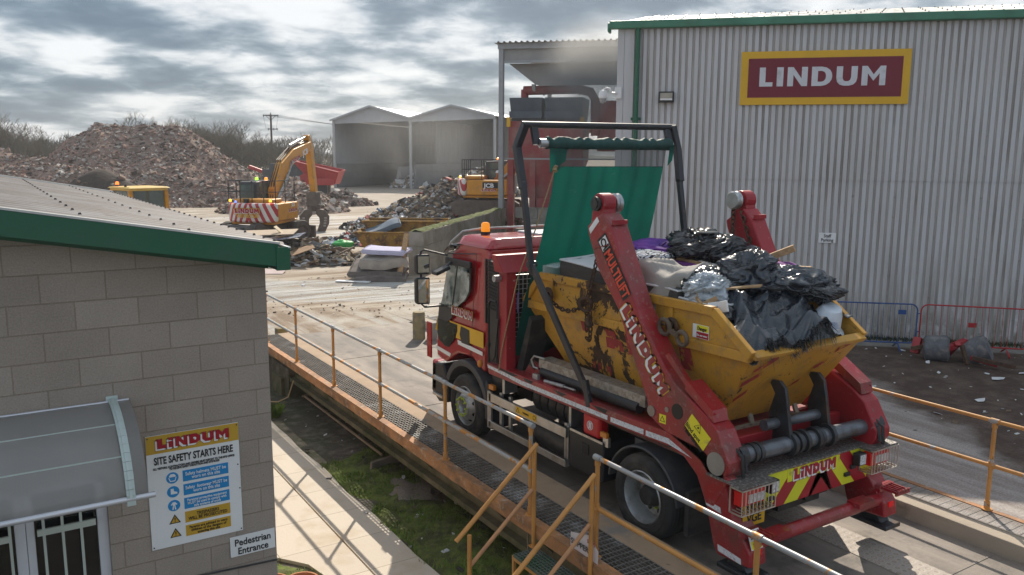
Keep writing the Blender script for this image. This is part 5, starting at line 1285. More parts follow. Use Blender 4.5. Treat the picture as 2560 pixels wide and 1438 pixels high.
# ---- lifting arms
def arm(s, dy):
    xo = s * 1.225; xi = s * .96
    out = [(1.07, 3.44), (.88, 3.05), (.49, 2.62), (.20, 2.10), (-.05, 1.68), (-.09, 1.51), (-.25, 1.43), (-.60, 1.32), (-.90, 1.22), (-.96, 1.16), (-1.03, 1.10), (-1.13, 1.09), (-1.23, 1.13), (-1.29, 1.22), (-1.29, 1.32),
           (-1.12, 1.61), (-.95, 1.73), (-.72, 1.84), (-.50, 1.94), (-.34, 2.08), (-.17, 2.27), (.0, 2.46), (.16, 2.66), (.40, 3.08), (.66, 3.57), (.80, 3.70), (.96, 3.62), (1.09, 3.53)]
    out = [(y + dy, z) for y, z in out]
    b = MB(); b.pyz(out, xo, xi); a_ = tb(b, 'lift_arm', M_RED if s < 0 else M_REDOLD, bevel=.018)
    lug = []
    for k in range(15): t = rad(-30 + 240 * k / 14); lug.append((.92 + dy + .125 * math.cos(t), 3.80 + .125 * math.sin(t)))
    lug = [(1.06 + dy, 3.52)] + lug[0:1] + lug[1:] + [(.78 + dy, 3.58)]
    b = MB(); b.pyz(lug, s * 1.20, s * 1.02); tb(b, 'arm_head', M_REDOLD, a_, bevel=.015)
    b = MB(); b.cyl((s * 1.24, .93 + dy, 3.80), (s * 1.195, .93 + dy, 3.80), .085, n=20); b.cyl((s * 1.255, .93 + dy, 3.80), (s * 1.235, .93 + dy, 3.80), .055, n=16); tb(b, 'pin', M_DARK, a_)
    b = MB(); b.lathe([(0, -.05), (.10, -.05), (.12, -.03), (.10, 0), (.12, .03), (.10, .05), (0, .05)], (s * .93, .93 + dy, 3.80), (1, 0, 0), 22); tb(b, 'pulley', M_GALV, a_, smooth=True)
    # end cap seam, welded rib on the rear face
    b = MB(); b.bar((s * 1.20, .64 + dy, 3.60), (s * .99, .64 + dy, 3.60), .03, .05); b.bar((s * 1.235, .66 + dy, 3.34), (s * 1.235, .93 + dy, 3.28), .006, .03, (1, 0, 0)); tb(b, 'rib', M_REDOLD, a_)
    b = MB(); b.pyz([(-.28 + dy, 2.22), (-.62 + dy, 1.95), (-1.00 + dy, 1.72), (-1.05 + dy, 1.76), (-.62 + dy, 2.02), (-.34 + dy, 2.26)], s * 1.19, s * 1.17); b.pyz([(-.62 + dy, 1.93), (-1.05 + dy, 1.68), (-1.02 + dy, 1.80), (-.66 + dy, 2.02)], s * 1.21, s * 1.0); tb(b, 'flange', M_RED, a_)
    b = MB(); b.cyl((s * 1.20, -1.12 + dy, 1.27), (s * 1.235, -1.12 + dy, 1.27), .12, n=24); tb(b, 'pivot_cap', mat('dull_cap', (.30, .28, .25), .55, .3, var=.15), a_)
    b = MB(); b.cyl((s * 1.22, -.54 + dy, 1.665), (s * 1.2285, -.54 + dy, 1.665), .085, n=24); tb(b, 'bore', M_SEAL, a_)
    b = MB(); b.cyl((s * 1.22, -.14 + dy, 1.565), (s * 1.236, -.14 + dy, 1.565), .062, n=20); b.cyl((s * 1.22, -.385 + dy, 1.645), (s * 1.234, -.385 + dy, 1.645), .03, n=14); tb(b, 'pin', mat('worn_pin', (.28, .24, .22), .45, .5, var=.2), a_)
    b = MB(); b.tube([(s * 1.02, -.95 + dy, 1.50), (s * 1.0, -1.12 + dy, 1.46), (s * 1.0, -1.28 + dy, 1.36), (s * 1.0, -1.32 + dy, 1.20)], .022, 6); b.tube([(s * 1.05, -.93 + dy, 1.50), (s * 1.05, -1.14 + dy, 1.47), (s * 1.05, -1.31 + dy, 1.36), (s * 1.05, -1.33 + dy, 1.16)], .018, 6); tb(b, 'hydraulic_hose', M_PLASTIC, a_, smooth=True)
    return a_
la = arm(-1, 0)
ra = arm(1, -.16)
b = MB(); b.tube([(1.20, -.30, 2.02), (1.26, -.38, 2.06), (1.26, -.95, 1.70), (1.20, -1.0, 1.62)], .018, 8); tb(b, 'grab_rail', M_RED, ra, smooth=True)
X_ = -1.2285
def on_arm(y, z): return Vector((X_, y, z))
# maker plate down the arm (white lettering direction runs down the arm)
d1 = Vector((0, .43 - .92, 2.72 - 3.36)).normalized(); up1 = d1.cross(Vector((-1, 0, 0))); 
if up1.y > 0: pass
u1 = d1; n1 = Vector((-1, 0, 0)); v1 = n1.cross(u1)
o1 = on_arm(.87, 3.36)
def armquad(o, a0, a1, c0, c1, lift, m, par, name):
    b = MB(); p = [Vector(o) + u1 * a + v1 * c + n1 * lift for a, c in ((a0, c0), (a1, c0), (a1, c1), (a0, c1))]; b.poly(p); return tb(b, name, m, par)
mp_ = armquad(o1, -.02, .80, -.005, .175, .002, M_BLACK, la, 'maker_plate')
armquad(o1, .01, .15, .012, .158, .0035, M_WHITE, mp_, 'emblem_field')
b = MB()
cc_ = o1 + u1 * .08 + v1 * .085 + n1 * .005
b.tube([cc_ + u1 * (.045 * math.cos(t) - .012) + v1 * (.040 * math.sin(t)) for t in [k * .45 for k in range(13)]], .010, 6); b.tube([cc_ + u1 * (.045 * math.cos(5.4) - .01) + v1 * -.034, cc_ + u1 * .055 + v1 * .02, cc_ + u1 * .06 + v1 * -.05], .010, 6); b.poly([cc_ + u1 * .035 + v1 * .07, cc_ + u1 * .035 + v1 * -.01, cc_ + u1 * .066 + v1 * -.07, cc_ + u1 * .066 + v1 * .07])
tb(b, 'emblem', M_BLACK, mp_)
text(mp_, 'MULTILIFT', .185, o1 + u1 * .175 + v1 * .165 + n1 * .005, u1, v1, mat('orange_red_print', (.75, .075, .035), .5, var=.06), 'LEFT', .005, .72, world=False)
d2 = Vector((0, -.30 - .44, 1.79 - 2.66)).normalized()
u2 = d2; v2 = n1.cross(u2)
logo(la, on_arm(.39, 2.62) - v2 * .02, u2, v2, 1.10, .155, [M_RED, M_WHITE, M_YELLOW], shade=(-.14, -.20), outline=.012, world=False, lift=.0018)
b = MB(); b.poly([on_arm(1.05, 3.50) , on_arm(1.02, 3.44), on_arm(.86, 3.60), on_arm(.90, 3.65)][::-1]); tb(b, 'reflective_strip', M_WHITE, la, solid=.003)
# warning stickers
s_ = sticker([(-.66, 1.55), (-.76, 1.70), (-1.04, 1.51), (-.94, 1.35)], X_, M_YELBRIGHT, par=la)
uu = Vector((0, -.28, -.19)).normalized(); vv = n1.cross(uu)
text(s_, 'Blind spot\nTake care', .068, Vector((X_ - .003, -.70, 1.605)), uu, vv, M_BLACK, 'LEFT', .0008, .9, world=False, line=.9)
b = MB(); q = Vector((X_ - .004, -.86, 1.575)); tri = [q + uu * -.05 + vv * -.03, q + uu * .05 + vv * -.03, q + vv * .055]; b.tube(tri, .004, 5, closed=True); b.cyl(q + n1 * -.002, q + n1 * .002, .012, n=8); tb(b, 'warning_triangle', M_BLACK, s_)
sticker([(-.635, 1.56), (-.66, 1.54), (-.925, 1.34), (-.90, 1.32)], X_ - .0005, M_BLACK, par=la)
s_ = sticker([(-.27, 1.57), (-.375, 1.575), (-.375, 1.475), (-.27, 1.47)], X_, M_YELBRIGHT, par=la)
b = MB(); b.tube([V(X_ - .003, -.285, 1.495), V(X_ - .003, -.36, 1.498), V(X_ - .003, -.322, 1.555)], .004, 5, closed=True); tb(b, 'warning_triangle', M_BLACK, s_)
# sticker on the leg rear
b = MB(); lx0, lx1 = -1.19, -1.03
b.add([(lx0, -1.535, .70), (lx1, -1.535, .70), (lx1, -1.605, .52), (lx0, -1.605, .52)], [(3, 2, 1, 0)]); s_ = tb(b, 'sticker', M_WHITE, solid=.004)
b = MB(); b.add([(lx0 + .008, -1.58, .60), (lx1 - .008, -1.58, .60), (lx1 - .008, -1.608, .53), (lx0 + .008, -1.608, .53)], [(3, 2, 1, 0)]); tb(b, 'panel', M_YELBRIGHT, s_, solid=.004)
text(s_, 'Blind spot\nTake care', .030, (-1.11, -1.592, .588), (1, 0, 0), (0, .35, .94), M_BLACK, 'CENTER', .0004, .85, world=False)
b = MB(); b.poly([(-1.17, -1.575, .62), (-1.05, -1.575, .62), (-1.11, -1.545, .70)]); tb(b, 'warning_triangle', M_BLACK, s_, solid=.003)
# ---- side equipment
b = MB()
for z, h in ((.84, .135), (.43, .10)): b.box(-1.235, -1.20, 1.44, 3.36, z - h / 2, z + h / 2); b.box(-1.242, -1.20, 1.44, 3.36, z + h / 2 - .012, z + h / 2)
b.box(-1.235, -1.20, 3.30, 3.40, .36, .92)
for y in (1.50, 2.85, 3.1): b.box(-1.19, -1.15, y - .03, y + .03, .36, .95)
b.box(-1.19, -1.1, 1.44, 1.5, .38, .92)
sgd = tb(b, 'side_guard', M_ALU, bevel=.006)
s_ = sticker([(2.62, .895), (2.10, .895), (2.10, .80), (2.62, .80)], -1.2385, M_YELLOW, par=sgd)
text(s_, 'WARNING', .035, (-1.241, 2.36, .86), (0, -1, 0), (0, 0, 1), M_BLACK, 'CENTER', .0006, .9, world=False)
b = MB(); b.tube([V(-1.241, 2.60, .82), V(-1.241, 2.52, .82), V(-1.241, 2.56, .88)], .004, 5, closed=True); b.tube([V(-1.241, 2.15 + .03 * math.cos(t), .848 + .03 * math.sin(t)) for t in [k * .6 for k in range(11)]], .004, 5); tb(b, 'warning_triangle', M_BLACK, s_)
b = MB(); b.box(-1.21, -.70, .70, 1.40, .42, .92); tbx = tb(b, 'toolbox', M_PLASTIC, bevel=.02)
b = MB(); b.box(-1.215, -1.205, .72, 1.38, .90, .93); tb(b, 'lid_edge', M_ALU, tbx); b = MB(); b.box(-1.225, -1.205, .98, 1.12, .68, .82); tb(b, 'latch', M_SEAL, tbx, bevel=.01)
b = MB(); b.box(-1.20, -1.04, .80, 1.14, .93, 1.20); rb = tb(b, 'document_box', mat('red_plastic_box', (.46, .008, .012), .35, var=.08), bevel=.04)
b = MB(); b.torus((-1.204, .98, 1.07), (1, 0, 0), .055, .004, 24, 6); b.box(-1.206, -1.201, .955, .972, 1.03, 1.11); b.box(-1.206, -1.201, .985, 1.005, 1.03, 1.11); tb(b, 'emblem', M_WHITE, rb)
b = MB(); b.box(-1.22, -1.18, .64, .76, 1.00, 1.06); tb(b, 'side_marker', mat('amber_lens', (.60, .20, .02), .3, var=.1)); b = MB(); b.box(-1.19, -1.15, .64, .74, .88, 1.0); tb(b, 'bracket', M_ALU)
b = MB(); b.box(-1.22, -1.17, 3.25, 3.38, .95, 1.02); b.blob((-1.23, 3.62, 1.28), (.04, .05, .06), 0, 0, 1, 12, 8); tb(b, 'side_marker', MATS['amber_lens'])
b = MB()
for i in range(5): b.lathe([(0, -.085), (.19, -.085), (.205, -.05), (.205, .05), (.19, .085), (0, .085)], (-.80, 1.72 + .19 * i, .98), (0, 1, 0), 18)
tb(b, 'battery_box', M_PLASTIC, smooth=True)
b = MB(); b.lathe([(0, -.42), (.10, -.42), (.19, -.34), (.19, .34), (.10, .42), (0, .42)], (-.95, 1.95, .56), (0, 1, 0), 24); b.cyl((-.95, 1.45, .56), (-.95, 1.55, .56), .03, n=10); tb(b, 'air_tank', M_DARK, smooth=True)
b = MB(); b.box(-1.15, -.9, 1.44, 1.49, .85, 1.2); tb(b, 'bracket', M_GALV)
b = MB(); b.box(-1.17, -.95, 3.02, 3.08, .95, 1.2); tb(b, 'bracket', M_GALV)
b = MB(); b.box(.65, 1.2, .8, 3.2, .45, 1.0); tb(b, 'fuel_tank', M_ALU, bevel=.05)
# chequered sheet box over a hydraulic ram
b = MB(); b.pyz([(2.38, 1.60), (2.38, 1.46), (.20, 1.47), (.20, 1.61)], -1.02, -.80); tb(b, 'ram_cover', mat('chequer_aluminium', (.36, .34, .31), .45, .4, var=.2, scale=12, col2=(.24, .22, .19), thr=.52, soft=.05, scale2=14, bump=.004, bscale=26), bevel=.008)
b = MB(); b.tube([(-1.0, 2.30, 1.42), (-1.0, .3, 1.44)], .07, 14); b.tube([(-1.0, 2.45, 1.45), (-1.02, 2.55, 1.50)], .05, 12); tb(b, 'hydraulic_ram', M_PLASTIC, smooth=True)
b = MB(); b.tube([(-1.04, 2.36, 1.46), (-1.06, 2.44, 1.47), (-1.06, 2.50, 1.56), (-1.04, 2.46, 1.62), (-1.04, 2.2, 1.63)], .014, 7); tb(b, 'pipe', M_GALV, smooth=True)
b = MB(); b.pyz([(2.72, 1.32), (2.30, 1.32), (2.38, 1.50), (2.55, 1.54)], -1.03, -.98); tb(b, 'ram_mount', M_RED)
b = MB(); b.tube([(-1.14, 2.05, 1.37), (-1.14, 1.62, 1.40)], .026, 10); b.tube([(-1.14, 1.62, 1.40), (-1.14, 1.38, 1.41)], .014, 8); b.box(-1.16, -1.12, 2.2, 2.32, 1.33, 1.42); tb(b, 'gas_strut', M_RIM, smooth=True)
# ---- sheeting frame
M_FRAME = mat('dark_frame_steel', (.035, .038, .045), .38, .3, var=.25, scale=4, col2=(.10, .075, .06), thr=.66, soft=.06, scale2=7)
def sq(pts, w, name='sheeting_arm', up=(1, 0, 0)):
    b = MB()
    for p, q in zip(pts, pts[1:]): b.bar(p, Vector(q) + (Vector(q) - Vector(p)).normalized() * .03, w, w, up)
    return tb(b, name, M_FRAME, bevel=.012)
LA = [(-1.20, 1.02, 1.44), (-1.20, 2.30, 2.90)]
b = MB(); b.bar(LA[0], LA[1], .05, .10, (0, 0, 1)); b.bar((-1.20, 1.0, 1.30), (-1.20, 1.10, 1.62), .06, .09, (0, 1, 0)); b.bar((-1.15, 1.95, 2.35), (-1.15, 2.42, 3.0), .04, .07, (0, 0, 1)); b.cyl((-1.25, 2.33, 2.92), (-1.12, 2.33, 2.92), .05, n=12); tb(b, 'sheeting_arm', M_FRAME, bevel=.01)
sq([(-1.20, 2.30, 2.80), (-1.22, 2.50, 3.98)], .075); sq([(-1.22, 2.50, 3.92), (-1.22, 2.66, 4.47), (-1.17, 2.54, 4.76)], .095)
sq([(1.20, .86, 1.44), (1.20, 1.85, 2.85), (1.20, 2.08, 4.05)], .075); sq([(1.20, 2.06, 4.0), (1.20, 2.14, 4.45), (1.15, 2.20, 4.76)], .095)
b = MB(); b.tube([(-1.22, 2.54, 4.76), (1.20, 2.20, 4.77)], .045, 12); tb(b, 'sheeting_crossbar', M_FRAME, smooth=True)
b = MB()
for x, y in ((-1.05, 2.50), (1.05, 2.20)): b.bar((x, y + .02, 4.76), (x, y - .06, 4.50), .05, .10, (1, 0, 0))
tb(b, 'roller_bracket', M_FRAME)
b = MB(); b.tube([(-1.02, 2.42, 4.52), (-.90, 2.40, 4.52)], .062, 16); b.tube([(1.02, 2.13, 4.52), (1.06, 2.13, 4.52)], .062, 16); tb(b, 'roller_end', M_GALV, smooth=True)
M_TARPD = mat('dark_green_sheet', (.008, .055, .050), .65, var=.25, scale=6)
M_TARP = mat('green_sheet', (.002, .10, .075), .6, var=.14, scale=1.2, col2=(.002, .075, .06), thr=.54, soft=.06, scale2=.9, col3=(.10, .20, .16), thr3=.73, scale3=5, trans=0)
def add_translucency(m, w):
    nt = m.node_tree; N, L = nt.nodes, nt.links; b_ = N['Principled BSDF']; out = N['Material Output']
    tr = N.new('ShaderNodeBsdfTranslucent'); mx = N.new('ShaderNodeMixShader'); mx.inputs[0].default_value = w
    src = b_.inputs['Base Color'].links[0].from_socket; L.new(src, tr.inputs[0])
    L.new(b_.outputs[0], mx.inputs[1]); L.new(tr.outputs[0], mx.inputs[2]); L.new(mx.outputs[0], out.inputs[0])
add_translucency(M_TARP, .32)
def roll_fn(u, v):
    a = v * 2 * PI; x = -.92 + 1.95 * u; y = 2.41 - .145 * (u * 1.0) * 2 * .98
    r_ = .078 + .014 * math.sin(u * 60 + 2 * math.sin(u * 23)) * (.5 + .5 * math.cos(a - 1)) + .008 * mn.noise(Vector((u * 30, v * 4, 0)))
    return V(x, y + r_ * math.cos(a), 4.52 + r_ * math.sin(a))
b = MB(); b.grid(roll_fn, 140, 16); rollo = tb(b, 'rolled_sheet', M_TARPD, smooth=True, ang=180)
# hanging sheet: see-through mesh at the top, solid green below
def edgeL(t):   # left edge x,y against t (0 top .. 1 bottom)
    ks = [(0, -.76, 2.40), (.10, -.74, 2.44), (.22, -.75, 2.50), (.45, -.83, 2.62), (.70, -.95, 2.80), (1.0, -1.04, 2.98)]
    for (t0, x0, y0), (t1, x1, y1) in zip(ks, ks[1:]):
        if t <= t1: k = (t - t0) / (t1 - t0); return x0 + (x1 - x0) * k, y0 + (y1 - y0) * k
    return ks[-1][1:]
def sheet_fn(u, v, t0, t1):
    t = t0 + (t1 - t0) * v; xl, yl = edgeL(t); xr, yr = 1.0 + .04 * math.sin(t * 3), 2.16 + .85 * t
    z = 4.50 - 3.0 * t
    wv = .03 * math.sin(u * 17 + t * 2) * (.3 + t) + .02 * math.sin(u * 41 + 3 * t) * (1 - t)
    return V(xl + (xr - xl) * u, yl + (yr - yl) * u + wv, z)
M_NET = mat('see_through_mesh', (.09, .12, .12), .7, var=.1, alpha=.62)
b = MB(); b.grid(lambda u, v: sheet_fn(u, v, 0.0, .10), 40, 8); tb(b, 'mesh_sheet', M_NET, smooth=True, ang=180)
b = MB(); b.grid(lambda u, v: sheet_fn(u, v, .095, 1.0), 60, 40); b.grid(lambda u, v: sheet_fn(u * .055, v, 0.0, .11), 4, 8)
b.add([V(-.90, 2.36, 4.52), V(-.60, 2.34, 4.53), V(-.62, 2.38, 4.28), V(-.80, 2.36, 4.20), V(-.90, 2.34, 4.12)], [(0, 1, 2, 3, 4)])
b.add([V(.98, 2.06, 4.52), V(1.06, 2.05, 4.52), V(1.05, 2.08, 4.30), V(.96, 2.08, 4.22)], [(0, 1, 2, 3)])
tb(b, 'hanging_sheet', M_TARP, smooth=True, ang=180)
M_ROPE = mat('tan_rope', (.34, .24, .13), .8, var=.3, scale=40)
b = MB(); b.tube([(-.82, 2.34, 4.18), (-1.0, 2.50, 3.4), (-1.19, 2.66, 2.7), (-1.24, 3.0, 1.6), (-1.245, 3.06, 1.30)], .009, 6); b.blob((-.82, 2.33, 4.19), (.035, .03, .05), 2, .4, 2, 10, 8); b.tube([(1.0, 2.08, 4.26), (1.02, 2.1, 3.6)], .006, 5); tb(b, 'rope', M_ROPE, smooth=True)
b = MB(); b.pyz([(2.55, 2.1), (2.62, 2.15), (2.95, 1.3), (2.80, 1.28)], -1.02, -.70); tb(b, 'rubber_flap', M_RUBBER)
# ------------------------------------------------------------------ yellow skip on the lorry and everything heaped in it (lorry axes)
def TW(p): return Vector(p) + TL
def skip_material():
    m = bpy.data.materials.new('battered_yellow_paint'); m.use_nodes = True
    nt = m.node_tree; N, L = nt.nodes, nt.links; b = N['Principled BSDF']
    tc = N.new('ShaderNodeTexCoord'); P = tc.outputs['Object']
    sep = N.new('ShaderNodeSeparateXYZ'); L.new(P, sep.inputs[0])
    def noise(sc, det=8, rg=.62, dist=0, v=P):
        n = N.new('ShaderNodeTexNoise'); n.inputs['Scale'].default_value = sc; n.inputs['Detail'].default_value = det; n.inputs['Roughness'].default_value = rg; n.inputs['Distortion'].default_value = dist; L.new(v, n.inputs['Vector']); return n.outputs['Fac']
    def rng(v, a, c, lo=0., hi=1.):
        n = N.new('ShaderNodeMapRange'); n.inputs[1].default_value = a; n.inputs[2].default_value = c; n.inputs[3].default_value = lo; n.inputs[4].default_value = hi; L.new(v, n.inputs[0]); return n.outputs[0]
    def mth(op, a, c):
        n = N.new('ShaderNodeMath'); n.operation = op; n.use_clamp = True
        for i, q in enumerate((a, c)):
            if isinstance(q, (int, float)): n.inputs[i].default_value = q
            else: L.new(q, n.inputs[i])
        return n.outputs[0]
    def mix(f, a, c):
        n = N.new('ShaderNodeMix'); n.data_type = 'RGBA'; L.new(f, n.inputs['Factor'])
        for k, q in (('A', a), ('B', c)):
            if isinstance(q, tuple): n.inputs[k].default_value = (*q, 1)
            else: L.new(q, n.inputs[k])
        return n.outputs['Result']
    col = mix(rng(noise(1.6), .3, .7), (.60, .315, .035), (.50, .25, .035))
    col = mix(rng(noise(5, 6), .52, .68), col, (.36, .205, .065))
    col = mix(rng(noise(11, 9, .75, .8), .60, .64), col, (.17, .095, .045))
    # rust eats the lower middle of the side and the seams
    ys = mth('SUBTRACT', 1.0, mth('MULTIPLY', mth('ABSOLUTE', mth('ADD', sep.outputs[1], -1.15), 0), .80))
    n_abs = N.new('ShaderNodeMath'); n_abs.operation = 'ABSOLUTE'; ad = N.new('ShaderNodeMath'); ad.operation = 'ADD'; L.new(sep.outputs[1], ad.inputs[0]); ad.inputs[1].default_value = -1.25; L.new(ad.outputs[0], n_abs.inputs[0])
    ymask = rng(n_abs.outputs[0], .35, 1.25, 1, 0)
    zl = rng(sep.outputs[2], 2.30, 1.55)
    patch = mth('MULTIPLY', ymask, zl)
    nz = noise(1.9, 9, .66, .5)
    r1 = rng(mth('ADD', nz, mth('MULTIPLY', patch, .17)), .665, .685)
    cracks = rng(noise(4.2, 10, .74, 1.3), .655, .665)
    seam = mth('MULTIPLY', rng(sep.outputs[2], 2.13, 2.2), rng(sep.outputs[2], 2.36, 2.42, 1, 0))
    r2 = mth('MULTIPLY', seam, rng(noise(3.2, 8, .65), .50, .53))
    top = mth('MULTIPLY', rng(sep.outputs[2], 2.62, 2.66), rng(noise(5.5, 8, .65), .53, .56))
    stain = mth('MULTIPLY', rng(nz, .56, .70), rng(mth('ADD', patch, .25), .2, .9))
    col = mix(mth('MULTIPLY', stain, .75), col, (.21, .115, .045))
    rust = mth('MAXIMUM', mth('MAXIMUM', r1, mth('MULTIPLY', cracks, .9)), mth('MAXIMUM', r2, top))
    rc = mix(rng(noise(7, 8), .35, .65), (.030, .019, .013), (.095, .052, .028))
    col = mix(rust, col, rc)
    L.new(col, b.inputs['Base Color']); L.new(rng(rust, 0, 1, .42, .9), b.inputs['Roughness'])
    bp = N.new('ShaderNodeBump'); bp.inputs['Distance'].default_value = .012; L.new(mth('ADD', mth('MULTIPLY', noise(1.1, 3), .9), mth('MULTIPLY', noise(16, 6), .08)), bp.inputs['Height']); L.new(bp.outputs[0], b.inputs['Normal'])
    return m
M_SKIP = skip_material()
sk = thing('skip', 'battered yellow builders skip heaped with waste on the lorry', 'skip', tuple(TL + V(.07, 0, 1.36)))
def SKB(b, name, m, **k):
    b.v = [TW(p + V(.05, 0, 0)) for p in b.v]; return b.build(name, m, sk, world=True, **k)
HX, BX = .90, .68
P_end_f, P_top_f, P_top_r, P_end_r = (2.96, 2.30), (2.56, 2.72), (-.66, 2.74), (-1.20, 2.36)
Bf, Br = (2.12, 1.42), (-.60, 1.46)
seam_f, seam_r = P_end_f, P_end_r
b = MB()
for s in (-1, 1):
    flip = s > 0
    def q(pts): b.add(pts, [list(range(len(pts)))[::-1] if flip else list(range(len(pts)))])
    # upper band, then sloped lower side, outside then inside skin
    q([(s * HX, *P_end_f), (s * HX, *P_end_r), (s * HX, *P_top_r), (s * HX, *P_top_f)])
    q([(s * BX, *Bf), (s * BX, *Br), (s * HX, *P_end_r), (s * HX, *P_end_f)])
    i_ = .02
    q([(s * (HX - i_), *P_top_f), (s * (HX - i_), *P_top_r), (s * (HX - i_), *P_end_r), (s * (HX - i_), *P_end_f)])
b.add([(-HX, *P_end_r), (HX, *P_end_r), (BX, *Br), (-BX, *Br)], [(0, 3, 2, 1)])
b.add([(-HX, *P_end_f), (HX, *P_end_f), (BX, *Bf), (-BX, *Bf)], [(0, 1, 2, 3)])
b.add([(-BX, *Bf), (BX, *Bf), (BX, *Br), (-BX, *Br)], [(0, 1, 2, 3)])
SKB(b, 'body', M_SKIP, solid=.012)
b = MB()
for s in (-1, 1):
    x = s * (HX + .015)
    for p, r_ in ((P_end_f, P_top_f), (P_top_f, P_top_r), (P_top_r, P_end_r)):
        b.bar((x, *p), (x, *r_), .07, .10, (0, 0, 1))
    b.bar((x, P_end_f[0] - .04, P_end_f[1] - .02), (x, P_end_r[0] + .04, P_end_r[1] - .02), .055, .11, (0, 0, 1))
b.bar((-HX, *P_end_r), (HX, *P_end_r), .10, .055, (0, .6, -1)); b.bar((-HX, *P_end_f), (HX, *P_end_f), .09, .07)
SKB(b, 'rim', M_SKIP, bevel=.008)
for s in (-1, 1):
    b = MB()
    for y in (2.30, -.02): b.box(s * (HX - .005), s * (HX + .035), y - .035, y + .035, 2.33, 2.70)
    for y in (2.02, .95, -.10): b.box(s * .70, s * .86, y - .02, y + .02, 2.20, 2.26)
    SKB(b, 'rib', M_SKIP, bevel=.004)
    for y, z in ((2.30, 2.50), (-.10, 2.49)):
        b = MB(); b.torus((s * (HX + .075), y, z), (1, 0, .15), .075, .026, 18, 8); b.cyl((s * HX, y, z), (s * (HX + .12), y, z), .035, n=12); SKB(b, 'lug', M_RUST, smooth=True)
b = MB()
for x in (-.6, -.22, .16, .54):
    b.bar((x, -.60, 1.52), (x, -.66, 1.36), .06, .03, (0, 1, 0))
b.bar((-.64, -.66, 1.37), (.58, -.66, 1.37), .05, .04)
SKB(b, 'skid', mat('dirty_cream_paint', (.40, .35, .27), .7, var=.25, col2=(.16, .11, .07), thr=.56, scale2=6))
# red paint marks: slashes on the end plate, worn blocks on the side
def endp(u, t): # u -1..1 across, t 0 rim .. 1 bottom
    hw = HX + (BX - HX) * t; y = P_end_r[0] + (Br[0] - P_end_r[0]) * t; z = P_end_r[1] + (Br[1] - P_end_r[1]) * t
    return V(u * hw, y, z)
def sidep(y, t): # on the sloping lower side, left
    ya = y; z = 2.33 + (1.44 - 2.33) * t; x = -(HX + (BX - HX) * t)
    return V(x - .012, ya, z)
nrm_e = V(0, -.82, -.55).normalized() * .012
M_REDFADE = mat('worn_red_marking', (.33, .03, .035), .6, var=.25, scale=6, col2=(.48, .24, .03), thr=.57, soft=.03, scale2=9)
b = MB()
for u0, t0, u1, t1, w in ((-.86, .20, -.52, .02, .09), (-.98, .38, -.66, .24, .07), (-.98, .62, -.78, .50, .06), (.62, .10, .86, -.0, .07), (.40, .34, .60, .24, .07), (.08, .60, .30, .50, .05)):
    b.poly([endp(u0, t0 + w) + nrm_e, endp(u1, t1 + w) + nrm_e, endp(u1, t1) + nrm_e, endp(u0, t0) + nrm_e])
SKB(b, 'red_slash', M_REDFADE)
b = MB(); rnd = random.Random(4)
for y, t, w, h in ((1.62, .10, .15, .16), (1.10, .13, .20, .10), (1.05, .25, .30, .16), (.72, .12, .18, .30), (.46, .13, .10, .14), (.30, .15, .06, .24), (.16, .16, .07, .22), (-.22, .10, .18, .28), (1.55, .72, .05, .10), (1.44, .70, .05, .14), (1.26, .72, .08, .12), (.55, .80, .14, .05)):
    b.poly([sidep(y + w / 2, t), sidep(y + w / 2 + rnd.uniform(-.03, .03), t + h), sidep(y - w / 2 + rnd.uniform(-.03, .03), t + h + rnd.uniform(-.03, .03)), sidep(y - w / 2, t + rnd.uniform(-.02, .02))])
SKB(b, 'worn_lettering', M_REDFADE, solid=.002)
b = MB(); b.box(-HX - .016, -HX - .012, -.60, -.36, 2.41, 2.56); st_ = SKB(b, 'sticker', M_WHITE)
b = MB(); b.box(-HX - .0185, -HX - .0165, -.595, -.42, 2.49, 2.555); SKB(b, 'sticker_panel', M_YELBRIGHT)
b = MB(); b.box(-HX - .0185, -HX - .0165, -.595, -.42, 2.415, 2.48); SKB(b, 'sticker_panel', M_REDINK)
text(st_, 'Danger', .055, TW((-HX - .022 + .05, -.435, 2.545)), (0, -1, 0), (0, 0, 1), M_BLACK, 'LEFT', .0006, .85)
text(st_, 'Do not enter', .034, TW((-HX - .022 + .05, -.428, 2.462)), (0, -1, 0), (0, 0, 1), M_WHITE, 'LEFT', .0004, .86)
# fill under the visible load so no gap shows the bare floor
M_FILL = mat('dark_mixed_waste', (.03, .028, .026), .9, var=.6, scale=9)
b = MB(); b.grid(lambda u, v: TW((-.83 + 1.76 * u, 2.75 - 3.7 * v, 2.50 + .10 * mn.noise(Vector((u * 6, v * 9, 3))) + .28 * math.sin(PI * u) * math.sin(PI * min(1, v * 1.1 + .02)) - .25 * max(0, v - .85) * 6 * .6)), 24, 40)
o = tag(b.build('loose_waste', M_FILL, smooth=True), 'dark loose waste filling the yellow skip beneath the bags', 'waste', kind='stuff')

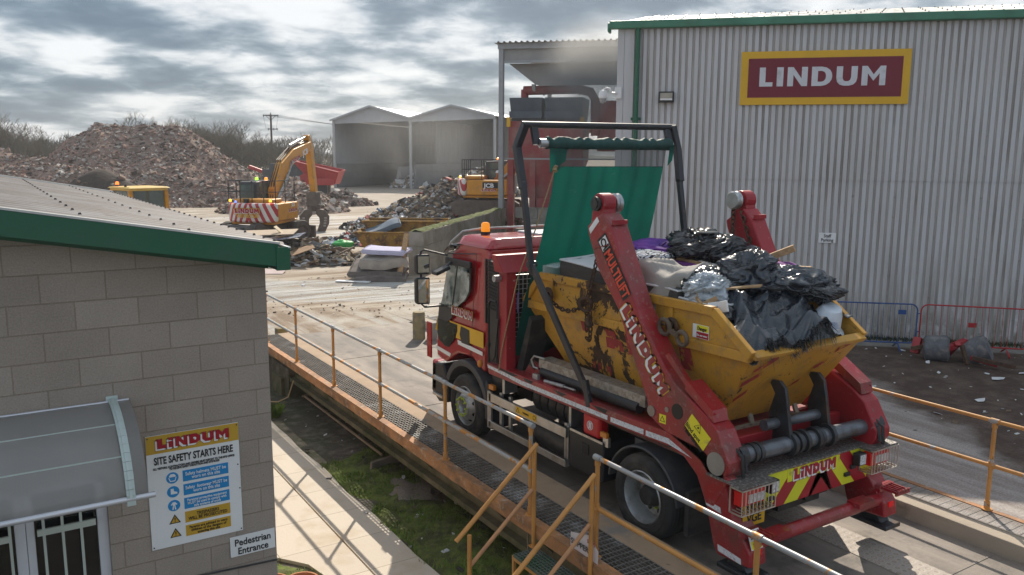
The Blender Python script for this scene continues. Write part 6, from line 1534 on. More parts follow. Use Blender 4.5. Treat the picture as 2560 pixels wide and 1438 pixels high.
def item(b, name, label, cat, m, group=None, **k):
    b.v = [TW(p) for p in b.v]
    return tag(b.build(name, m, **k), label, cat, group)
M_MATTD = mat('charcoal_mattress_side', (.055, .05, .048), .85, var=.25, scale=4, stretch=(1, 1, 4), bump=.006, bscale=9)
M_MATTT = mat('white_mattress_top', (.60, .61, .63), .8, var=.08, bump=.004, bscale=8)
def mattress(name, label, c, s, M, mside=M_MATTD, mtop=M_MATTT, seed=0, sag=.05, world=False, group=None, mpipe=None, soft=.02):
    hx, hy, hz = s[0] / 2, s[1] / 2, s[2] / 2; b = MB()
    def bend(p):
        p = Vector(p); p.z += sag * (mn.noise(Vector((p.x * .9 + seed, p.y * .9, seed))) * 1.6 - (p.y / hy) ** 2 * .6); return Vector(c) + M @ p
    nx, ny = 10, 18
    def rr(u): return max(-1, min(1, u))
    for zz, fl in ((hz, False), (-hz, True)):
        b.m = 1
        b.grid(lambda u, v: bend((-hx + 2 * hx * u, -hy + 2 * hy * v, zz * (1 - (.10 + soft * 2) * max(abs(2 * u - 1), abs(2 * v - 1)) ** 8) + .012 * mn.noise(Vector((u * 9, v * 14, seed + zz)))))
               , nx, ny, flip=fl)
    per = []
    N_ = 56
    for i in range(N_):
        t = i / N_ * 4; k = int(t); f = t - k
        per.append(((-hx + 2 * hx * f, -hy), (hx, -hy + 2 * hy * f), (hx - 2 * hx * f, hy), (-hx, hy - 2 * hy * f))[k])
    b.m = 0; vs = []; L_ = 5
    for j in range(L_):
        z = (-hz + 2 * hz * j / (L_ - 1)) * (1 - soft * 1.6); bul = 1 + soft * math.sin(PI * j / (L_ - 1))
        for i, (x, y) in enumerate(per): vs.append(bend((x * bul + .008 * mn.noise(Vector((i * .6, j, seed))), y * (1 + .3 * (bul - 1)), z)))
    b.add(vs, [(j * N_ + i, j * N_ + (i + 1) % N_, (j + 1) * N_ + (i + 1) % N_, (j + 1) * N_ + i) for j in range(L_ - 1) for i in range(N_)])
    b.m = 2
    for z in (-hz, hz): b.tube([bend((x * 1.012, y * 1.006, z * (.98 - soft * 1.6))) for x, y in per], .013, 5, closed=True)
    if not world: b.v = [TW(p) for p in b.v]
    return tag(b.build(name, [mside, mtop, mpipe or M_MATTT], smooth=True, ang=60), label, 'mattress', group)
RZ = lambda a: Matrix.Rotation(rad(a), 3, 'Z'); RX = lambda a: Matrix.Rotation(rad(a), 3, 'X'); RY = lambda a: Matrix.Rotation(rad(a), 3, 'Y')
mattress('mattress', 'charcoal sided mattress with white top along the near edge of the skip', (-.30, 1.05, 2.86), (1.05, 2.2, .25), RZ(1) @ RX(3.2) @ RY(-3), sag=.05)
mattress('mattress', 'second dark mattress lying under the grey torn sheet in the skip', (-.30, .12, 2.70), (.98, 1.4, .20), RZ(0) @ RX(-1) @ RY(-2), seed=5, sag=.03)
# glossy bin liners
M_BIN = mat('glossy_black_polythene', (.014, .017, .023), .17, var=.3, scale=3, spec=.75, crease=.035, bscale=2.6)
M_BINB = mat('blue_black_polythene', (.018, .026, .040), .22, var=.3, scale=3, spec=.8, crease=.04, bscale=2.2)
def bag(label, c, s, seed, m=M_BIN, M=None, group='black bin bags heaped in the skip', amp=.17, fold=.20, name='bin_bag', cat='bin bag', tie=None):
    b = MB(); b.blob(c, s, seed, amp, 1.3, 110, 64, M, fold=fold, flat=s[2] * .75)
    if tie is not None:
        p = Vector(c) + Vector(tie); d = Vector(tie).normalized()
        b.tube([p - d * .06, p, p + d * .05], [.05, .02, .035], 8)
    return item(b, name, label, cat, m, group, smooth=True, ang=180)
bag('big crumpled black bin bag topmost at the back of the skip', (.35, .75, 3.22), (.36, .50, .20), 1, tie=(-.1, .1, .2))
bag('shiny black bin bag bulging beside the topmost bag', (.42, .42, 3.20), (.34, .30, .18), 2)
bag('blue black bin bag standing upright at the middle of the skip', (.12, -.28, 3.03), (.34, .36, .24), 3, M_BINB, tie=(.0, -.05, .26))
bag('taut blue black bin bag lying beside the white bag', (-.12, .02, 2.88), (.36, .38, .18), 4, M_BINB)
bag('glossy bin bag slumped at the rear right of the load', (.38, -.58, 2.93), (.40, .36, .18), 5, M_BINB)
bag('low black bin bag against the far rim of the skip', (.62, -.72, 2.86), (.30, .30, .15), 6)
bag('black bin bag squashed under the timber at the near rim', (-.62, -.40, 2.66), (.22, .26, .10), 7)
bag('cloudy white plastic bag tucked beside the grey sheet', (-.55, -.20, 2.90), (.22, .24, .15), 8, mat('cloudy_white_polythene', (.62, .68, .74), .25, var=.08, bump=.04, bscale=7, trans=.15), group=None, amp=.2, fold=.3, name='plastic_bag', cat='plastic bag')
bag('pale grey bundle under the torn sheet', (-.30, .78, 2.93), (.22, .30, .10), 9, mat('grey_bundle', (.30, .29, .28), .6, var=.2, bump=.02, bscale=9), group=None, name='cloth_bundle', cat='bundle')
bag('dark grey rolled bundle at the far rim of the skip', (.78, -.35, 2.98), (.12, .26, .11), 10, mat('dark_grey_cloth', (.10, .11, .13), .5, var=.2, bump=.02, bscale=9), group=None, name='cloth_bundle', cat='bundle', amp=.08, fold=.1)
# fabrics
bag('bright purple duvet near the front of the load', (.22, 1.45, 3.13), (.34, .46, .13), 11, mat('purple_cloth', (.13, .045, .32), .75, var=.3, scale=3, bump=.02, bscale=9, col2=(.22, .06, .34), thr=.55, soft=.1, scale2=3), group=None, name='duvet', cat='duvet', fold=.2)
def pattern_material():
    m = bpy.data.materials.new('white_black_geometric_cloth'); m.use_nodes = True
    nt = m.node_tree; N, L = nt.nodes, nt.links; b = N['Principled BSDF']
    tc = N.new('ShaderNodeTexCoord'); vo = N.new('ShaderNodeTexVoronoi'); vo.feature = 'DISTANCE_TO_EDGE'; vo.inputs['Scale'].default_value = 8; L.new(tc.outputs['Object'], vo.inputs['Vector'])
    v2 = N.new('ShaderNodeTexVoronoi'); v2.inputs['Scale'].default_value = 8; L.new(tc.outputs['Object'], v2.inputs['Vector'])
    cr = N.new('ShaderNodeValToRGB'); L.new(vo.outputs['Distance'], cr.inputs[0]); e = cr.color_ramp.elements; cr.color_ramp.interpolation = 'CONSTANT'
    e[0].position = 0; e[0].color = (.015, .015, .03, 1); e[1].position = .06; e[1].color = (.68, .69, .72, 1); a = e.new(.22); a.color = (.02, .02, .03, 1); a = e.new(.27); a.color = (.68, .69, .72, 1)
    L.new(cr.outputs[0], b.inputs['Base Color']); b.inputs['Roughness'].default_value = .8; return m
bag('white cushion with black geometric pattern behind the near arm', (-.15, 1.18, 3.06), (.30, .36, .11), 12, pattern_material(), group=None, name='cushion', cat='cushion', amp=.1, fold=.08)
b = MB(); b.cbox((.0, .35, 3.00), (.10, 1.9, .11), RZ(6) @ RX(2)); item(b, 'purple_bed_rail', 'purple upholstered bed rail lying along the load', 'bed rail', mat('purple_upholstery', (.15, .03, .19), .75, var=.25, bump=.006, bscale=12), bevel=.03)
b = MB(); b.grid(lambda u, v: V(.36 + .30 * u, -.34 - .36 * v, 3.16 + .06 * math.sin(u * 7) * v - .22 * v * v - .03 * u), 14, 10); item(b, 'purple_cloth', 'limp purple cloth hanging over the upright bag', 'cloth', MATS['purple_upholstery'], smooth=True, solid=.01)
# torn grey underlay sheet
M_UNDERLAY = mat('torn_grey_felt', (.31, .295, .275), .9, var=.1, scale=2, bump=.003, bscale=30)
def torn(u, v):
    k = max(0, v - .38) / .62; x = -.42 - .36 * min(1, v / .45) - .06 * k - .03 * math.sin(u * 9 + v * 4); y = .72 - .80 * u - .06 * math.sin(v * 3) * u
    z = 3.08 + .05 * math.sin(u * 6 + 1) - .10 * v - .40 * k + .06 * (1 - 3 * abs(mn.noise(Vector((u * 3 + v, v * 2.2, 3))))) * (1 - k)
    return V(x, y, z)
b = MB(); nU, nV = 30, 22
vs = [torn(i / nU, j / nV) for j in range(nV + 1) for i in range(nU + 1)]; fs = []
for j in range(nV):
    for i in range(nU):
        u, v = (i + .5) / nU, (j + .5) / nV
        lim = 1 - .55 * max(0, abs(u - .42) * 2 - .15) - .12 * abs(mn.noise(Vector((u * 9, 2, 0))))
        if v < lim: fs.append((j * (nU + 1) + i, j * (nU + 1) + i + 1, (j + 1) * (nU + 1) + i + 1, (j + 1) * (nU + 1) + i))
b.add(vs, fs); item(b, 'felt_sheet', 'torn pale grey felt sheet draped over the mattress edge', 'felt sheet', M_UNDERLAY, smooth=True, solid=.012, ang=180)
# black woven plastic sheet over the rear, fraying at its lower edge
M_SHEETB = mat('black_woven_plastic', (.022, .030, .042), .24, var=.4, scale=2.5, spec=.8, crease=.03, bscale=2.4, col2=(.06, .07, .085), thr=.58, soft=.12, scale2=2, rough2=.42)
def drape(u, v):
    x = -.80 + 1.50 * u; y = -.26 - .96 * v
    top = 2.86 + .16 * math.sin(PI * u) + .06 * math.sin(u * 11)
    z = top - .50 * v ** 1.3 - .10 * (1 - math.sin(PI * min(1, max(0, u)))) * (1 - v)
    z += .05 * mn.noise(Vector((u * 4, v * 3, 1))) * 2 + .06 * (1 - 3 * abs(mn.noise(Vector((u * 5.5 + v * 1.5, v * 1.6, 6))))) + .05 * (1 - 3 * abs(mn.noise(Vector((v * 7 + u * 2, u * 2.2, 2))))) * min(1, v * 2) + .04 * math.sin(u * 15 + 3 * math.sin(v * 4)) * v + .03 * mn.noise(Vector((u * 11, v * 9, 4)))
    if u < .25: z -= (.25 - u) * .9 * (1 - v * .4)
    return V(x + .05 * math.sin(v * 6), y + .04 * math.sin(u * 8), z)
b = MB(); b.grid(drape, 120, 80)
sheet = item(b, 'black_plastic_sheet', 'black woven plastic sheet draped over the tail end of the skip', 'plastic sheet', M_SHEETB, smooth=True, ang=180, solid=.003)
b = MB(); rnd = random.Random(21)
for i in range(420):
    u = rnd.uniform(.10, .82); p = drape(u, rnd.uniform(.96, 1.0)); l = rnd.uniform(.04, .14) * (2.4 if abs(u - .62) < .03 or u < .22 and rnd.random() < .3 else 1)
    d = V(rnd.uniform(-.05, .05), -.03 - rnd.uniform(0, .05), -l); b.tube([p, p + d * .6 + V(rnd.uniform(-.02, .02), 0, 0), p + d], [.0035, .003, .0015], 3, caps=False)
for i in range(160):
    u = rnd.uniform(.2, .85); v_ = rnd.choice((.42, .5, .62)) + rnd.uniform(-.04, .04); p = drape(u, v_) + V(0, 0, .004); d = V(rnd.uniform(-.02, .04), -.05, -rnd.uniform(.02, .05)); b.tube([p, p + d * .5 + V(0, -.01, .015), p + d], [.003, .003, .001], 3, caps=False)
b.v = [TW(p) for p in b.v]; fr = b.build('fringe', M_BIN); fr.parent = sheet
b = MB(); b.grid(lambda u, v: V(.55 + .42 * u, -.62 - .45 * v, 2.80 - .16 * v - .10 * u * u + .03 * math.sin(u * 9 + v * 5)), 16, 12); item(b, 'black_plastic_sheet', 'loose black plastic flap sticking over the far rim', 'plastic sheet', M_SHEETB, smooth=True, solid=.003)
b = MB(); b.grid(lambda u, v: V(.10 + .62 * u, -.60 - .09 * v, 2.965 - .09 * v + .03 * math.sin(u * 6) - .06 * u), 20, 3); item(b, 'white_sheet_strip', 'crumpled white strip along the top of the black sheet', 'cloth', M_MATTT, smooth=True, solid=.004)
# white plastic tub upside down at the rear corner
b = MB(); prof = [(.0, .30), (.10, .30), (.13, .29), (.17, .22), (.215, .08), (.23, .03), (.30, .0), (.315, -.02), (.31, -.035), (.23, -.02)]
b.lathe(prof, (0, 0, 0), (0, 0, 1), 36); Mt = RX(24) @ RZ(20)
b.v = [V(.58, -.93, 2.44) + Mt @ V(p.x * 1.1, p.y * .82, p.z) for p in b.v]
tub = item(b, 'plastic_tub', 'upturned white plastic tub at the tail corner of the skip', 'tub', mat('bluish_white_plastic', (.62, .68, .76), .3, var=.04), smooth=True)
b = MB()
for i in range(7): b.box(-.06, .06 - .01 * (i % 3), 0, .001, -.012 * i, -.012 * i + .005)
b.v = [TW(V(.50, -1.148, 2.56) + RX(-28) @ p) for p in b.v]; lb = b.build('printed_label', mat('blue_grey_print', (.16, .22, .36), .6)); lb.parent = tub
# timber
def plank(label, p0, p1, w, h, m=M_WOOD, up=(0, 0, 1), group='planks in the skip'):
    b = MB(); b.bar(p0, p1, w, h, up); return item(b, 'plank', label, 'plank', m, group, bevel=.004)
plank('pale plank poking out over the near rear rim of the skip', (-.62, .0, 2.86), (-.82, -.42, 2.74), .035, .11)
plank('thin pale board lying flat beside the black sheet', (-.55, -.12, 2.86), (-.22, -.72, 2.97), .12, .022)
plank('pale timber sticking up beside the far lifting arm', (.52, -.10, 3.14), (.72, -.38, 3.30), .09, .08)
plank('short sawn block on the purple bed rail', (.10, .95, 3.08), (.02, .45, 3.07), .06, .035)
plank('short pale timber end beside the far arm foot', (.66, -.42, 3.06), (.74, -.62, 3.07), .07, .07)
plank('brown timber under the grey felt sheet', (-.18, .75, 2.98), (-.28, .15, 2.97), .09, .06, M_OLDWOOD)
plank('orange brown timber offcut beside the clear bag', (-.34, .10, 2.98), (-.42, -.22, 2.98), .07, .07)
plank('brown board under the patterned cushion', (.05, 1.35, 3.0), (.0, .55, 2.99), .16, .03, M_OLDWOOD)
b = MB(); b.bar((-.78, -.40, 2.76), (-.66, -.50, 2.84), .03, .05); b.cyl((-.79, -.33, 2.78), (-.79, -.33, 2.88), .007, n=6); item(b, 'plank', 'small splintered batten with a nail at the skip rim', 'plank', M_WOOD, 'planks in the skip')
b = MB(); b.cbox((.33, .72, 3.415), (.20, .50, .025), RZ(-24) @ RX(-5)); item(b, 'board', 'flat grey board resting on the topmost bin bag', 'board', mat('dusty_grey_board', (.34, .33, .31), .7, var=.2), bevel=.004)
b = MB(); b.cbox((-.74, -.35, 2.70), (.02, .75, .12), RZ(3) @ RX(-14)); item(b, 'board', 'white edged panel wedged behind the near rim', 'board', M_WHITE, bevel=.004)
for i in range(3):
    b = MB(); b.tube([(-.28, 2.05 - .03 * i, 3.03 + .02 * i), (.1, 1.9, 3.13 + .03 * i), (.3, 1.6, 3.18 + .02 * i)], .02, 7); item(b, 'flexible_hose', 'grey flexible hose curling over the mattress', 'hose', mat('grey_flex', (.13, .16, .18), .5, var=.15), 'grey hoses on the mattress', smooth=True)
b = MB(); 
b.grid(lambda u, v: V(-.90 + .42 * u, 2.48 - .1 * math.sin(PI * u), 2.70 + .17 * v + .03 * math.sin(PI * u)), 10, 4); b.grid(lambda u, v: V(-.90 + .42 * u, 2.15 + .3 * v, 2.87 + .03 * math.sin(PI * u)), 10, 3)
item(b, 'plastic_basket', 'clear plastic basket at the front rim of the skip', 'basket', mat('clear_plastic', (.55, .62, .62), .15, var=.05, alpha=.5), smooth=True, solid=.004)
bag('grey blue plastic scrap wedged below the mattress', (-.76, 1.72, 2.74), (.10, .16, .06), 14, mat('grey_blue_plastic', (.10, .14, .17), .4, var=.2), group=None, name='plastic_scrap', cat='plastic scrap')
b = MB(); b.grid(lambda u, v: V(-.93 - .02 * math.sin(v * 3), 3.02 + .03 * u, 2.42 - .30 * v), 3, 6); item(b, 'lilac_cloth', 'lilac cloth caught on the front edge of the skip', 'cloth', mat('lilac_cloth', (.38, .26, .62), .8, var=.1), smooth=True, solid=.01)
# chains
def chain(name, label, pts, link=.085, r=.011, m=M_RUST, seed=0):
    pts = [Vector(p) for p in pts]; dense = []
    for p, q in zip(pts, pts[1:]):
        n = max(1, int((q - p).length / .01))
        dense += [p.lerp(q, k / n) for k in range(n)]
    dense.append(pts[-1]); b = MB(); acc = 0; last = dense[0]; i = 0; cur = dense[0]; start = dense[0]
    for d in dense[1:]:
        if (d - start).length >= link * .72:
            c = (start + d) / 2; t = (d - start).normalized(); x, y, a = frame(t)
            s_, o_ = (x, y) if i % 2 else (y, x)
            loop = [c + t * (link * .5 * math.cos(w)) * (1.0) + s_ * (link * .30 * math.sin(w)) for w in [k * PI / 5 for k in range(10)]]
            b.tube(loop, r, 5, closed=True); start = d; i += 1
    return item(b, name, label, 'chain', m, 'rusty lifting chains', smooth=True)
def sagp(p, q, s, n=10): p = Vector(p); q = Vector(q); return [p.lerp(q, k / n) - V(0, 0, s * 4 * (k / n) * (1 - k / n)) for k in range(n + 1)]
chain('chain', 'rusty chain hanging from the near arm head down the skip side', [(-.93, 1.05, 3.78), (-.93, 1.22, 3.2), (-.95, 1.42, 2.55), (-.96, 1.40, 2.1)])
chain('chain', 'sagging rusty chain looped along the near side of the skip', sagp((-.96, 1.42, 2.52), (-.97, 2.28, 2.50), .16))
chain('chain', 'doubled end of rusty chain dangling beside the skip seam', [(-1.0, 1.30, 2.52), (-.99, 1.28, 2.2), (-.98, 1.32, 2.02), (-.99, 1.38, 2.1)])
b = MB(); b.torus((-.98, 1.40, 2.50), (1, .3, 0), .085, .024, 18, 8); b.cyl((-.98, 1.36, 2.33), (-.98, 1.30, 2.24), .045, n=12); item(b, 'shackle', 'rusty ring joining the chains on the skip side', 'shackle', M_RUST, smooth=True)
chain('chain', 'rusty chain with a steel ring behind the near arm', sagp((-.97, .55, 2.52), (-.97, -.05, 2.50), .03))
b = MB()
for y, z, R_ in ((-.10, 2.49, .085), (-.38, 2.41, .075)): b.torus((-1.04, y, z), (1, 0, .1), R_, .026, 18, 8)
b.bar((-1.04, -.17, 2.47), (-1.04, -.31, 2.43), .04, .045); item(b, 'chain_hook', 'double ringed steel hook on the skip side', 'hook', mat('worn_dark_steel', (.13, .10, .075), .6, .5, var=.3), smooth=True)
chain('chain', 'rusty chain hanging from the far arm head into the load', [(.93, .78, 3.74), (.86, .72, 3.3), (.82, .66, 3.0)])
chain('chain', 'second rusty chain lying against the far arm', [(.95, .66, 3.66), (.94, .45, 3.2), (.93, .30, 2.9)])
# ------------------------------------------------------------------ yard behind the weighbridge
YZ = -.2
def px_at(px, py, d):                       # point seen at (px, py) of the 2560-wide photo, d metres down the view axis
    return V(0, 0, CAMZ) + (_f + _r * ((px - 1280) / FPX) - _u * ((py - 719) / FPX)) * d
def ST(s, t, z=YZ): return R2 * s + F2 * t + V(0, 0, z)
M_CONC = mat('block_concrete', (.29, .27, .24), .9, var=.2, scale=1.5, col2=(.16, .15, .11), thr=.56, soft=.12, scale2=1.1, bump=.01, bscale=14)
M_MOSSTOP = mat('moss_cap', (.085, .105, .022), .95, var=.4, scale=6, bump=.04, bscale=14)
bw = thing('block_wall', 'mossy topped wall of large concrete blocks behind the lorry cab', 'wall', (13.0, 27.3, YZ))
A0, WU = V(13.06, 27.50, 0), V(.698, .716, 0); WV = V(.716, -.698, 0)
def bwp(s, o, z): return A0 + WU * s + WV * o + V(0, 0, z)
def slab3(b, f, s0, s1, o0, o1, z0, z1): b.hexa([f(s, o, z) for z in (z0, z1) for s, o in ((s0, o0), (s1, o0), (s1, o1), (s0, o1))])
b = MB()
for c in range(3):
    z0 = YZ - .02 + c * .53
    for i in range(13): s0 = i * 1.2 - (.6 if c % 2 else 0); slab3(b, bwp, max(0, s0) + .006, min(14, s0 + 1.2) - .006, .006 * ((i + c) % 3), .60 - .006 * ((i * 2 + c) % 3), z0 + .006, z0 + .53)
b.build('wall', M_CONC, bw, world=True, bevel=.012)
b = MB(); b.grid(lambda u, v: bwp(-.02 + 14 * u, .03 + .55 * v, 1.385 + .05 * (1 - abs(2 * v - 1)) + .06 * mn.noise(Vector((u * 40, v * 3, 2))) + .03 * mn.noise(Vector((u * 150, v * 9, 2)))), 220, 8); b.build('moss', M_MOSSTOP, bw, world=True, smooth=True)
for nm, lb, x, y, r_, h, m in (('bollard', 'short round bollard at the left end of the walkway', 5.80, 19.35, .15, .24, (.36, .26, .10)), ('bollard', 'tall round concrete bollard beyond the lorry bumper', 8.56, 17.5, .15, .66, (.30, .24, .13))):
    b = MB(); b.lathe([(r_, 0), (r_, h * .93), (r_ * .9, h), (0, h * 1.01)], (x, y, YZ), (0, 0, 1), 20); tag(b.build(nm, mat('stained_bollard_%d' % (h * 100), m, .85, var=.3, scale=5, col2=(.2, .17, .13), thr=.55, scale2=4), smooth=True), lb, 'bollard')
b = MB(); b.box(8.72, 8.95, 17.15, 17.4, YZ, YZ + .42); tag(b.build('bollard', M_CONC, bevel=.01), 'square grey block bollard beside the lorry bumper', 'bollard')

# canopy shed and red sorting plant
M_CLADG = mat('grey_canopy_sheet', (.27, .265, .26), .6, var=.15, scale=.8, stretch=(1, 1, .4)); M_STEELG = mat('grey_painted_steel', (.30, .31, .325), .5, var=.1)
cn = thing('canopy_building', 'tall open sided steel canopy beside the warehouse', 'building', (22.9, 37.06, YZ))
C0 = V(22.9, 37.06, 0)
def cp(s, o, z): return C0 + WD * s - WN * o + V(0, 0, z)      # o = away from the camera
for s, o in ((.06, 0), (.06, 14), (13, 14)):
    b = MB(); slab3(b, cp, s - .12, s + .12, o - .02, o + .04, YZ, 9.8); slab3(b, cp, s - .12, s + .12, o + .20, o + .26, YZ, 9.8); slab3(b, cp, s - .02, s + .02, o, o + .24, YZ, 9.8); b.build('post', M_STEELG, cn, world=True)
b = MB(); prof = []
for i in range(47): s = -.25 + i * .3; prof += [(s, 0), (s + .17, 0), (s + .20, .07), (s + .27, .07)]
m_ = len(prof); vs = [cp(s, o_, 9.80 + z + .05 * o_ * 0) for o_ in (-.3, 14.5) for s, z in prof]; b.add(vs, [(i, i + 1, m_ + i + 1, m_ + i) for i in range(m_ - 1)]); b.build('roof', M_CLADG, cn, world=True)
b = MB(); slab3(b, cp, -.1, 13.5, -.06, .02, 9.52, 9.80); slab3(b, cp, 0, 13.5, .02, .10, 8.82, 8.95); b.build('beam', M_STEELG, cn, world=True)
b = MB(); slab3(b, cp, .1, 13.5, .10, .14, 8.95, 9.6); b.prism([cp(s, .6, z) for s, z in ((.35, 8.85), (1.75, 7.78), (2.0, 7.72), (13.5, 7.72), (13.5, 8.85))], -WN * .05)
b.prism([cp(1.55, .55, 7.80), cp(1.75, .55, 7.80), cp(1.75, .55, 7.45), cp(1.62, .55, 7.45)], -WN * .2); b.build('sheeting', M_CLADG, cn, world=True)
b = MB(); slab3(b, cp, .1, 7, .3, .36, 3.95, 4.03); b.build('tie_rail', M_STEELG, cn, world=True)
pl = thing('sorting_plant', 'dusty red waste sorting plant with grey bins under the canopy', 'machine', tuple(cp(2, 2, YZ)))
M_PLR = mat('dusty_red_plant', (.30, .05, .055), .6, var=.15, scale=1, col2=(.30, .16, .14), thr=.58, soft=.12, scale2=.8); M_PLG = mat('slate_bin', (.075, .095, .125), .5, var=.15, scale=1.5)
b = MB(); slab3(b, cp, .25, 4.2, 1.0, 3.5, 3.95, 5.95); b.build('body', M_PLR, pl, world=True)
for s0, s1 in ((.3, 2.05), (2.2, 4.2)):
    b = MB(); b.hexa([cp(s0 + .1, 1.1, 5.95), cp(s1 - .1, 1.1, 5.95), cp(s1 - .1, 3.4, 5.95), cp(s0 + .1, 3.4, 5.95), cp(s0, .9, 7.15), cp(s1, .9, 7.15), cp(s1, 3.5, 7.15), cp(s0, 3.5, 7.15)]); slab3(b, cp, s0, s1, .88, .94, 6.1, 6.45); b.build('bin', M_PLG, pl, world=True)
b = MB(); b.tube([cp(.95, 1.5, 7.55), cp(3.9, 1.5, 7.6), cp(4.5, 1.5, 7.45), cp(4.75, 1.5, 7.05), cp(4.8, 1.5, 5.2)], .24, 14); b.tube([cp(1.0, 1.5, 7.6), cp(1.0, 1.5, 7.1)], .2, 12)
for s in (2.0, 3.9): b.cyl(cp(s, 1.5, 7.57), cp(s + .06, 1.5, 7.57), .29, n=14)
b.build('duct', M_PLR, pl, world=True, smooth=True)
b = MB(); b.hexa([cp(1.3, 1.3, 1.9), cp(3.5, 1.3, 1.9), cp(3.5, 3, 1.9), cp(1.3, 3, 1.9), cp(.3, 1.0, 3.95), cp(4.2, 1.0, 3.95), cp(4.2, 3.5, 3.95), cp(.3, 3.5, 3.95)]); slab3(b, cp, 1.75, 4.0, 1.1, 2.8, 1.2, 1.9); b.build('funnel', M_PLR, pl, world=True)
for s in (.35, 1.55, 4.1):
    b = MB(); slab3(b, cp, s - .16, s + .16, 1.0, 1.4, YZ, 3.95); b.build('leg', M_PLR, pl, world=True)
b = MB(); slab3(b, cp, 4.9, 7.5, 1.5, 3.5, 4.4, 7.0); slab3(b, cp, 6.0, 9.0, 2.0, 4.0, 3.0, 6.0); b.build('cyclone', M_PLR, pl, world=True)
for s in (.25, 4.15):
    b = MB(); slab3(b, cp, s - .08, s + .12, .85, .98, 5.65, 6.15); b.build('lifting_lug', M_YELLOW, pl, world=True)
b = MB(); slab3(b, cp, 1.7, 3.0, .7, 1.3, .2, 1.3); b.build('hopper', M_PLG, pl, world=True)
w2 = thing('block_wall', 'dusty concrete block wall beneath the red sorting plant', 'wall', tuple(cp(2, .6, YZ)))
b = MB()
for c in range(3):
    for i in range(6): slab3(b, cp, .8 + i * 1.2 + .5 * (c % 2) + .01, .8 + (i + 1) * 1.2 + .5 * (c % 2) - .01, .2, .7, YZ + c * .55 + .01, YZ + (c + 1) * .55)
b.build('wall', M_CONC, w2, world=True, bevel=.012)

# twin gabled storage shed
M_SHED = mat('grey_shed_sheet', (.33, .345, .37), .55, var=.08, scale=1); M_SHEDIN = mat('grey_shed_lining', (.17, .18, .195), .7, var=.2, scale=1.2, stretch=(2, 2, .3)); M_PANEL = mat('grey_concrete_panel', (.175, .18, .185), .85, var=.15, scale=.6)
sh = thing('storage_shed', 'large twin gabled open fronted grey storage shed', 'building', (46.66, 97.15, YZ))
S0 = V(46.66, 97.15, 0); SU = V(-.672, .741, 0); SB = V(.741, .672, 0)
def sp_(s, o, z): return S0 + SU * s + SB * o + V(0, 0, z)
BAY, BAYR, DEP = 10.9, 11.2, 26.0
for s0, s1, hl, hr in ((BAY, 0, 8.55, 8.75), (0, -BAYR, 8.75, 9.0)):
    sm = (s0 + s1) / 2; rz_ = 10.25
    b = MB(); b.prism([sp_(s0, 0, hl - .45), sp_(s0, 0, hl), sp_(sm, 0, rz_), sp_(s1, 0, hr), sp_(s1, 0, hr - .35)], SB * .15); b.build('gable', M_SHED, sh, world=True)
    b = MB()
    for sa, za, sb, zb in ((s0 + .25, hl - .04, sm, rz_ + .08), (sm, rz_ + .08, s1, hr + .02)):
        b.add([sp_(sa, -.3, za), sp_(sb, -.3, zb), sp_(sb, DEP, zb), sp_(sa, DEP, za)], [(0, 1, 2, 3)])
        b.bar(sp_(sa, -.32, za), sp_(sb, -.32, zb), .06, .22)
    b.build('roof', mat('shiny_shed_roof', (.36, .38, .41), .35, .3, var=.1), sh, world=True)
b = MB(); b.add([sp_(BAY, 0, YZ), sp_(BAY, DEP, YZ), sp_(BAY, DEP, 8.5), sp_(BAY, 0, 8.5)], [(0, 1, 2, 3)]); b.build('wall', M_SHED, sh, world=True, solid=.08)
b = MB()
for k in range(150): s = BAY - .2 - k * .145; slab3(b, sp_, s, s - .085, DEP - .12, DEP, 3.0, 9.6)
slab3(b, sp_, BAY, -BAYR, DEP - .04, DEP, YZ, 10.2); slab3(b, sp_, .1, -.1, 9, DEP, 3.0, 9.0)
b.build('wall', M_SHEDIN, sh, world=True)
b = MB()
for s0, s1, o0, o1 in ((BAY - .1, -BAYR, DEP - .5, DEP - .2), (BAY - .12, BAY - .4, .4, DEP), (-.05, -.35, .8, DEP)):
    for c in range(3): slab3(b, sp_, s0, s1, o0, o1, YZ + c * 1.05 + .02, YZ + (c + 1) * 1.05)
b.build('concrete_panel', M_PANEL, sh, world=True)
for s in (BAY - .18, 0, -BAYR):
    b = MB(); slab3(b, sp_, s + .16, s - .16, -.10, .12, YZ, 8.6); b.build('post', M_STEELG, sh, world=True)
b = MB()
for z in (5.6, 7.4): slab3(b, sp_, BAY, -BAYR, DEP - .25, DEP - .1, z, z + .12)
b.build('rail', M_SHEDIN, sh, world=True)
cpn = thing('concrete_stand', 'upright grey concrete A shaped wall unit inside the shed', 'concrete unit', tuple(sp_(2.8, 3, YZ)))
b = MB(); b.prism([sp_(3.6, 3, YZ), sp_(2.55, 3, YZ), sp_(2.75, 3, 2.6), sp_(3.0, 3, 2.6)], SU * -.01 + SB * .2); b.prism([sp_(2.9, 3.1, YZ), sp_(2.75, 3.1, 2.6), sp_(-.2, 5.5, 2.6), sp_(-.2, 5.5, YZ)], SB * .15); b.build('slab', M_PANEL, cpn, world=True)

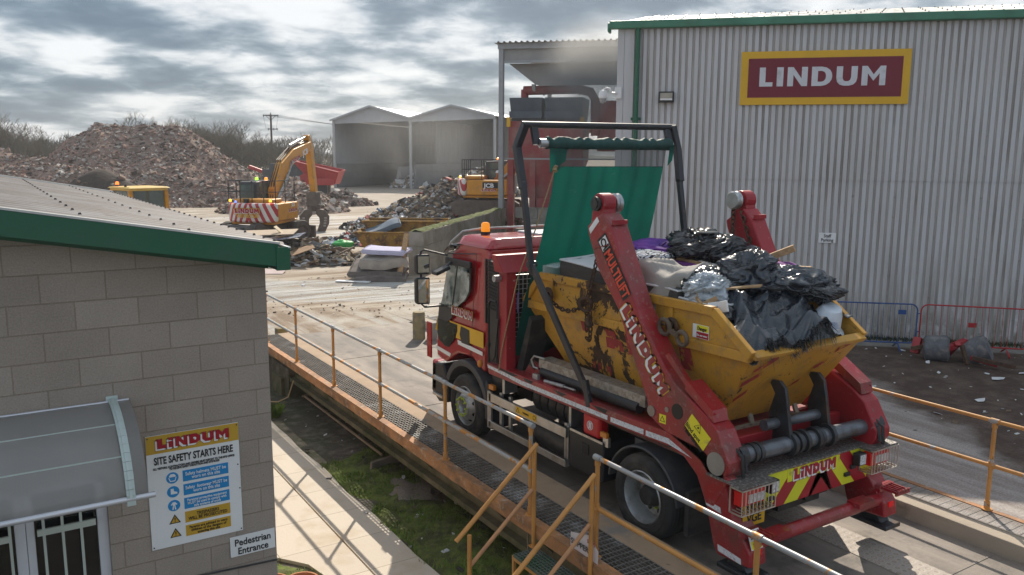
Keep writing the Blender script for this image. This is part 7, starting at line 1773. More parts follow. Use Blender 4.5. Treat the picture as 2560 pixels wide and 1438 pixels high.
# ---- heaps
CH = [mat('rubble_pink', (.36, .23, .185), .95, var=.3, scale=.8), mat('rubble_grey', (.28, .25, .225), .95, var=.25, scale=.8), mat('rubble_brown', (.20, .14, .108), .95, var=.3, scale=.8), mat('rubble_pale', (.45, .415, .38), .9, var=.2, scale=.8), mat('rubble_dark', (.07, .055, .048), .95, var=.3, scale=.8)]
M_HEAP = mat('rubble_fines', (.245, .165, .13), .97, var=.35, scale=.9, col2=(.13, .09, .07), thr=.53, soft=.12, scale2=.35, col3=(.28, .225, .19), thr3=.58, scale3=2.5, bump=.12, bscale=2.2)
WCH = [mat('waste_brown', (.19, .135, .09), .9, var=.3), mat('waste_grey', (.22, .215, .21), .85, var=.3), M_LITW, mat('waste_dark', (.05, .045, .042), .9, var=.3), mat('waste_tan', (.34, .27, .19), .85, var=.3), mat('waste_blue', (.10, .16, .25), .7, var=.3), mat('waste_red', (.33, .06, .05), .7, var=.3)]
M_WASTE = mat('waste_fines', (.13, .105, .08), .95, var=.45, scale=2.5, col2=(.24, .22, .20), thr=.58, scale2=4, bump=.05, bscale=6)
def heap(name, label, hf, s0, s1, t0, t1, ns, nt_, n, sizes, seed, wts, chunks=CH, base=M_HEAP, cat='heap', flat=.6):
    rnd = random.Random(seed); b = MB()
    def g(u, v):
        s = s0 + (s1 - s0) * u; t = t0 + (t1 - t0) * v; return ST(s, t, hf(s, t))
    b.grid(g, ns, nt_)
    pool = [i for i, w in enumerate(wts) for _ in range(w)]
    k = 0; tries = 0
    while k < n and tries < n * 12:
        tries += 1
        s = rnd.uniform(s0, s1); t = rnd.uniform(t0, t0 + (t1 - t0) * .62); z = hf(s, t)
        if z < YZ + .02: continue
        k += 1; sz = rnd.uniform(*sizes) * (1 if rnd.random() < .85 else 1.9); M = Euler((rnd.uniform(-.7, .7), rnd.uniform(-.7, .7), rnd.uniform(0, 6.3))).to_matrix()
        c = ST(s, t, z + sz * .1); sx, sy, sz_ = sz * rnd.uniform(.6, 1.3), sz * rnd.uniform(.4, 1), sz * rnd.uniform(.15, flat)
        b.m = 1 + rnd.choice(pool)
        j = [V(rnd.uniform(-.18, .18) * sx, rnd.uniform(-.18, .18) * sy, rnd.uniform(-.15, .15) * sz_) for _ in range(8)]
        cs = [(x * sx / 2, y * sy / 2, zz * sz_ / 2) for zz in (-1, 1) for x, y in ((-1, -1), (1, -1), (1, 1), (-1, 1))]
        b.hexa([c + M @ (Vector(q) + jj) for q, jj in zip(cs, j)])
    return tag(b.build(name, [base] + list(chunks)), label, cat)
def lerp_tab(tab, x):
    if x <= tab[0][0]: return tab[0][1]
    for (a, za), (c, zc) in zip(tab, tab[1:]):
        if x <= c: return za + (zc - za) * (x - a) / (c - a)
    return tab[-1][1]
tabp = [(-200, 320), (-60, 365), (0, 381), (60, 398), (110, 396), (140, 372), (165, 346), (200, 331), (240, 311), (264, 319), (300, 324), (345, 322), (385, 315), (430, 322), (470, 323), (510, 350), (560, 385), (610, 420), (650, 445), (700, 468), (760, 500), (800, 510)]
TABH = [((p - 1280) / FPX * 79, CAMZ + (382 - y) / FPX * 79) for p, y in tabp]
def big(s, t):
    x = s * 80 / max(60, t); H = lerp_tab(TABH, x) + .25 * mn.noise(Vector((x * .6, 1, 0))) + .2
    d = (80 - t); z = H - abs(d) / 1.55 if d > 0 else H - (-d) / 1.6
    z2 = 3.0 * max(0, 1 - ((s + 40) / 22) ** 2) + .4 * mn.noise(Vector((s * .3, 2, 0))) - abs(70.5 - t) / 1.7
    z = max(z, z2)
    z += .5 * mn.noise(Vector((s * .22, t * .22, 1))) + .25 * mn.noise(Vector((s * .7, t * .7, 2))) + .10 * mn.noise(Vector((s * 2.1, t * 2.1, 3)))
    return max(YZ - .3, z)
heap('rubble_heap', 'huge heap of brick and concrete rubble across the left of the yard', big, -72, -17, 61, 94, 220, 130, 15000, (.06, .26), 3, (5, 3, 5, 3, 2))
def cone(cs, ct, h, rs, rt, seed, jag=.12, p=1.0):
    def f(s, t):
        r = math.hypot((s - cs) / rs, (t - ct) / rt); z = YZ + h * max(-.1, 1 - r ** p) * (1 + .35 * mn.noise(Vector((s * .8 / max(rs, 1) * 2, t * .8 / max(rt, 1) * 2, seed))))
        return z + (jag * mn.noise(Vector((s * 1.4, t * 1.4, seed))) + jag * .5 * mn.noise(Vector((s * 4, t * 4, seed))) if r < 1.1 else -.1)
    return f
heap('soil_heap', 'smooth dark soil heap in front of the rubble beside the loader', cone(-28.0, 57, 3.0, 4.4, 4, 4, .05, 1.6), -34, -22, 51, 63, 60, 50, 60, (.1, .3), 5, (1, 1, 3, 0, 3), base=mat('dark_soil', (.060, .046, .038), .97, var=.25, bump=.03, bscale=6))
heap('soil_heap', 'brown soil and rubble heap right of the striped excavator', cone(-17.6, 64, 2.75, 5.0, 5, 6, .12, 1.1), -24, -11, 57, 70, 60, 50, 700, (.06, .3), 6, (2, 2, 4, 2, 2))
heap('rubble_heap', 'low rubble heap on the concrete in front of the shed', cone(-14.7, 72, 1.25, 2.9, 2.2, 7, .12), -18.5, -11, 68, 76, 36, 30, 420, (.1, .35), 7, (2, 3, 3, 3, 3))
heap('waste_heap', 'mixed waste heap piled behind the mossy block wall', cone(-3.6, 49.5, 2.75, 6.6, 5.0, 9, .2, 1.0), -11, 4, 43.5, 57, 80, 60, 4200, (.04, .24), 9, (5, 5, 4, 4, 3, 1, 1), WCH, M_WASTE)
heap('waste_heap', 'low scatter of bagged waste at the left foot of the waste heap', cone(-6.3, 44.6, .95, 3.0, 1.7, 10, .15), -10, -2.5, 42, 47.5, 50, 30, 1100, (.04, .22), 10, (3, 3, 6, 4, 3, 1, 1), WCH, M_WASTE)
heap('waste_heap', 'loose colourful litter on the ground near the grab', cone(-8.0, 40.6, .30, 2.6, 1.6, 12, .06), -11, -5, 38.5, 43, 40, 30, 500, (.04, .26), 12, (3, 2, 5, 4, 3, 2, 2), WCH, M_WASTE)
heap('waste_heap', 'grey dusty waste heap inside the right half of the shed', cone(-3.5, 92, 3.2, 6, 6, 13, .2), -10, 4, 86, 100, 40, 40, 700, (.1, .5), 13, (3, 5, 3, 4, 2, 0, 0), WCH, M_WASTE)
heap('waste_heap', 'pale paper heap at the middle post of the shed', cone(-13.6, 112, 2.2, 2.8, 3, 14, .2), -17, -10, 108, 117, 24, 24, 260, (.1, .5), 14, (1, 4, 6, 1, 3, 0, 0), WCH, M_WASTE)
heap('waste_heap', 'splintered wood scraps heaped behind the office eave', cone(-8.7, 33.6, .85, 2.6, 1.6, 15, .15), -12, -5.4, 31, 37, 50, 36, 900, (.05, .34), 15, (6, 2, 2, 4, 5, 0, 0), WCH, M_WASTE, flat=.25)
def yr(r):
    t = 22 + 50 * r.random() ** 1.4; s = r.uniform(-14, -2) * t / 34; p = ST(s, t); return p.x, p.y
debris('litter', 420, yr, (.015, .06), [M_LITB, M_LITB, M_LITG, M_LITD, M_LITW], 41, lambda x, y: YZ + .01, 'scraps of litter and stone scattered across the open yard', thin=.35)
def yr2(r):
    t = r.uniform(22.3, 24.3); s = r.uniform(-7.5, 2); p = ST(s, t); return p.x, p.y
debris('litter', 130, yr2, (.012, .05), [M_LITB, M_LITD, M_LITB], 42, lambda x, y: YZ + .01, 'dark clods of dirt along the near edge of the haul road', thin=.6)

# ---- loose things in the yard
RV = Matrix.Rotation(-YAW, 3, 'Z')
M_MB = mat('grey_beige_mattress', (.34, .30, .265), .85, var=.2, scale=3, bump=.02, bscale=5); M_MG = mat('brown_grey_mattress', (.16, .135, .125), .85, var=.3, scale=3, bump=.02, bscale=5); M_ML = mat('lavender_mattress', (.47, .46, .62), .85, var=.1)
g_ = 'old mattresses stacked by the block wall'
def ym(label, s, t, z, size, ang, tilt, m, mt, seed, sag): mattress('mattress', label, tuple(ST(s, t, z)), size, RV @ RZ(ang) @ RY(tilt), m, mt, seed, sag, True, g_, m, .09)
ym('dark brown mattress at the bottom of the stack', -4.65, 28.9, YZ + .14, (1.75, 1.2, .26), 3, -2, M_MG, M_MG, 1, .12)
ym('dark mattress second from the bottom of the stack', -4.75, 29.1, YZ + .42, (1.8, 1.2, .24), -4, 4, M_MG, M_MG, 2, .2)
ym('beige folded mattress in the middle of the stack', -4.55, 29.2, YZ + .70, (1.6, 1.2, .36), 5, -4, M_MB, M_MB, 3, .26)
ym('lavender mattress on top of the stack', -4.45, 29.2, YZ + 1.02, (1.45, 1.1, .16), -8, 4, M_ML, M_ML, 4, .04)
ym('blue grey mattress thrown over the old skips', -5.85, 37.2, .98, (1.5, 1.2, .22), 10, -14, mat('slate_blue_mattress', (.13, .17, .22), .85, var=.15), mat('slate_blue_mattress', (.13, .17, .22)), 6, .1)
def yplank(label, p, q, w, h, m, group=None, name='plank', cat='plank'):
    b = MB(); b.bar(p, q, w, h); return tag(b.build(name, m, bevel=.004), label, cat, group)
yplank('tall pale plank leaning on the end of the block wall', ST(-3.98, 28.55, YZ), ST(-3.72, 29.0, 1.42), .20, .05, M_WOOD)
yplank('flat white panel lying in front of the mattresses', ST(-6.1, 28.3, YZ + .03), ST(-4.9, 28.1, YZ + .02), .25, .03, M_WHITE, name='board', cat='board')
b = MB(); b.cbox(ST(-7.0, 34.3, YZ + .15), (1.5, .22, .28), RV @ RZ(4)); b.cbox(ST(-7.15, 34.5, YZ + .40), (.75, .2, .18), RV @ RZ(-3)); b.cbox(ST(-7.6, 34.2, YZ + .1), (.9, .2, .2), RV @ RZ(14)); tag(b.build('timber_baulks', M_OLDWOOD, bevel=.02), 'dark weathered timber baulks lying in the middle of the yard', 'timber')
M_SKIPOLD = mat('rusty_yellow_skip', (.36, .19, .04), .7, var=.3, scale=3, col2=(.13, .07, .04), thr=.52, soft=.06, scale2=2.5, col3=(.45, .27, .03), thr3=.6, scale3=5)
for i, (s, t, z, lb) in enumerate(((-5.1, 37.2, 0, 'rusty yellow skip just behind the stacked mattresses'), (-4.9, 38.2, .42, 'rusty skip nested behind the other old skip'))):
    t_ = thing('skip', lb, 'skip', tuple(ST(s, t)), -YAW, 'old skips by the block wall')
    b = MB(); o_ = []
    for x, y, zz in ((-1.3, -.7, 0), (1.3, -.7, 0), (1.3, .7, 0), (-1.3, .7, 0), (-1.9, -.86, .95), (1.9, -.86, .95), (1.9, .86, .95), (-1.9, .86, .95)): o_.append(V(x, y, zz + z))
    b.add(o_, [(0, 3, 2, 1), (0, 1, 5, 4), (1, 2, 6, 5), (2, 3, 7, 6), (3, 0, 4, 7)]); b.build('body', M_SKIPOLD, t_, solid=.03)
    b = MB(); b.tube(o_[4:], .05, 6, closed=True); b.build('rim', M_SKIPOLD, t_)
    b = MB(); b.grid(lambda u, v: V(-1.75 + 3.5 * u, -.8 + 1.6 * v, z + .75 + .12 * mn.noise(Vector((u * 8, v * 4, i)))), 20, 10); b.build('contents', M_FILL, t_)
rnd = random.Random(77)
for i in range(26):
    s = rnd.uniform(-11.6, -6.4); t = rnd.uniform(32.2, 35.2); z = YZ + .1 + max(0, .8 - abs(s + 9) * .25 - abs(t - 33.7) * .3) * rnd.uniform(.6, 1.3); a = rnd.uniform(-.6, .6) + (1.2 if rnd.random() < .25 else 0); l = rnd.uniform(.6, 1.8)
    d = (R2 * math.cos(a) + F2 * math.sin(a)) * l / 2 + V(0, 0, rnd.uniform(-.22, .22) * l)
    yplank('weathered board tangled in the wood heap behind the office eave', ST(s, t, z) - d, ST(s, t, z) + d, rnd.uniform(.07, .26), rnd.uniform(.02, .07), (M_OLDWOOD, M_OLDWOOD, M_WOOD)[i % 3], 'boards in the wood heap')
for lb, s, t, z, sx, sy, m, a, tl in (('wide pale chipboard sheet on top of the wood heap', -10.2, 33.6, .98, 2.7, 1.1, mat('chipboard', (.42, .33, .24), .8, var=.1), 3, -2), ('dark blue sheet with painted-on white glare sliding off the wood heap', -9.9, 33.3, .74, 2.9, .9, mat('navy_sheet', (.05, .075, .13), .3, var=.2, col2=(.5, .52, .56), thr=.58, scale2=3), -5, -8),  # white patches in the navy colour stand in for glare
        ('dull red sheet low on the wood heap', -10.7, 33.0, .60, 1.7, .8, mat('dull_red_sheet', (.22, .06, .05), .7, var=.15), 2, 2), ('small square of pale plywood above the chipboard', -9.5, 33.5, 1.12, .42, .3, mat('pale_ply', (.56, .46, .32), .8, var=.06), 0, 40), ('pinkish flat panel on the ground beside the office eave', -9.4, 30.3, YZ + .04, 1.9, .7, mat('pinkish_panel', (.46, .37, .36), .8, var=.1), 2, 0), ('brown card sheet folded on the wood heap', -8.3, 32.4, .42, .95, .8, mat('brown_card', (.30, .19, .11), .85, var=.15), 20, -18)):
    b = MB(); b.cbox(ST(s, t, z), (sx, sy, .03), RV @ RZ(a) @ RY(tl) @ RX(6)); tag(b.build('board', m, bevel=.004), lb, 'board')
for lb, s, t, sx, m in (('bright green plastic sheet on the litter near the grab', -8.0, 39.0, .5, (.05, .42, .10)), ('small green plastic scrap beside the dark timber', -7.75, 32.7, .30, (.05, .50, .06)), ('tied white rubbish bag alone on the concrete', -9.9, 72.5, .45, (.62, .62, .64)), ('grey bag between the excavator and its grab', -11.4, 42.5, .55, (.16, .18, .22))):
    b = MB(); b.blob(ST(s, t, YZ + sx * .25), (sx, sx * .6, sx * .42), len(lb), .2, 1.6, 20, 12, RV, fold=.15); tag(b.build('plastic_bag', mat('bag_' + lb[:9].replace(' ', '_'), m, .5, var=.15, bump=.02), smooth=True, ang=180), lb, 'plastic bag')
b = MB(); b.grid(lambda u, v: ST(-4.15 * 1 - 36.5 + 1.2 * u, 66 + 0 * v, .9 + 1.3 * v + .1 * math.sin(u * 7)), 6, 6); tag(b.build('plastic_scrap', mat('bag_red', (.50, .05, .03), .5), solid=.02), 'torn red plastic sheet caught on the left rubble', 'plastic scrap')

# ---- machines
M_JY = mat('machine_yellow', (.62, .27, .02), .42, var=.10, scale=1.5, col2=(.36, .20, .07), thr=.62, soft=.08, scale2=2.2); M_MUCK = mat('muddy_steel', (.125, .10, .085), .8, var=.3, scale=3)
M_GLD = mat('machine_glass', (.07, .11, .11), .05, var=.4, scale=2, spec=.8)
def stripe_material():
    m = bpy.data.materials.new('red_white_stripes'); m.use_nodes = True
    nt = m.node_tree; N, L = nt.nodes, nt.links; b_ = N['Principled BSDF']
    tc = N.new('ShaderNodeTexCoord'); sep = N.new('ShaderNodeSeparateXYZ'); L.new(tc.outputs['Object'], sep.inputs[0])
    def mth(op, a, c=None):
        n = N.new('ShaderNodeMath'); n.operation = op
        for i, q in enumerate((a, c)):
            if q is None: continue
            if isinstance(q, (int, float)): n.inputs[i].default_value = q
            else: L.new(q, n.inputs[i])
        return n.outputs[0]
    v = mth('ADD', mth('MULTIPLY', mth('ABSOLUTE', sep.outputs[0]), 3.1), mth('MULTIPLY', sep.outputs[2], 1.25))
    st = mth('GREATER_THAN', mth('FRACT', v), .52)
    mx = N.new('ShaderNodeMix'); mx.data_type = 'RGBA'; L.new(st, mx.inputs['Factor']); mx.inputs['A'].default_value = (.66, .65, .62, 1); mx.inputs['B'].default_value = (.42, .03, .04, 1)
    L.new(mx.outputs['Result'], b_.inputs['Base Color']); b_.inputs['Roughness'].default_value = .45; return m
M_STRIPE = stripe_material()
def rounded_rear(w, y0, y1, z0, z1, n=14, bulge=.45):
    pts = [(-w, y1)] + [(-w + 2 * w * k / n, y0 + bulge * abs(2 * k / n - 1) ** 2.6) for k in range(n + 1)] + [(w, y1)]
    return [pts[0]] + pts[1:]
def lamp(par, p, r_, col, name='beacon'):
    b = MB(); b.lathe([(r_, 0), (r_ * .95, r_ * 1.5), (0, r_ * 1.9)], p, (0, 0, 1), 10); b.build(name, mat('lit_' + name + '_%d%d%d' % tuple(int(c * 9) for c in col), col, .3, var=0, emit=col, estr=1.6), par, smooth=True)
def excavator(name, label, loc, heading, tracked, k=1.0):
    t = thing(name, label, 'excavator', tuple(loc), -heading)
    b = MB(); b.pxy(rounded_rear(1.24, -1.75, -1.05, 0, 0), 1.10, 2.02); b.build('counterweight', M_STRIPE, t, bevel=.10, smooth=True)
    b = MB(); b.box(-1.22, 1.22, -1.05, 1.25, 1.14, 1.98); b.box(-1.1, 1.1, -1.3, 1.4, .98, 1.12); b.build('body', M_JY, t, bevel=.06)
    b = MB(); b.box(-1.0, 1.0, -1.2, -.1, 2.0, 2.20); b.build('hood', M_JY, t, bevel=.06)
    b = MB(); b.pyz([(-.30, 1.98), (-.22, 3.0), (1.1, 3.05), (1.45, 2.3), (1.45, 1.3), (-.3, 1.3)], -1.2, -.25); ca = b.build('cab', mat('dark_cab_frame', (.05, .055, .065), .5, var=.1), t, bevel=.05)
    b = MB(); b.box(-1.08, -.37, -.36, -.34, 2.15, 2.85) if not tracked else b.box(-1.08, -.37, -.34, -.32, 2.15, 2.9); b.box(-.24, -.23, 0, 1.0, 2.1, 2.9); b.box(-1.22, -1.21, 0, 1.0, 2.1, 2.9); b.build('window', M_GLD, ca)
    b = MB()
    for z in (2.55, 3.08): b.tube([(-1.2, .6, z), (-1.2, -1.3, z), (1.2, -1.3, z), (1.2, .9, z)], .022, 6)
    for x, y in ((-1.2, -1.3), (0, -1.3), (1.2, -1.3), (1.2, -.2), (1.2, .9), (-1.2, -.5), (-.6, -1.3), (.6, -1.3)): b.cyl((x, y, 2.0), (x, y, 3.08), .024, n=6)
    b.build('handrail', mat('black_handrail', (.03, .03, .032), .5), t)
    lamp(t, (-1.05, -1.45, 2.08), .07, (1, .5, .05)); lamp(t, (1.0, -1.45, 2.08), .07, (1, .5, .05)); lamp(t, (-.75, -1.5, 2.04), .05, (.1, .25, 1), 'blue_light'); lamp(t, (-.6, .5, 3.06), .08, (.35, 1, .05), 'green_light'); lamp(t, (-.1, .5, 3.06), .08, (1, .25, .02))
    b = MB(); b.box(-.35, -.15, -1.5, -1.3, 2.02, 2.22); b.build('camera', M_PLASTIC, t)
    # boom, stick, hydraulic rams
    boom = [(.75, 1.75), (1.15, 1.75), (2.3, 3.35), (3.6, 4.05), (5.75, 4.60), (5.85, 4.90), (5.55, 5.05), (3.3, 4.62), (1.75, 3.9), (.85, 2.6)]
    b = MB(); b.pyz(boom, -.20, .22); bo = b.build('boom', M_JY, t, bevel=.04)
    if not tracked:
        b = MB(); b.pyz([(5.35, 5.40), (5.65, 5.42), (6.05, 4.7), (6.55, 2.1), (6.15, 2.0), (5.6, 4.4)], -.15, .17); b.build('stick', M_JY, t, bevel=.03)
        b = MB(); b.tube([(.0, 3.2, 4.78), (.0, 4.6, 5.12)], .10, 8); b.tube([(.0, 4.6, 5.12), (.0, 5.5, 5.34)], .05, 8); b.build('hydraulic_ram', M_RIM, t, smooth=True)
        b = MB(); b.pyz([(5.9, 2.25), (6.5, 2.25), (6.6, 1.45), (5.85, 1.45)], -.3, .3); b.cyl((0, 6.25, 1.55), (0, 6.25, 1.15), .38, n=16); b.build('rotator', M_MUCK, t, bevel=.04)
        for s in (-1, 1):
            gb = MB(); c_ = V(0, 6.25, 0)
            prof = [(s * .10, 1.30), (s * .44, 1.22), (s * .66, .88), (s * .64, .45), (s * .46, .0), (s * .14, .0), (s * .26, .42), (s * .24, .74), (s * .10, .95)]
            # grab shells open across the image: swing them about the vertical
            Mg = Matrix.Rotation(rad(25), 3, 'Z')
            n_ = len(prof); v0 = [c_ + Mg @ V(a * 1.25, -.48, z) for a, z in prof]; v1 = [c_ + Mg @ V(a * 1.25, .48, z) for a, z in prof]
            gb.add(v0 + v1, [list(range(n_)), [n_ + i for i in range(n_)][::-1]] + [(i, n_ + i, n_ + (i + 1) % n_, (i + 1) % n_) for i in range(n_)]); go = gb.build('grab_claw', M_MUCK, t)
            sl = MB()
            for r_ in range(4):
                for q in range(4): p = c_ + Mg @ V(s * (.60 - .02 * r_), -.492, .78 - .15 * r_) + Mg @ V(s * (.035 * q - .05), 0, 0); sl.box(p.x - .013, p.x + .013, p.y - .004, p.y + .004, p.z - .045, p.z + .045)
            sl.build('slot', mat('pale_slot', (.42, .40, .37), .8), go)
    b = MB(); b.tube([(.3, .9, 2.1), (.3, 2.2, 3.2)], .09, 8); b.tube([(.3, 2.0, 3.0), (.3, 2.9, 4.0)], .045, 8); b.build('hydraulic_ram', M_RIM, t, smooth=True)
    b = MB()
    for x in (-.16, -.05, .08): b.tube([(x, .75, 2.0), (x, 1.0, 2.9), (x, 1.9, 4.05), (x, 3.4, 4.72), (x, 5.4, 5.1)], .03, 5)
    b.build('hose', M_PLASTIC, t)
    if tracked:
        for s in (-1, 1): b = MB(); b.pyz([(-1.9, .15), (-1.6, 0), (1.6, 0), (1.9, .15), (1.9, .7), (1.6, .86), (-1.6, .86), (-1.9, .7)], s * .75, s * 1.3); b.build('track', M_MUCK, t, bevel=.03)
        b = MB(); b.cyl((0, 0, .5), (0, 0, 1.0), .6, n=16); b.build('turntable', M_DARK, t)
    else:
        Mu = Matrix.Rotation(rad(-24), 3, 'Z')
        def um(b): b.v = [Mu @ p for p in b.v]; return b
        b = MB(); b.box(-.45, .45, -1.9, 2.1, .45, .85); b.cyl((0, 0, .8), (0, 0, 1.0), .65, n=18); b.box(-1.1, 1.1, 1.0, 1.6, .5, 1.0); b.box(-1.15, 1.15, -1.7, -1.3, .5, .95); um(b).build('undercarriage', mat('grey_undercarriage', (.13, .125, .125), .7, var=.2), t, bevel=.04)
        b = MB(); b.box(-1.2, 1.2, 2.15, 2.25, .1, .75); um(b).build('dozer_blade', M_MUCK, t)
        for x, y in ((-1.0, -1.35), (1.0, -1.35), (-1.0, 1.35), (1.0, 1.35)):
            s = 1 if x > 0 else -1
            b = MB(); b.lathe([(.28, -.24), (.50, -.25), (.54, -.18), (.54, .18), (.50, .25), (.28, .24)], (x, y, .54), (s, 0, 0), 28); w_ = um(b).build('wheel', mat('muddy_tyre', (.085, .075, .068), .9, var=.3, scale=5), t, smooth=True)
            b = MB(); b.lathe([(.29, .2), (.22, .12), (.12, .16), (0, .16)], (x, y, .54), (s, 0, 0), 20); um(b).build('rim', mat('muddy_rim', (.14, .11, .10), .7, var=.2), w_, smooth=True)
    return t
ex = excavator('wheeled_excavator', 'wheeled excavator with red and white striped tail and a lowered grab', ST(-12.35, 41.2), YAW + rad(9), False)
logo(ex, (-.66, -1.79, 1.56), (1, 0, 0), (0, 0, 1), 1.25, .21, [M_REDINK, M_WHITE, M_YELLOW], outline=.03, world=False, lift=.012)
text(ex, 'WASTE RECYCLING', .185, (0, -1.81, 1.50), (1, 0, 0), (0, 0, 1), M_YELLOW, 'CENTER', .006, .68, world=False)
text(ex, 'JCB', .22, (1.232, .45, 1.95), (0, 1, 0), (0, 0, 1), M_WHITE, 'LEFT', .008, 1.1, world=False)
logo(ex, (1.232, .10, 1.52), (0, 1, 0), (0, 0, 1), .95, .15, [M_REDINK, M_WHITE, M_WHITE], world=False, lift=.004)
bu = Vector((0, 2.15, .55)).normalized(); bv = Vector((1, 0, 0)).cross(bu)
text(ex, 'JCB', .42, Vector((.232, 4.35, 4.58)), bu, bv, M_WHITE, 'LEFT', .012, 1.1, world=False)
logo(ex, Vector((.232, 2.75, 3.82)), bu, bv, 1.3, .20, [M_REDINK, M_WHITE, M_WHITE], world=False, lift=.004)
e2 = excavator('tracked_excavator', 'yellow tracked excavator working on the waste heap behind the canopy post', px_at(1222, 512, 47) - V(0, 0, .55), YAW + rad(98), True)
b = MB(); b.box(1.222, 1.228, -.15, .72, 1.52, 1.86); b.build('name_panel', M_BLACK, e2)
text(e2, 'JCB', .31, (1.232, -.06, 1.82), (0, 1, 0), (0, 0, 1), M_WHITE, 'LEFT', .012, 1.15, world=False)
logo(e2, (1.232, -.20, 1.38), (0, 1, 0), (0, 0, 1), .82, .11, [M_REDINK, M_WHITE, M_WHITE], world=False, lift=.004)
text(e2, 'WASTE', .10, (1.232, .66, 1.47), (0, 1, 0), (0, 0, 1), M_BLACK, 'LEFT', .002, .8, world=False)
# plant operator
pw = px_at(1245, 470, 46.6); pw.z = 1.45
def person(label, base, rot):
    t = thing('person', label, 'person', tuple(base), rot)
    J = [(0, 0, .95), (0, 0, 1.2), (0, 0, 1.42), (0, .01, 1.54), (0, .02, 1.66), (0, .02, 1.76), (-.10, 0, .90), (-.11, .02, .5), (-.11, 0, .08), (-.11, .12, .04), (.10, 0, .90), (.11, .02, .5), (.11, 0, .08), (.11, .12, .04), (-.19, 0, 1.42), (-.25, .02, 1.14), (-.22, .2, .98), (-.21, .28, .96), (.19, 0, 1.42), (.25, .02, 1.14), (.22, .2, .98), (.21, .28, .96)]
    Eg = [(0, 1), (1, 2), (2, 3), (3, 4), (4, 5), (0, 6), (6, 7), (7, 8), (8, 9), (0, 10), (10, 11), (11, 12), (12, 13), (2, 14), (14, 15), (15, 16), (16, 17), (2, 18), (18, 19), (19, 20), (20, 21)]
    Rr = [.15, .15, .14, .06, .09, .085, .10, .07, .05, .045, .10, .07, .05, .045, .075, .052, .04, .035, .075, .052, .04, .035]
    me = bpy.data.meshes.new('body'); me.from_pydata(J, Eg, []); o = bpy.data.objects.new('body', me); COL.objects.link(o); o.parent = t
    me.materials.append(mat('orange_workwear', (.55, .17, .03), .8, var=.1)); sk_ = o.modifiers.new('skin', 'SKIN'); ss = o.modifiers.new('subdivision', 'SUBSURF'); ss.levels = ss.render_levels = 1
    if not me.skin_vertices: 
        import bpy as _b; _b.context.view_layer.objects.active = o; _b.ops.mesh.customdata_skin_add()
    for i, r_ in enumerate(Rr): me.skin_vertices[0].data[i].radius = (r_, r_)
    me.skin_vertices[0].data[0].use_root = True
    b = MB(); b.lathe([(.145, 0), (.125, .02), (.12, .08), (.08, .13), (0, .15)], (0, .02, 1.73), (0, 0, 1), 16); b.build('hard_hat', M_WHITE, t, smooth=True)
    return t
person('person in orange workwear and white hard hat standing by the tracked excavator', pw, -YAW + .6)
# loading shovel whose cab shows over the office roof
lc = px_at(349, 500, 33.5); lc.z = YZ
ld = thing('wheel_loader', 'yellow wheel loader with glazed cab parked behind the office roof', 'loader', tuple(lc), -YAW - rad(38))
b = MB(); b.box(-.78, .78, -.80, .80, 2.88, 2.97); b.hexa([(-.85, -.88, 2.97), (.85, -.88, 2.97), (.85, .88, 2.97), (-.85, .88, 2.97), (-.78, -.80, 3.03), (.78, -.80, 3.03), (.78, .80, 3.03), (-.78, .80, 3.03)]); cb_ = b.build('cab_roof', mat('cream_yellow_roof', (.68, .46, .12), .5, var=.08), ld, bevel=.02)
b = MB()
for x in (-.72, .72):
    for y in (-.74, .74): b.box(x - .07, x + .07, y - .07, y + .07, 1.5, 2.9)
b.build('cab_pillar', M_JY, ld)
b = MB(); b.box(-.66, .66, -.73, -.71, 1.7, 2.86); b.box(-.66, .66, .71, .73, 1.7, 2.86); b.box(-.71, -.69, -.66, .66, 1.7, 2.86); b.box(.69, .71, -.66, .66, 1.7, 2.86); b.build('window', mat('clear_cab_glass', (.42, .5, .49), .05, var=.1, trans=.85, spec=.5), ld)
b = MB(); b.box(-.25, .25, -.2, .15, 1.6, 2.35); b.build('seat', mat('orange_hi_vis_seat', (.50, .15, .04), .8, var=.2), ld, bevel=.06)
b = MB(); b.box(-.75, .75, -2.9, .8, .9, 1.65); b.box(-.55, .55, .8, 2.2, .7, 1.3); b.build('body', M_JY, ld, bevel=.06)
for x, y in ((-1, -1.7), (1, -1.7), (-1, 1.5), (1, 1.5)): b = MB(); b.lathe([(.3, -.25), (.62, -.25), (.66, -.15), (.66, .15), (.62, .25), (.3, .25), (0, .15)], (x, y, .66), (1 if x > 0 else -1, 0, 0), 24); b.build('wheel', M_RUBBER, ld, smooth=True)
b = MB(); b.box(-1.2, 1.2, 2.2, 3.1, .2, 1.0); b.build('bucket', M_MUCK, ld)
lamp(ld, (-.55, -.6, 3.10), .07, (1, .2, .03)); b = MB(); b.cyl((-.55, -.6, 3.0), (-.55, -.6, 3.1), .02, n=6); b.cyl((.3, -.7, 3.0), (.3, -.7, 3.12), .05, n=8); b.build('lamp_stem', M_PLASTIC, ld)
# dark steel bucket at the roof edge
bk = px_at(583, 566, 37)
b = MB(); b.hexa([(-.9, -.5, 0), (.9, -.5, 0), (.9, .5, 0), (-.9, .5, 0), (-1.3, -.7, .62), (1.25, -.7, .55), (1.15, .6, .55), (-1.2, .6, .62)]); b.v = [V(bk.x, bk.y, YZ) + RV @ p for p in b.v]; tag(b.build('steel_bucket', mat('dark_bucket_steel', (.075, .07, .068), .6, .3, var=.2), bevel=.02), 'empty dark steel bucket on the ground left of the excavator', 'bucket')
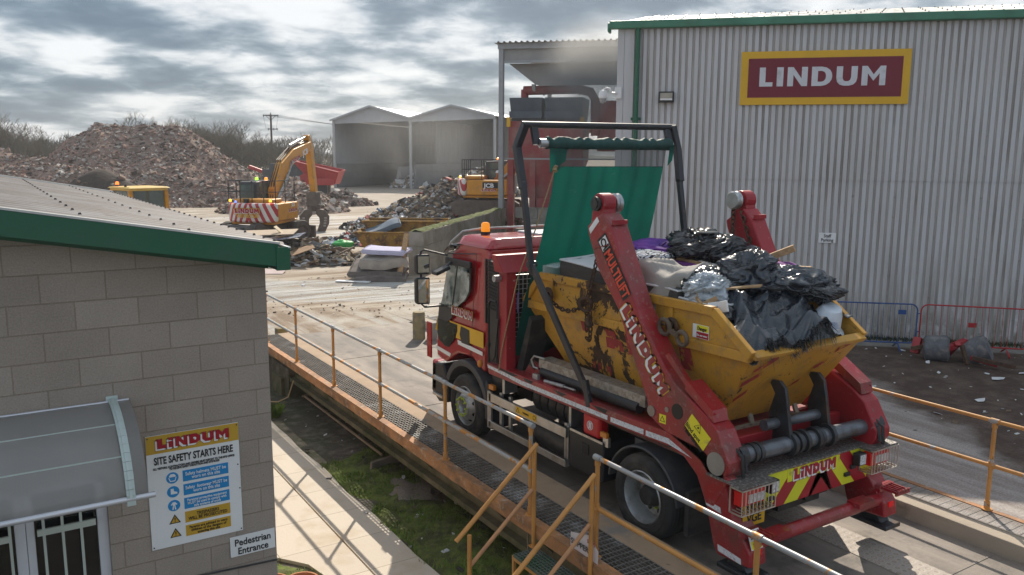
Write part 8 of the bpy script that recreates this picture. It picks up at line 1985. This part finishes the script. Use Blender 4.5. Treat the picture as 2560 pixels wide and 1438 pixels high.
# red screening machine behind the boom
sc_ = px_at(800, 440, 76); sc_.z = YZ
sm_ = thing('screening_machine', 'dark screening machine with an open red hopper behind the excavator', 'machine', tuple(sc_), -YAW)
M_SCR = mat('screener_red', (.40, .035, .035), .5, var=.12)
b = MB(); o_ = [V(*p) for p in ((-.6, -1, 1.95), (1.7, -1.6, 1.7), (1.7, .6, 1.7), (-.6, 1, 1.95), (-2.2, -1.2, 3.75), (2.1, -1.9, 2.75), (2.1, 1.0, 2.9), (-2.2, 1.2, 3.75))]
b.add(o_, [(0, 3, 2, 1), (0, 1, 5, 4), (1, 2, 6, 5), (2, 3, 7, 6), (3, 0, 4, 7)]); b.tube(o_[4:], .06, 6, closed=True); b.build('hopper', M_SCR, sm_, solid=.05)
b = MB(); b.box(-.9, 1.6, -1.7, -1.5, 1.6, 2.2); b.bar((-2.6, -.8, 1.3), (-.4, -.9, 2.5), .5, 1.0); b.bar((-6.5, 0, 3.2), (-3.8, 0, 2.2), .5, .3); b.build('chute', M_SCR, sm_)
b = MB(); b.box(-5.0, -.2, -1, 1, 1.0, 3.0); b.box(-4.4, -1.4, -.9, .9, 3.0, 3.5); b.box(-.4, .8, -.8, .8, .7, 1.9); b.build('engine_housing', mat('screener_dark', (.07, .075, .08), .6, var=.3, scale=1.5), sm_)
b = MB(); b.box(-4.5, .2, -1.2, -.7, 0, .8); b.box(-4.5, .2, .7, 1.2, 0, .8); b.box(.9, 1.05, -.9, -.75, 0, 1.9); b.build('track', M_MUCK, sm_)

# ---- bare trees, hedge, pole and wires, far hills
M_TWIG = mat('bare_twigs', (.115, .095, .062), .9, var=.25, scale=.5); M_TRUNK = mat('bare_trunk', (.085, .07, .052), .9, var=.2)
def bare_tree(name, label, loc, h, spread, seed, group):
    t = thing(name, label, 'tree', tuple(loc), 0, group); rnd = random.Random(seed); tk_, cr = MB(), MB()
    def grow(p, d, l, r_, lev):
        n = 3 if lev < 3 else 2; pts = [p]
        for _ in range(n):
            d = (d + V(rnd.uniform(-.2, .2), rnd.uniform(-.2, .2), rnd.uniform(-.05, .18))).normalized(); p = p + d * l / n; pts.append(p)
        (tk_ if lev < 1 else cr).tube(pts, [r_ * (1 - .45 * k / n) for k in range(n + 1)], 5 if lev < 2 else 3, caps=False)
        if lev >= 5: return
        for _ in range((4, 4, 4, 4, 5)[lev]):
            q = pts[rnd.randint(1, n)]; a = rnd.uniform(0, 6.28); o_ = V(math.cos(a), math.sin(a), 0)
            grow(q, (d * .75 + o_ * spread * rnd.uniform(.5, 1.1) + V(0, 0, .25)).normalized(), l * rnd.uniform(.58, .8), max(.016, r_ * .52), lev + 1)
    for k in range(3): a = k * 2.1 + seed; grow(V(.25 * math.cos(a), .25 * math.sin(a), -.1), V(.3 * math.cos(a), .3 * math.sin(a), 1).normalized(), h * .30, .10, 0)
    tk_.build('trunk', M_TRUNK, t); cr.build('crown', M_TWIG, t)
    return t
def tp(px, d): p = px_at(px, 400, d); return V(p.x, p.y, YZ)
kinds = ['low bushy bare hawthorn in the hedge behind the rubble', 'taller bare tree with upswept twigs behind the rubble', 'wide bare thicket tree along the yard boundary']
protos = []
for i, (px, d, h, sp) in enumerate(((10, 120, 12.2, .9), (400, 122, 12.4, .75), (545, 118, 13.0, 1.0))): protos.append(bare_tree('bare_tree', kinds[i], tp(px, d), h, sp, 5 + i, 'bare trees beyond the yard'))
rnd = random.Random(11)
spots = ['beyond the left foot of the rubble heap', 'left of the rubble heap, second from the tall left tree', 'just left of the rubble heap slope', 'close against the left slope of the rubble heap', 'at the far left beside the low hawthorn',
         'behind the dip in the rubble heap crest', 'behind the middle of the rubble heap crest', 'behind the right knuckle of the rubble heap', 'where the rubble heap starts to fall away', 'tall above the falling right slope of the rubble', 'above the middle of the right rubble slope', 'behind the lower right rubble slope', 'nearest the pole on its left', 'directly behind the electricity pole foot',
         'just right of the electricity pole', 'standing clear between pole and excavator boom', 'behind the bend of the excavator boom', 'seen between the grab arm and the shed', 'behind the right rubble slope, taller than its neighbours', 'rising behind the right knuckle of the heap']
for (px, k, sc), w in zip(((-60, 1, 1.0), (60, 2, .82), (110, 0, .82), (150, 0, .7), (-15, 2, .9), (335, 0, .98), (375, 2, .9), (450, 0, 1.0), (500, 2, .98), (520, 1, .95), (575, 0, .92), (610, 2, .8), (640, 0, .78), (668, 2, .72), (700, 0, .70), (735, 1, .80), (760, 0, .66), (810, 0, .55), (590, 1, .85), (480, 1, .95)), spots):
    dup(protos[k], tp(px, 116 + rnd.uniform(0, 12)), rnd.uniform(0, 6), ('low bushy bare tree ', 'upswept bare tree ', 'wide bare thicket tree ')[k] + w, None, (sc, sc, sc * rnd.uniform(.92, 1.05)))
b = MB(); rnd = random.Random(12)
for _ in range(13000):
    px = rnd.uniform(-120, 860); p = tp(px, rnd.uniform(112, 130)); hh = 6.0 + 1.4 * mn.noise(Vector((px * .02, 0, 0))); z = YZ + rnd.random() ** 1.3 * hh; a = rnd.uniform(-.9, .9); l = rnd.uniform(.5, 1.3); d = R2 * math.sin(a) * l + V(0, 0, math.cos(a) * l) + F2 * rnd.uniform(-.3, .3); w = R2 * .05
    q = V(p.x, p.y, z); b.add([q - w, q + w, q + d], [(0, 1, 2)])
tag(b.build('hedge', mat('hedge_twig', (.10, .088, .055), .9, var=.35, scale=.4)), 'dense brown winter hedge along the far side of the yard', 'hedge', kind='stuff')
pp = tp(681, 126); po = thing('utility_pole', 'dark timber electricity pole with crossarms beyond the hedge', 'pole', tuple(pp))
b = MB(); b.cyl((pp.x, pp.y, YZ), (pp.x, pp.y, 10.1), .17, .14, 10); b.build('pole', mat('tarred_pole', (.05, .042, .035), .9), po, world=True)
def pq(s, z): return V(pp.x, pp.y, z) + R2 * s
b = MB(); b.bar(pq(-1.15, 9.95), pq(1.15, 9.95), .14, .14); b.bar(pq(-.75, 9.9), pq(0, 9.2), .06, .06); b.bar(pq(.75, 9.9), pq(0, 9.2), .06, .06); b.bar(pq(-.5, 7.9), pq(1.0, 7.9), .10, .12); b.build('crossarm', MATS['tarred_pole'], po, world=True)
b = MB()
for s, z in ((-1.1, 9.7), (1.1, 9.7), (0, 10.0), (-.45, 7.7), (.9, 7.7), (.4, 7.7)): b.cyl(pq(s, z), pq(s, z + .35), .06, n=8)
b.build('insulator', M_DARK, po, world=True)
b = MB()
for s in (-1.1, 1.1): b.tube([pq(s, 9.7), pq(s * .8, 8.6), pq(s * .7, 7.9)], .015, 4)
for k in range(3): b.tube(sagp(pq((k - 1) * 1.1, 9.95), px_at(1500, 345 + 8 * k, 150), 1.2, 14), .02, 4)
b.build('wire', M_DARK, po, world=True)
b = MB(); b.grid(lambda u, v: ST(-2200 + 4400 * u, 1500 + 300 * v, -3 + (7 + 5 * mn.noise(Vector((u * 22, 0, 0))) + 2.5 * mn.noise(Vector((u * 180, 1, 0)))) * math.sin(PI * min(1, v + .02))), 300, 6)
o = b.build('hills', mat('far_woodland', (.05, .06, .055), .95, var=.2, scale=.01)); o["kind"] = "structure"

# ---- dusty air over the whole site
def volume(name, dens, col, noise=None, aniso=.25):
    m = bpy.data.materials.new(name); m.use_nodes = True; N, L = m.node_tree.nodes, m.node_tree.links
    N.remove(N['Principled BSDF']); v = N.new('ShaderNodeVolumePrincipled'); v.inputs['Color'].default_value = (*col, 1); v.inputs['Density'].default_value = dens; v.inputs['Anisotropy'].default_value = aniso
    L.new(v.outputs[0], N['Material Output'].inputs['Volume']); return m
b = MB(); b.box(-90, 130, -20, 190, -2.2, 14.0)
o = b.build('haze', volume('dusty_air', .0006, (.93, .95, 1.0)))
tag(o, 'thin pale dusty air hanging over the whole yard', 'haze', kind='stuff')

def dust(name, label, box, dens, scale, lo, hi, seed):
    m = bpy.data.materials.new(name); m.use_nodes = True; N, L = m.node_tree.nodes, m.node_tree.links
    N.remove(N['Principled BSDF']); v = N.new('ShaderNodeVolumePrincipled'); v.inputs['Color'].default_value = (.95, .94, .92, 1); v.inputs['Anisotropy'].default_value = .3
    tc = N.new('ShaderNodeTexCoord'); n = N.new('ShaderNodeTexNoise'); n.inputs['Scale'].default_value = scale; n.inputs['Detail'].default_value = 4; n.inputs['Distortion'].default_value = .8
    mp = N.new('ShaderNodeMapping'); mp.inputs['Location'].default_value = (seed, seed * .7, 0); mp.inputs['Scale'].default_value = (1, 1, .55); L.new(tc.outputs['Object'], mp.inputs[0]); L.new(mp.outputs[0], n.inputs['Vector'])
    mr = N.new('ShaderNodeMapRange'); mr.interpolation_type = 'SMOOTHSTEP'; mr.inputs[1].default_value = lo; mr.inputs[2].default_value = hi; mr.inputs[4].default_value = dens; L.new(n.outputs['Fac'], mr.inputs[0])
    # thins out towards the faces of the cloud
    g = N.new('ShaderNodeTexCoord'); s_ = N.new('ShaderNodeVectorMath'); s_.operation = 'SUBTRACT'; L.new(g.outputs['Generated'], s_.inputs[0]); s_.inputs[1].default_value = (.5, .5, .5)
    ln = N.new('ShaderNodeVectorMath'); ln.operation = 'LENGTH'; L.new(s_.outputs[0], ln.inputs[0])
    m2 = N.new('ShaderNodeMapRange'); m2.interpolation_type = 'SMOOTHSTEP'; m2.inputs[1].default_value = .5; m2.inputs[2].default_value = .15; L.new(ln.outputs['Value'], m2.inputs[0])
    mu = N.new('ShaderNodeMath'); mu.operation = 'MULTIPLY'; L.new(mr.outputs[0], mu.inputs[0]); L.new(m2.outputs[0], mu.inputs[1])
    L.new(mu.outputs[0], v.inputs['Density']); L.new(v.outputs[0], N['Material Output'].inputs['Volume'])
    b = MB(); b.hexa(box); o = b.build(name, m); tag(o, label, 'dust', kind='stuff')
dust('dust_cloud', 'drifting pale dust beneath the canopy beside the warehouse corner', [cp(s, o_, z) for z in (3.5, 11.5) for s, o_ in ((2.0, -3.0), (8.5, -3.0), (8.5, .7), (2.0, .7))], .50, .32, .42, .66, 3.0)
dust('dust_cloud', 'thin grey dust drifting across the mouth of the storage shed', [ST(s, t, z) for z in (-.1, 10.5) for s, t in ((-24, 82), (3, 82), (3, 100), (-24, 100))], .016, .12, .42, .68, 8.0)
scene.cycles.volume_step_rate = 2.0
scene.cycles.volume_max_steps = 256

# lettering becomes mesh so that every word is an object of its own
def lettering_to_mesh():
    dg = bpy.context.evaluated_depsgraph_get(); dg.update()
    for o in [o for o in scene.objects if o.type == 'FONT']:
        me = bpy.data.meshes.new_from_object(o.evaluated_get(dg)); me.name = 'lettering'
        n = bpy.data.objects.new('lettering', me); COL.objects.link(n); n.parent = o.parent; n.matrix_local = o.matrix_local.copy()
        if not me.materials: me.materials.append(o.data.materials[0])
        bpy.data.objects.remove(o)
lettering_to_mesh()

# pieces that lie apart become parts of their own
def split_islands(names):
    for o in [o for o in scene.objects if o.type == 'MESH' and o.name.split('.')[0] in names]:
        me = o.data; par = list(range(len(me.vertices)))
        def find(a):
            while par[a] != a: par[a] = par[par[a]]; a = par[a]
            return a
        for p in me.polygons:
            vs = list(p.vertices); r0 = find(vs[0])
            for q in vs[1:]: par[find(q)] = r0
        groups = {}
        for p in me.polygons: groups.setdefault(find(p.vertices[0]), []).append(p.index)
        if len(groups) < 2: continue
        sm = me.polygons[0].use_smooth
        for ps in groups.values():
            idx = {}; fs = []; mi = []
            for i in ps:
                fs.append([idx.setdefault(v, len(idx)) for v in me.polygons[i].vertices]); mi.append(me.polygons[i].material_index)
            m2 = bpy.data.meshes.new(o.name.split('.')[0]); m2.from_pydata([me.vertices[v].co[:] for v in idx], [], fs)
            for m_ in me.materials: m2.materials.append(m_)
            m2.polygons.foreach_set('material_index', mi)
            if sm: m2.polygons.foreach_set('use_smooth', [True] * len(fs)); m2.set_sharp_from_angle(angle=rad(38))
            n = o.copy(); n.data = m2; COL.objects.link(n)
        bpy.data.objects.remove(o)
split_islands({'collar', 'worn_lettering', 'red_slash', 'flashing', 'pin', 'marker_lamp', 'reflective_strip', 'paint_scuff', 'panel_', 'insulator', 'sheet_joint', 'coupling', 'security_bar', 'roller_end', 'rib', 'roller_bracket', 'cab_pillar'})
for o in scene.objects:
    if o.type == 'MESH' and o.name.split('.')[0] in ('roof_fixing', 'cladding_screw', 'fringe'): o["kind"] = "stuff"
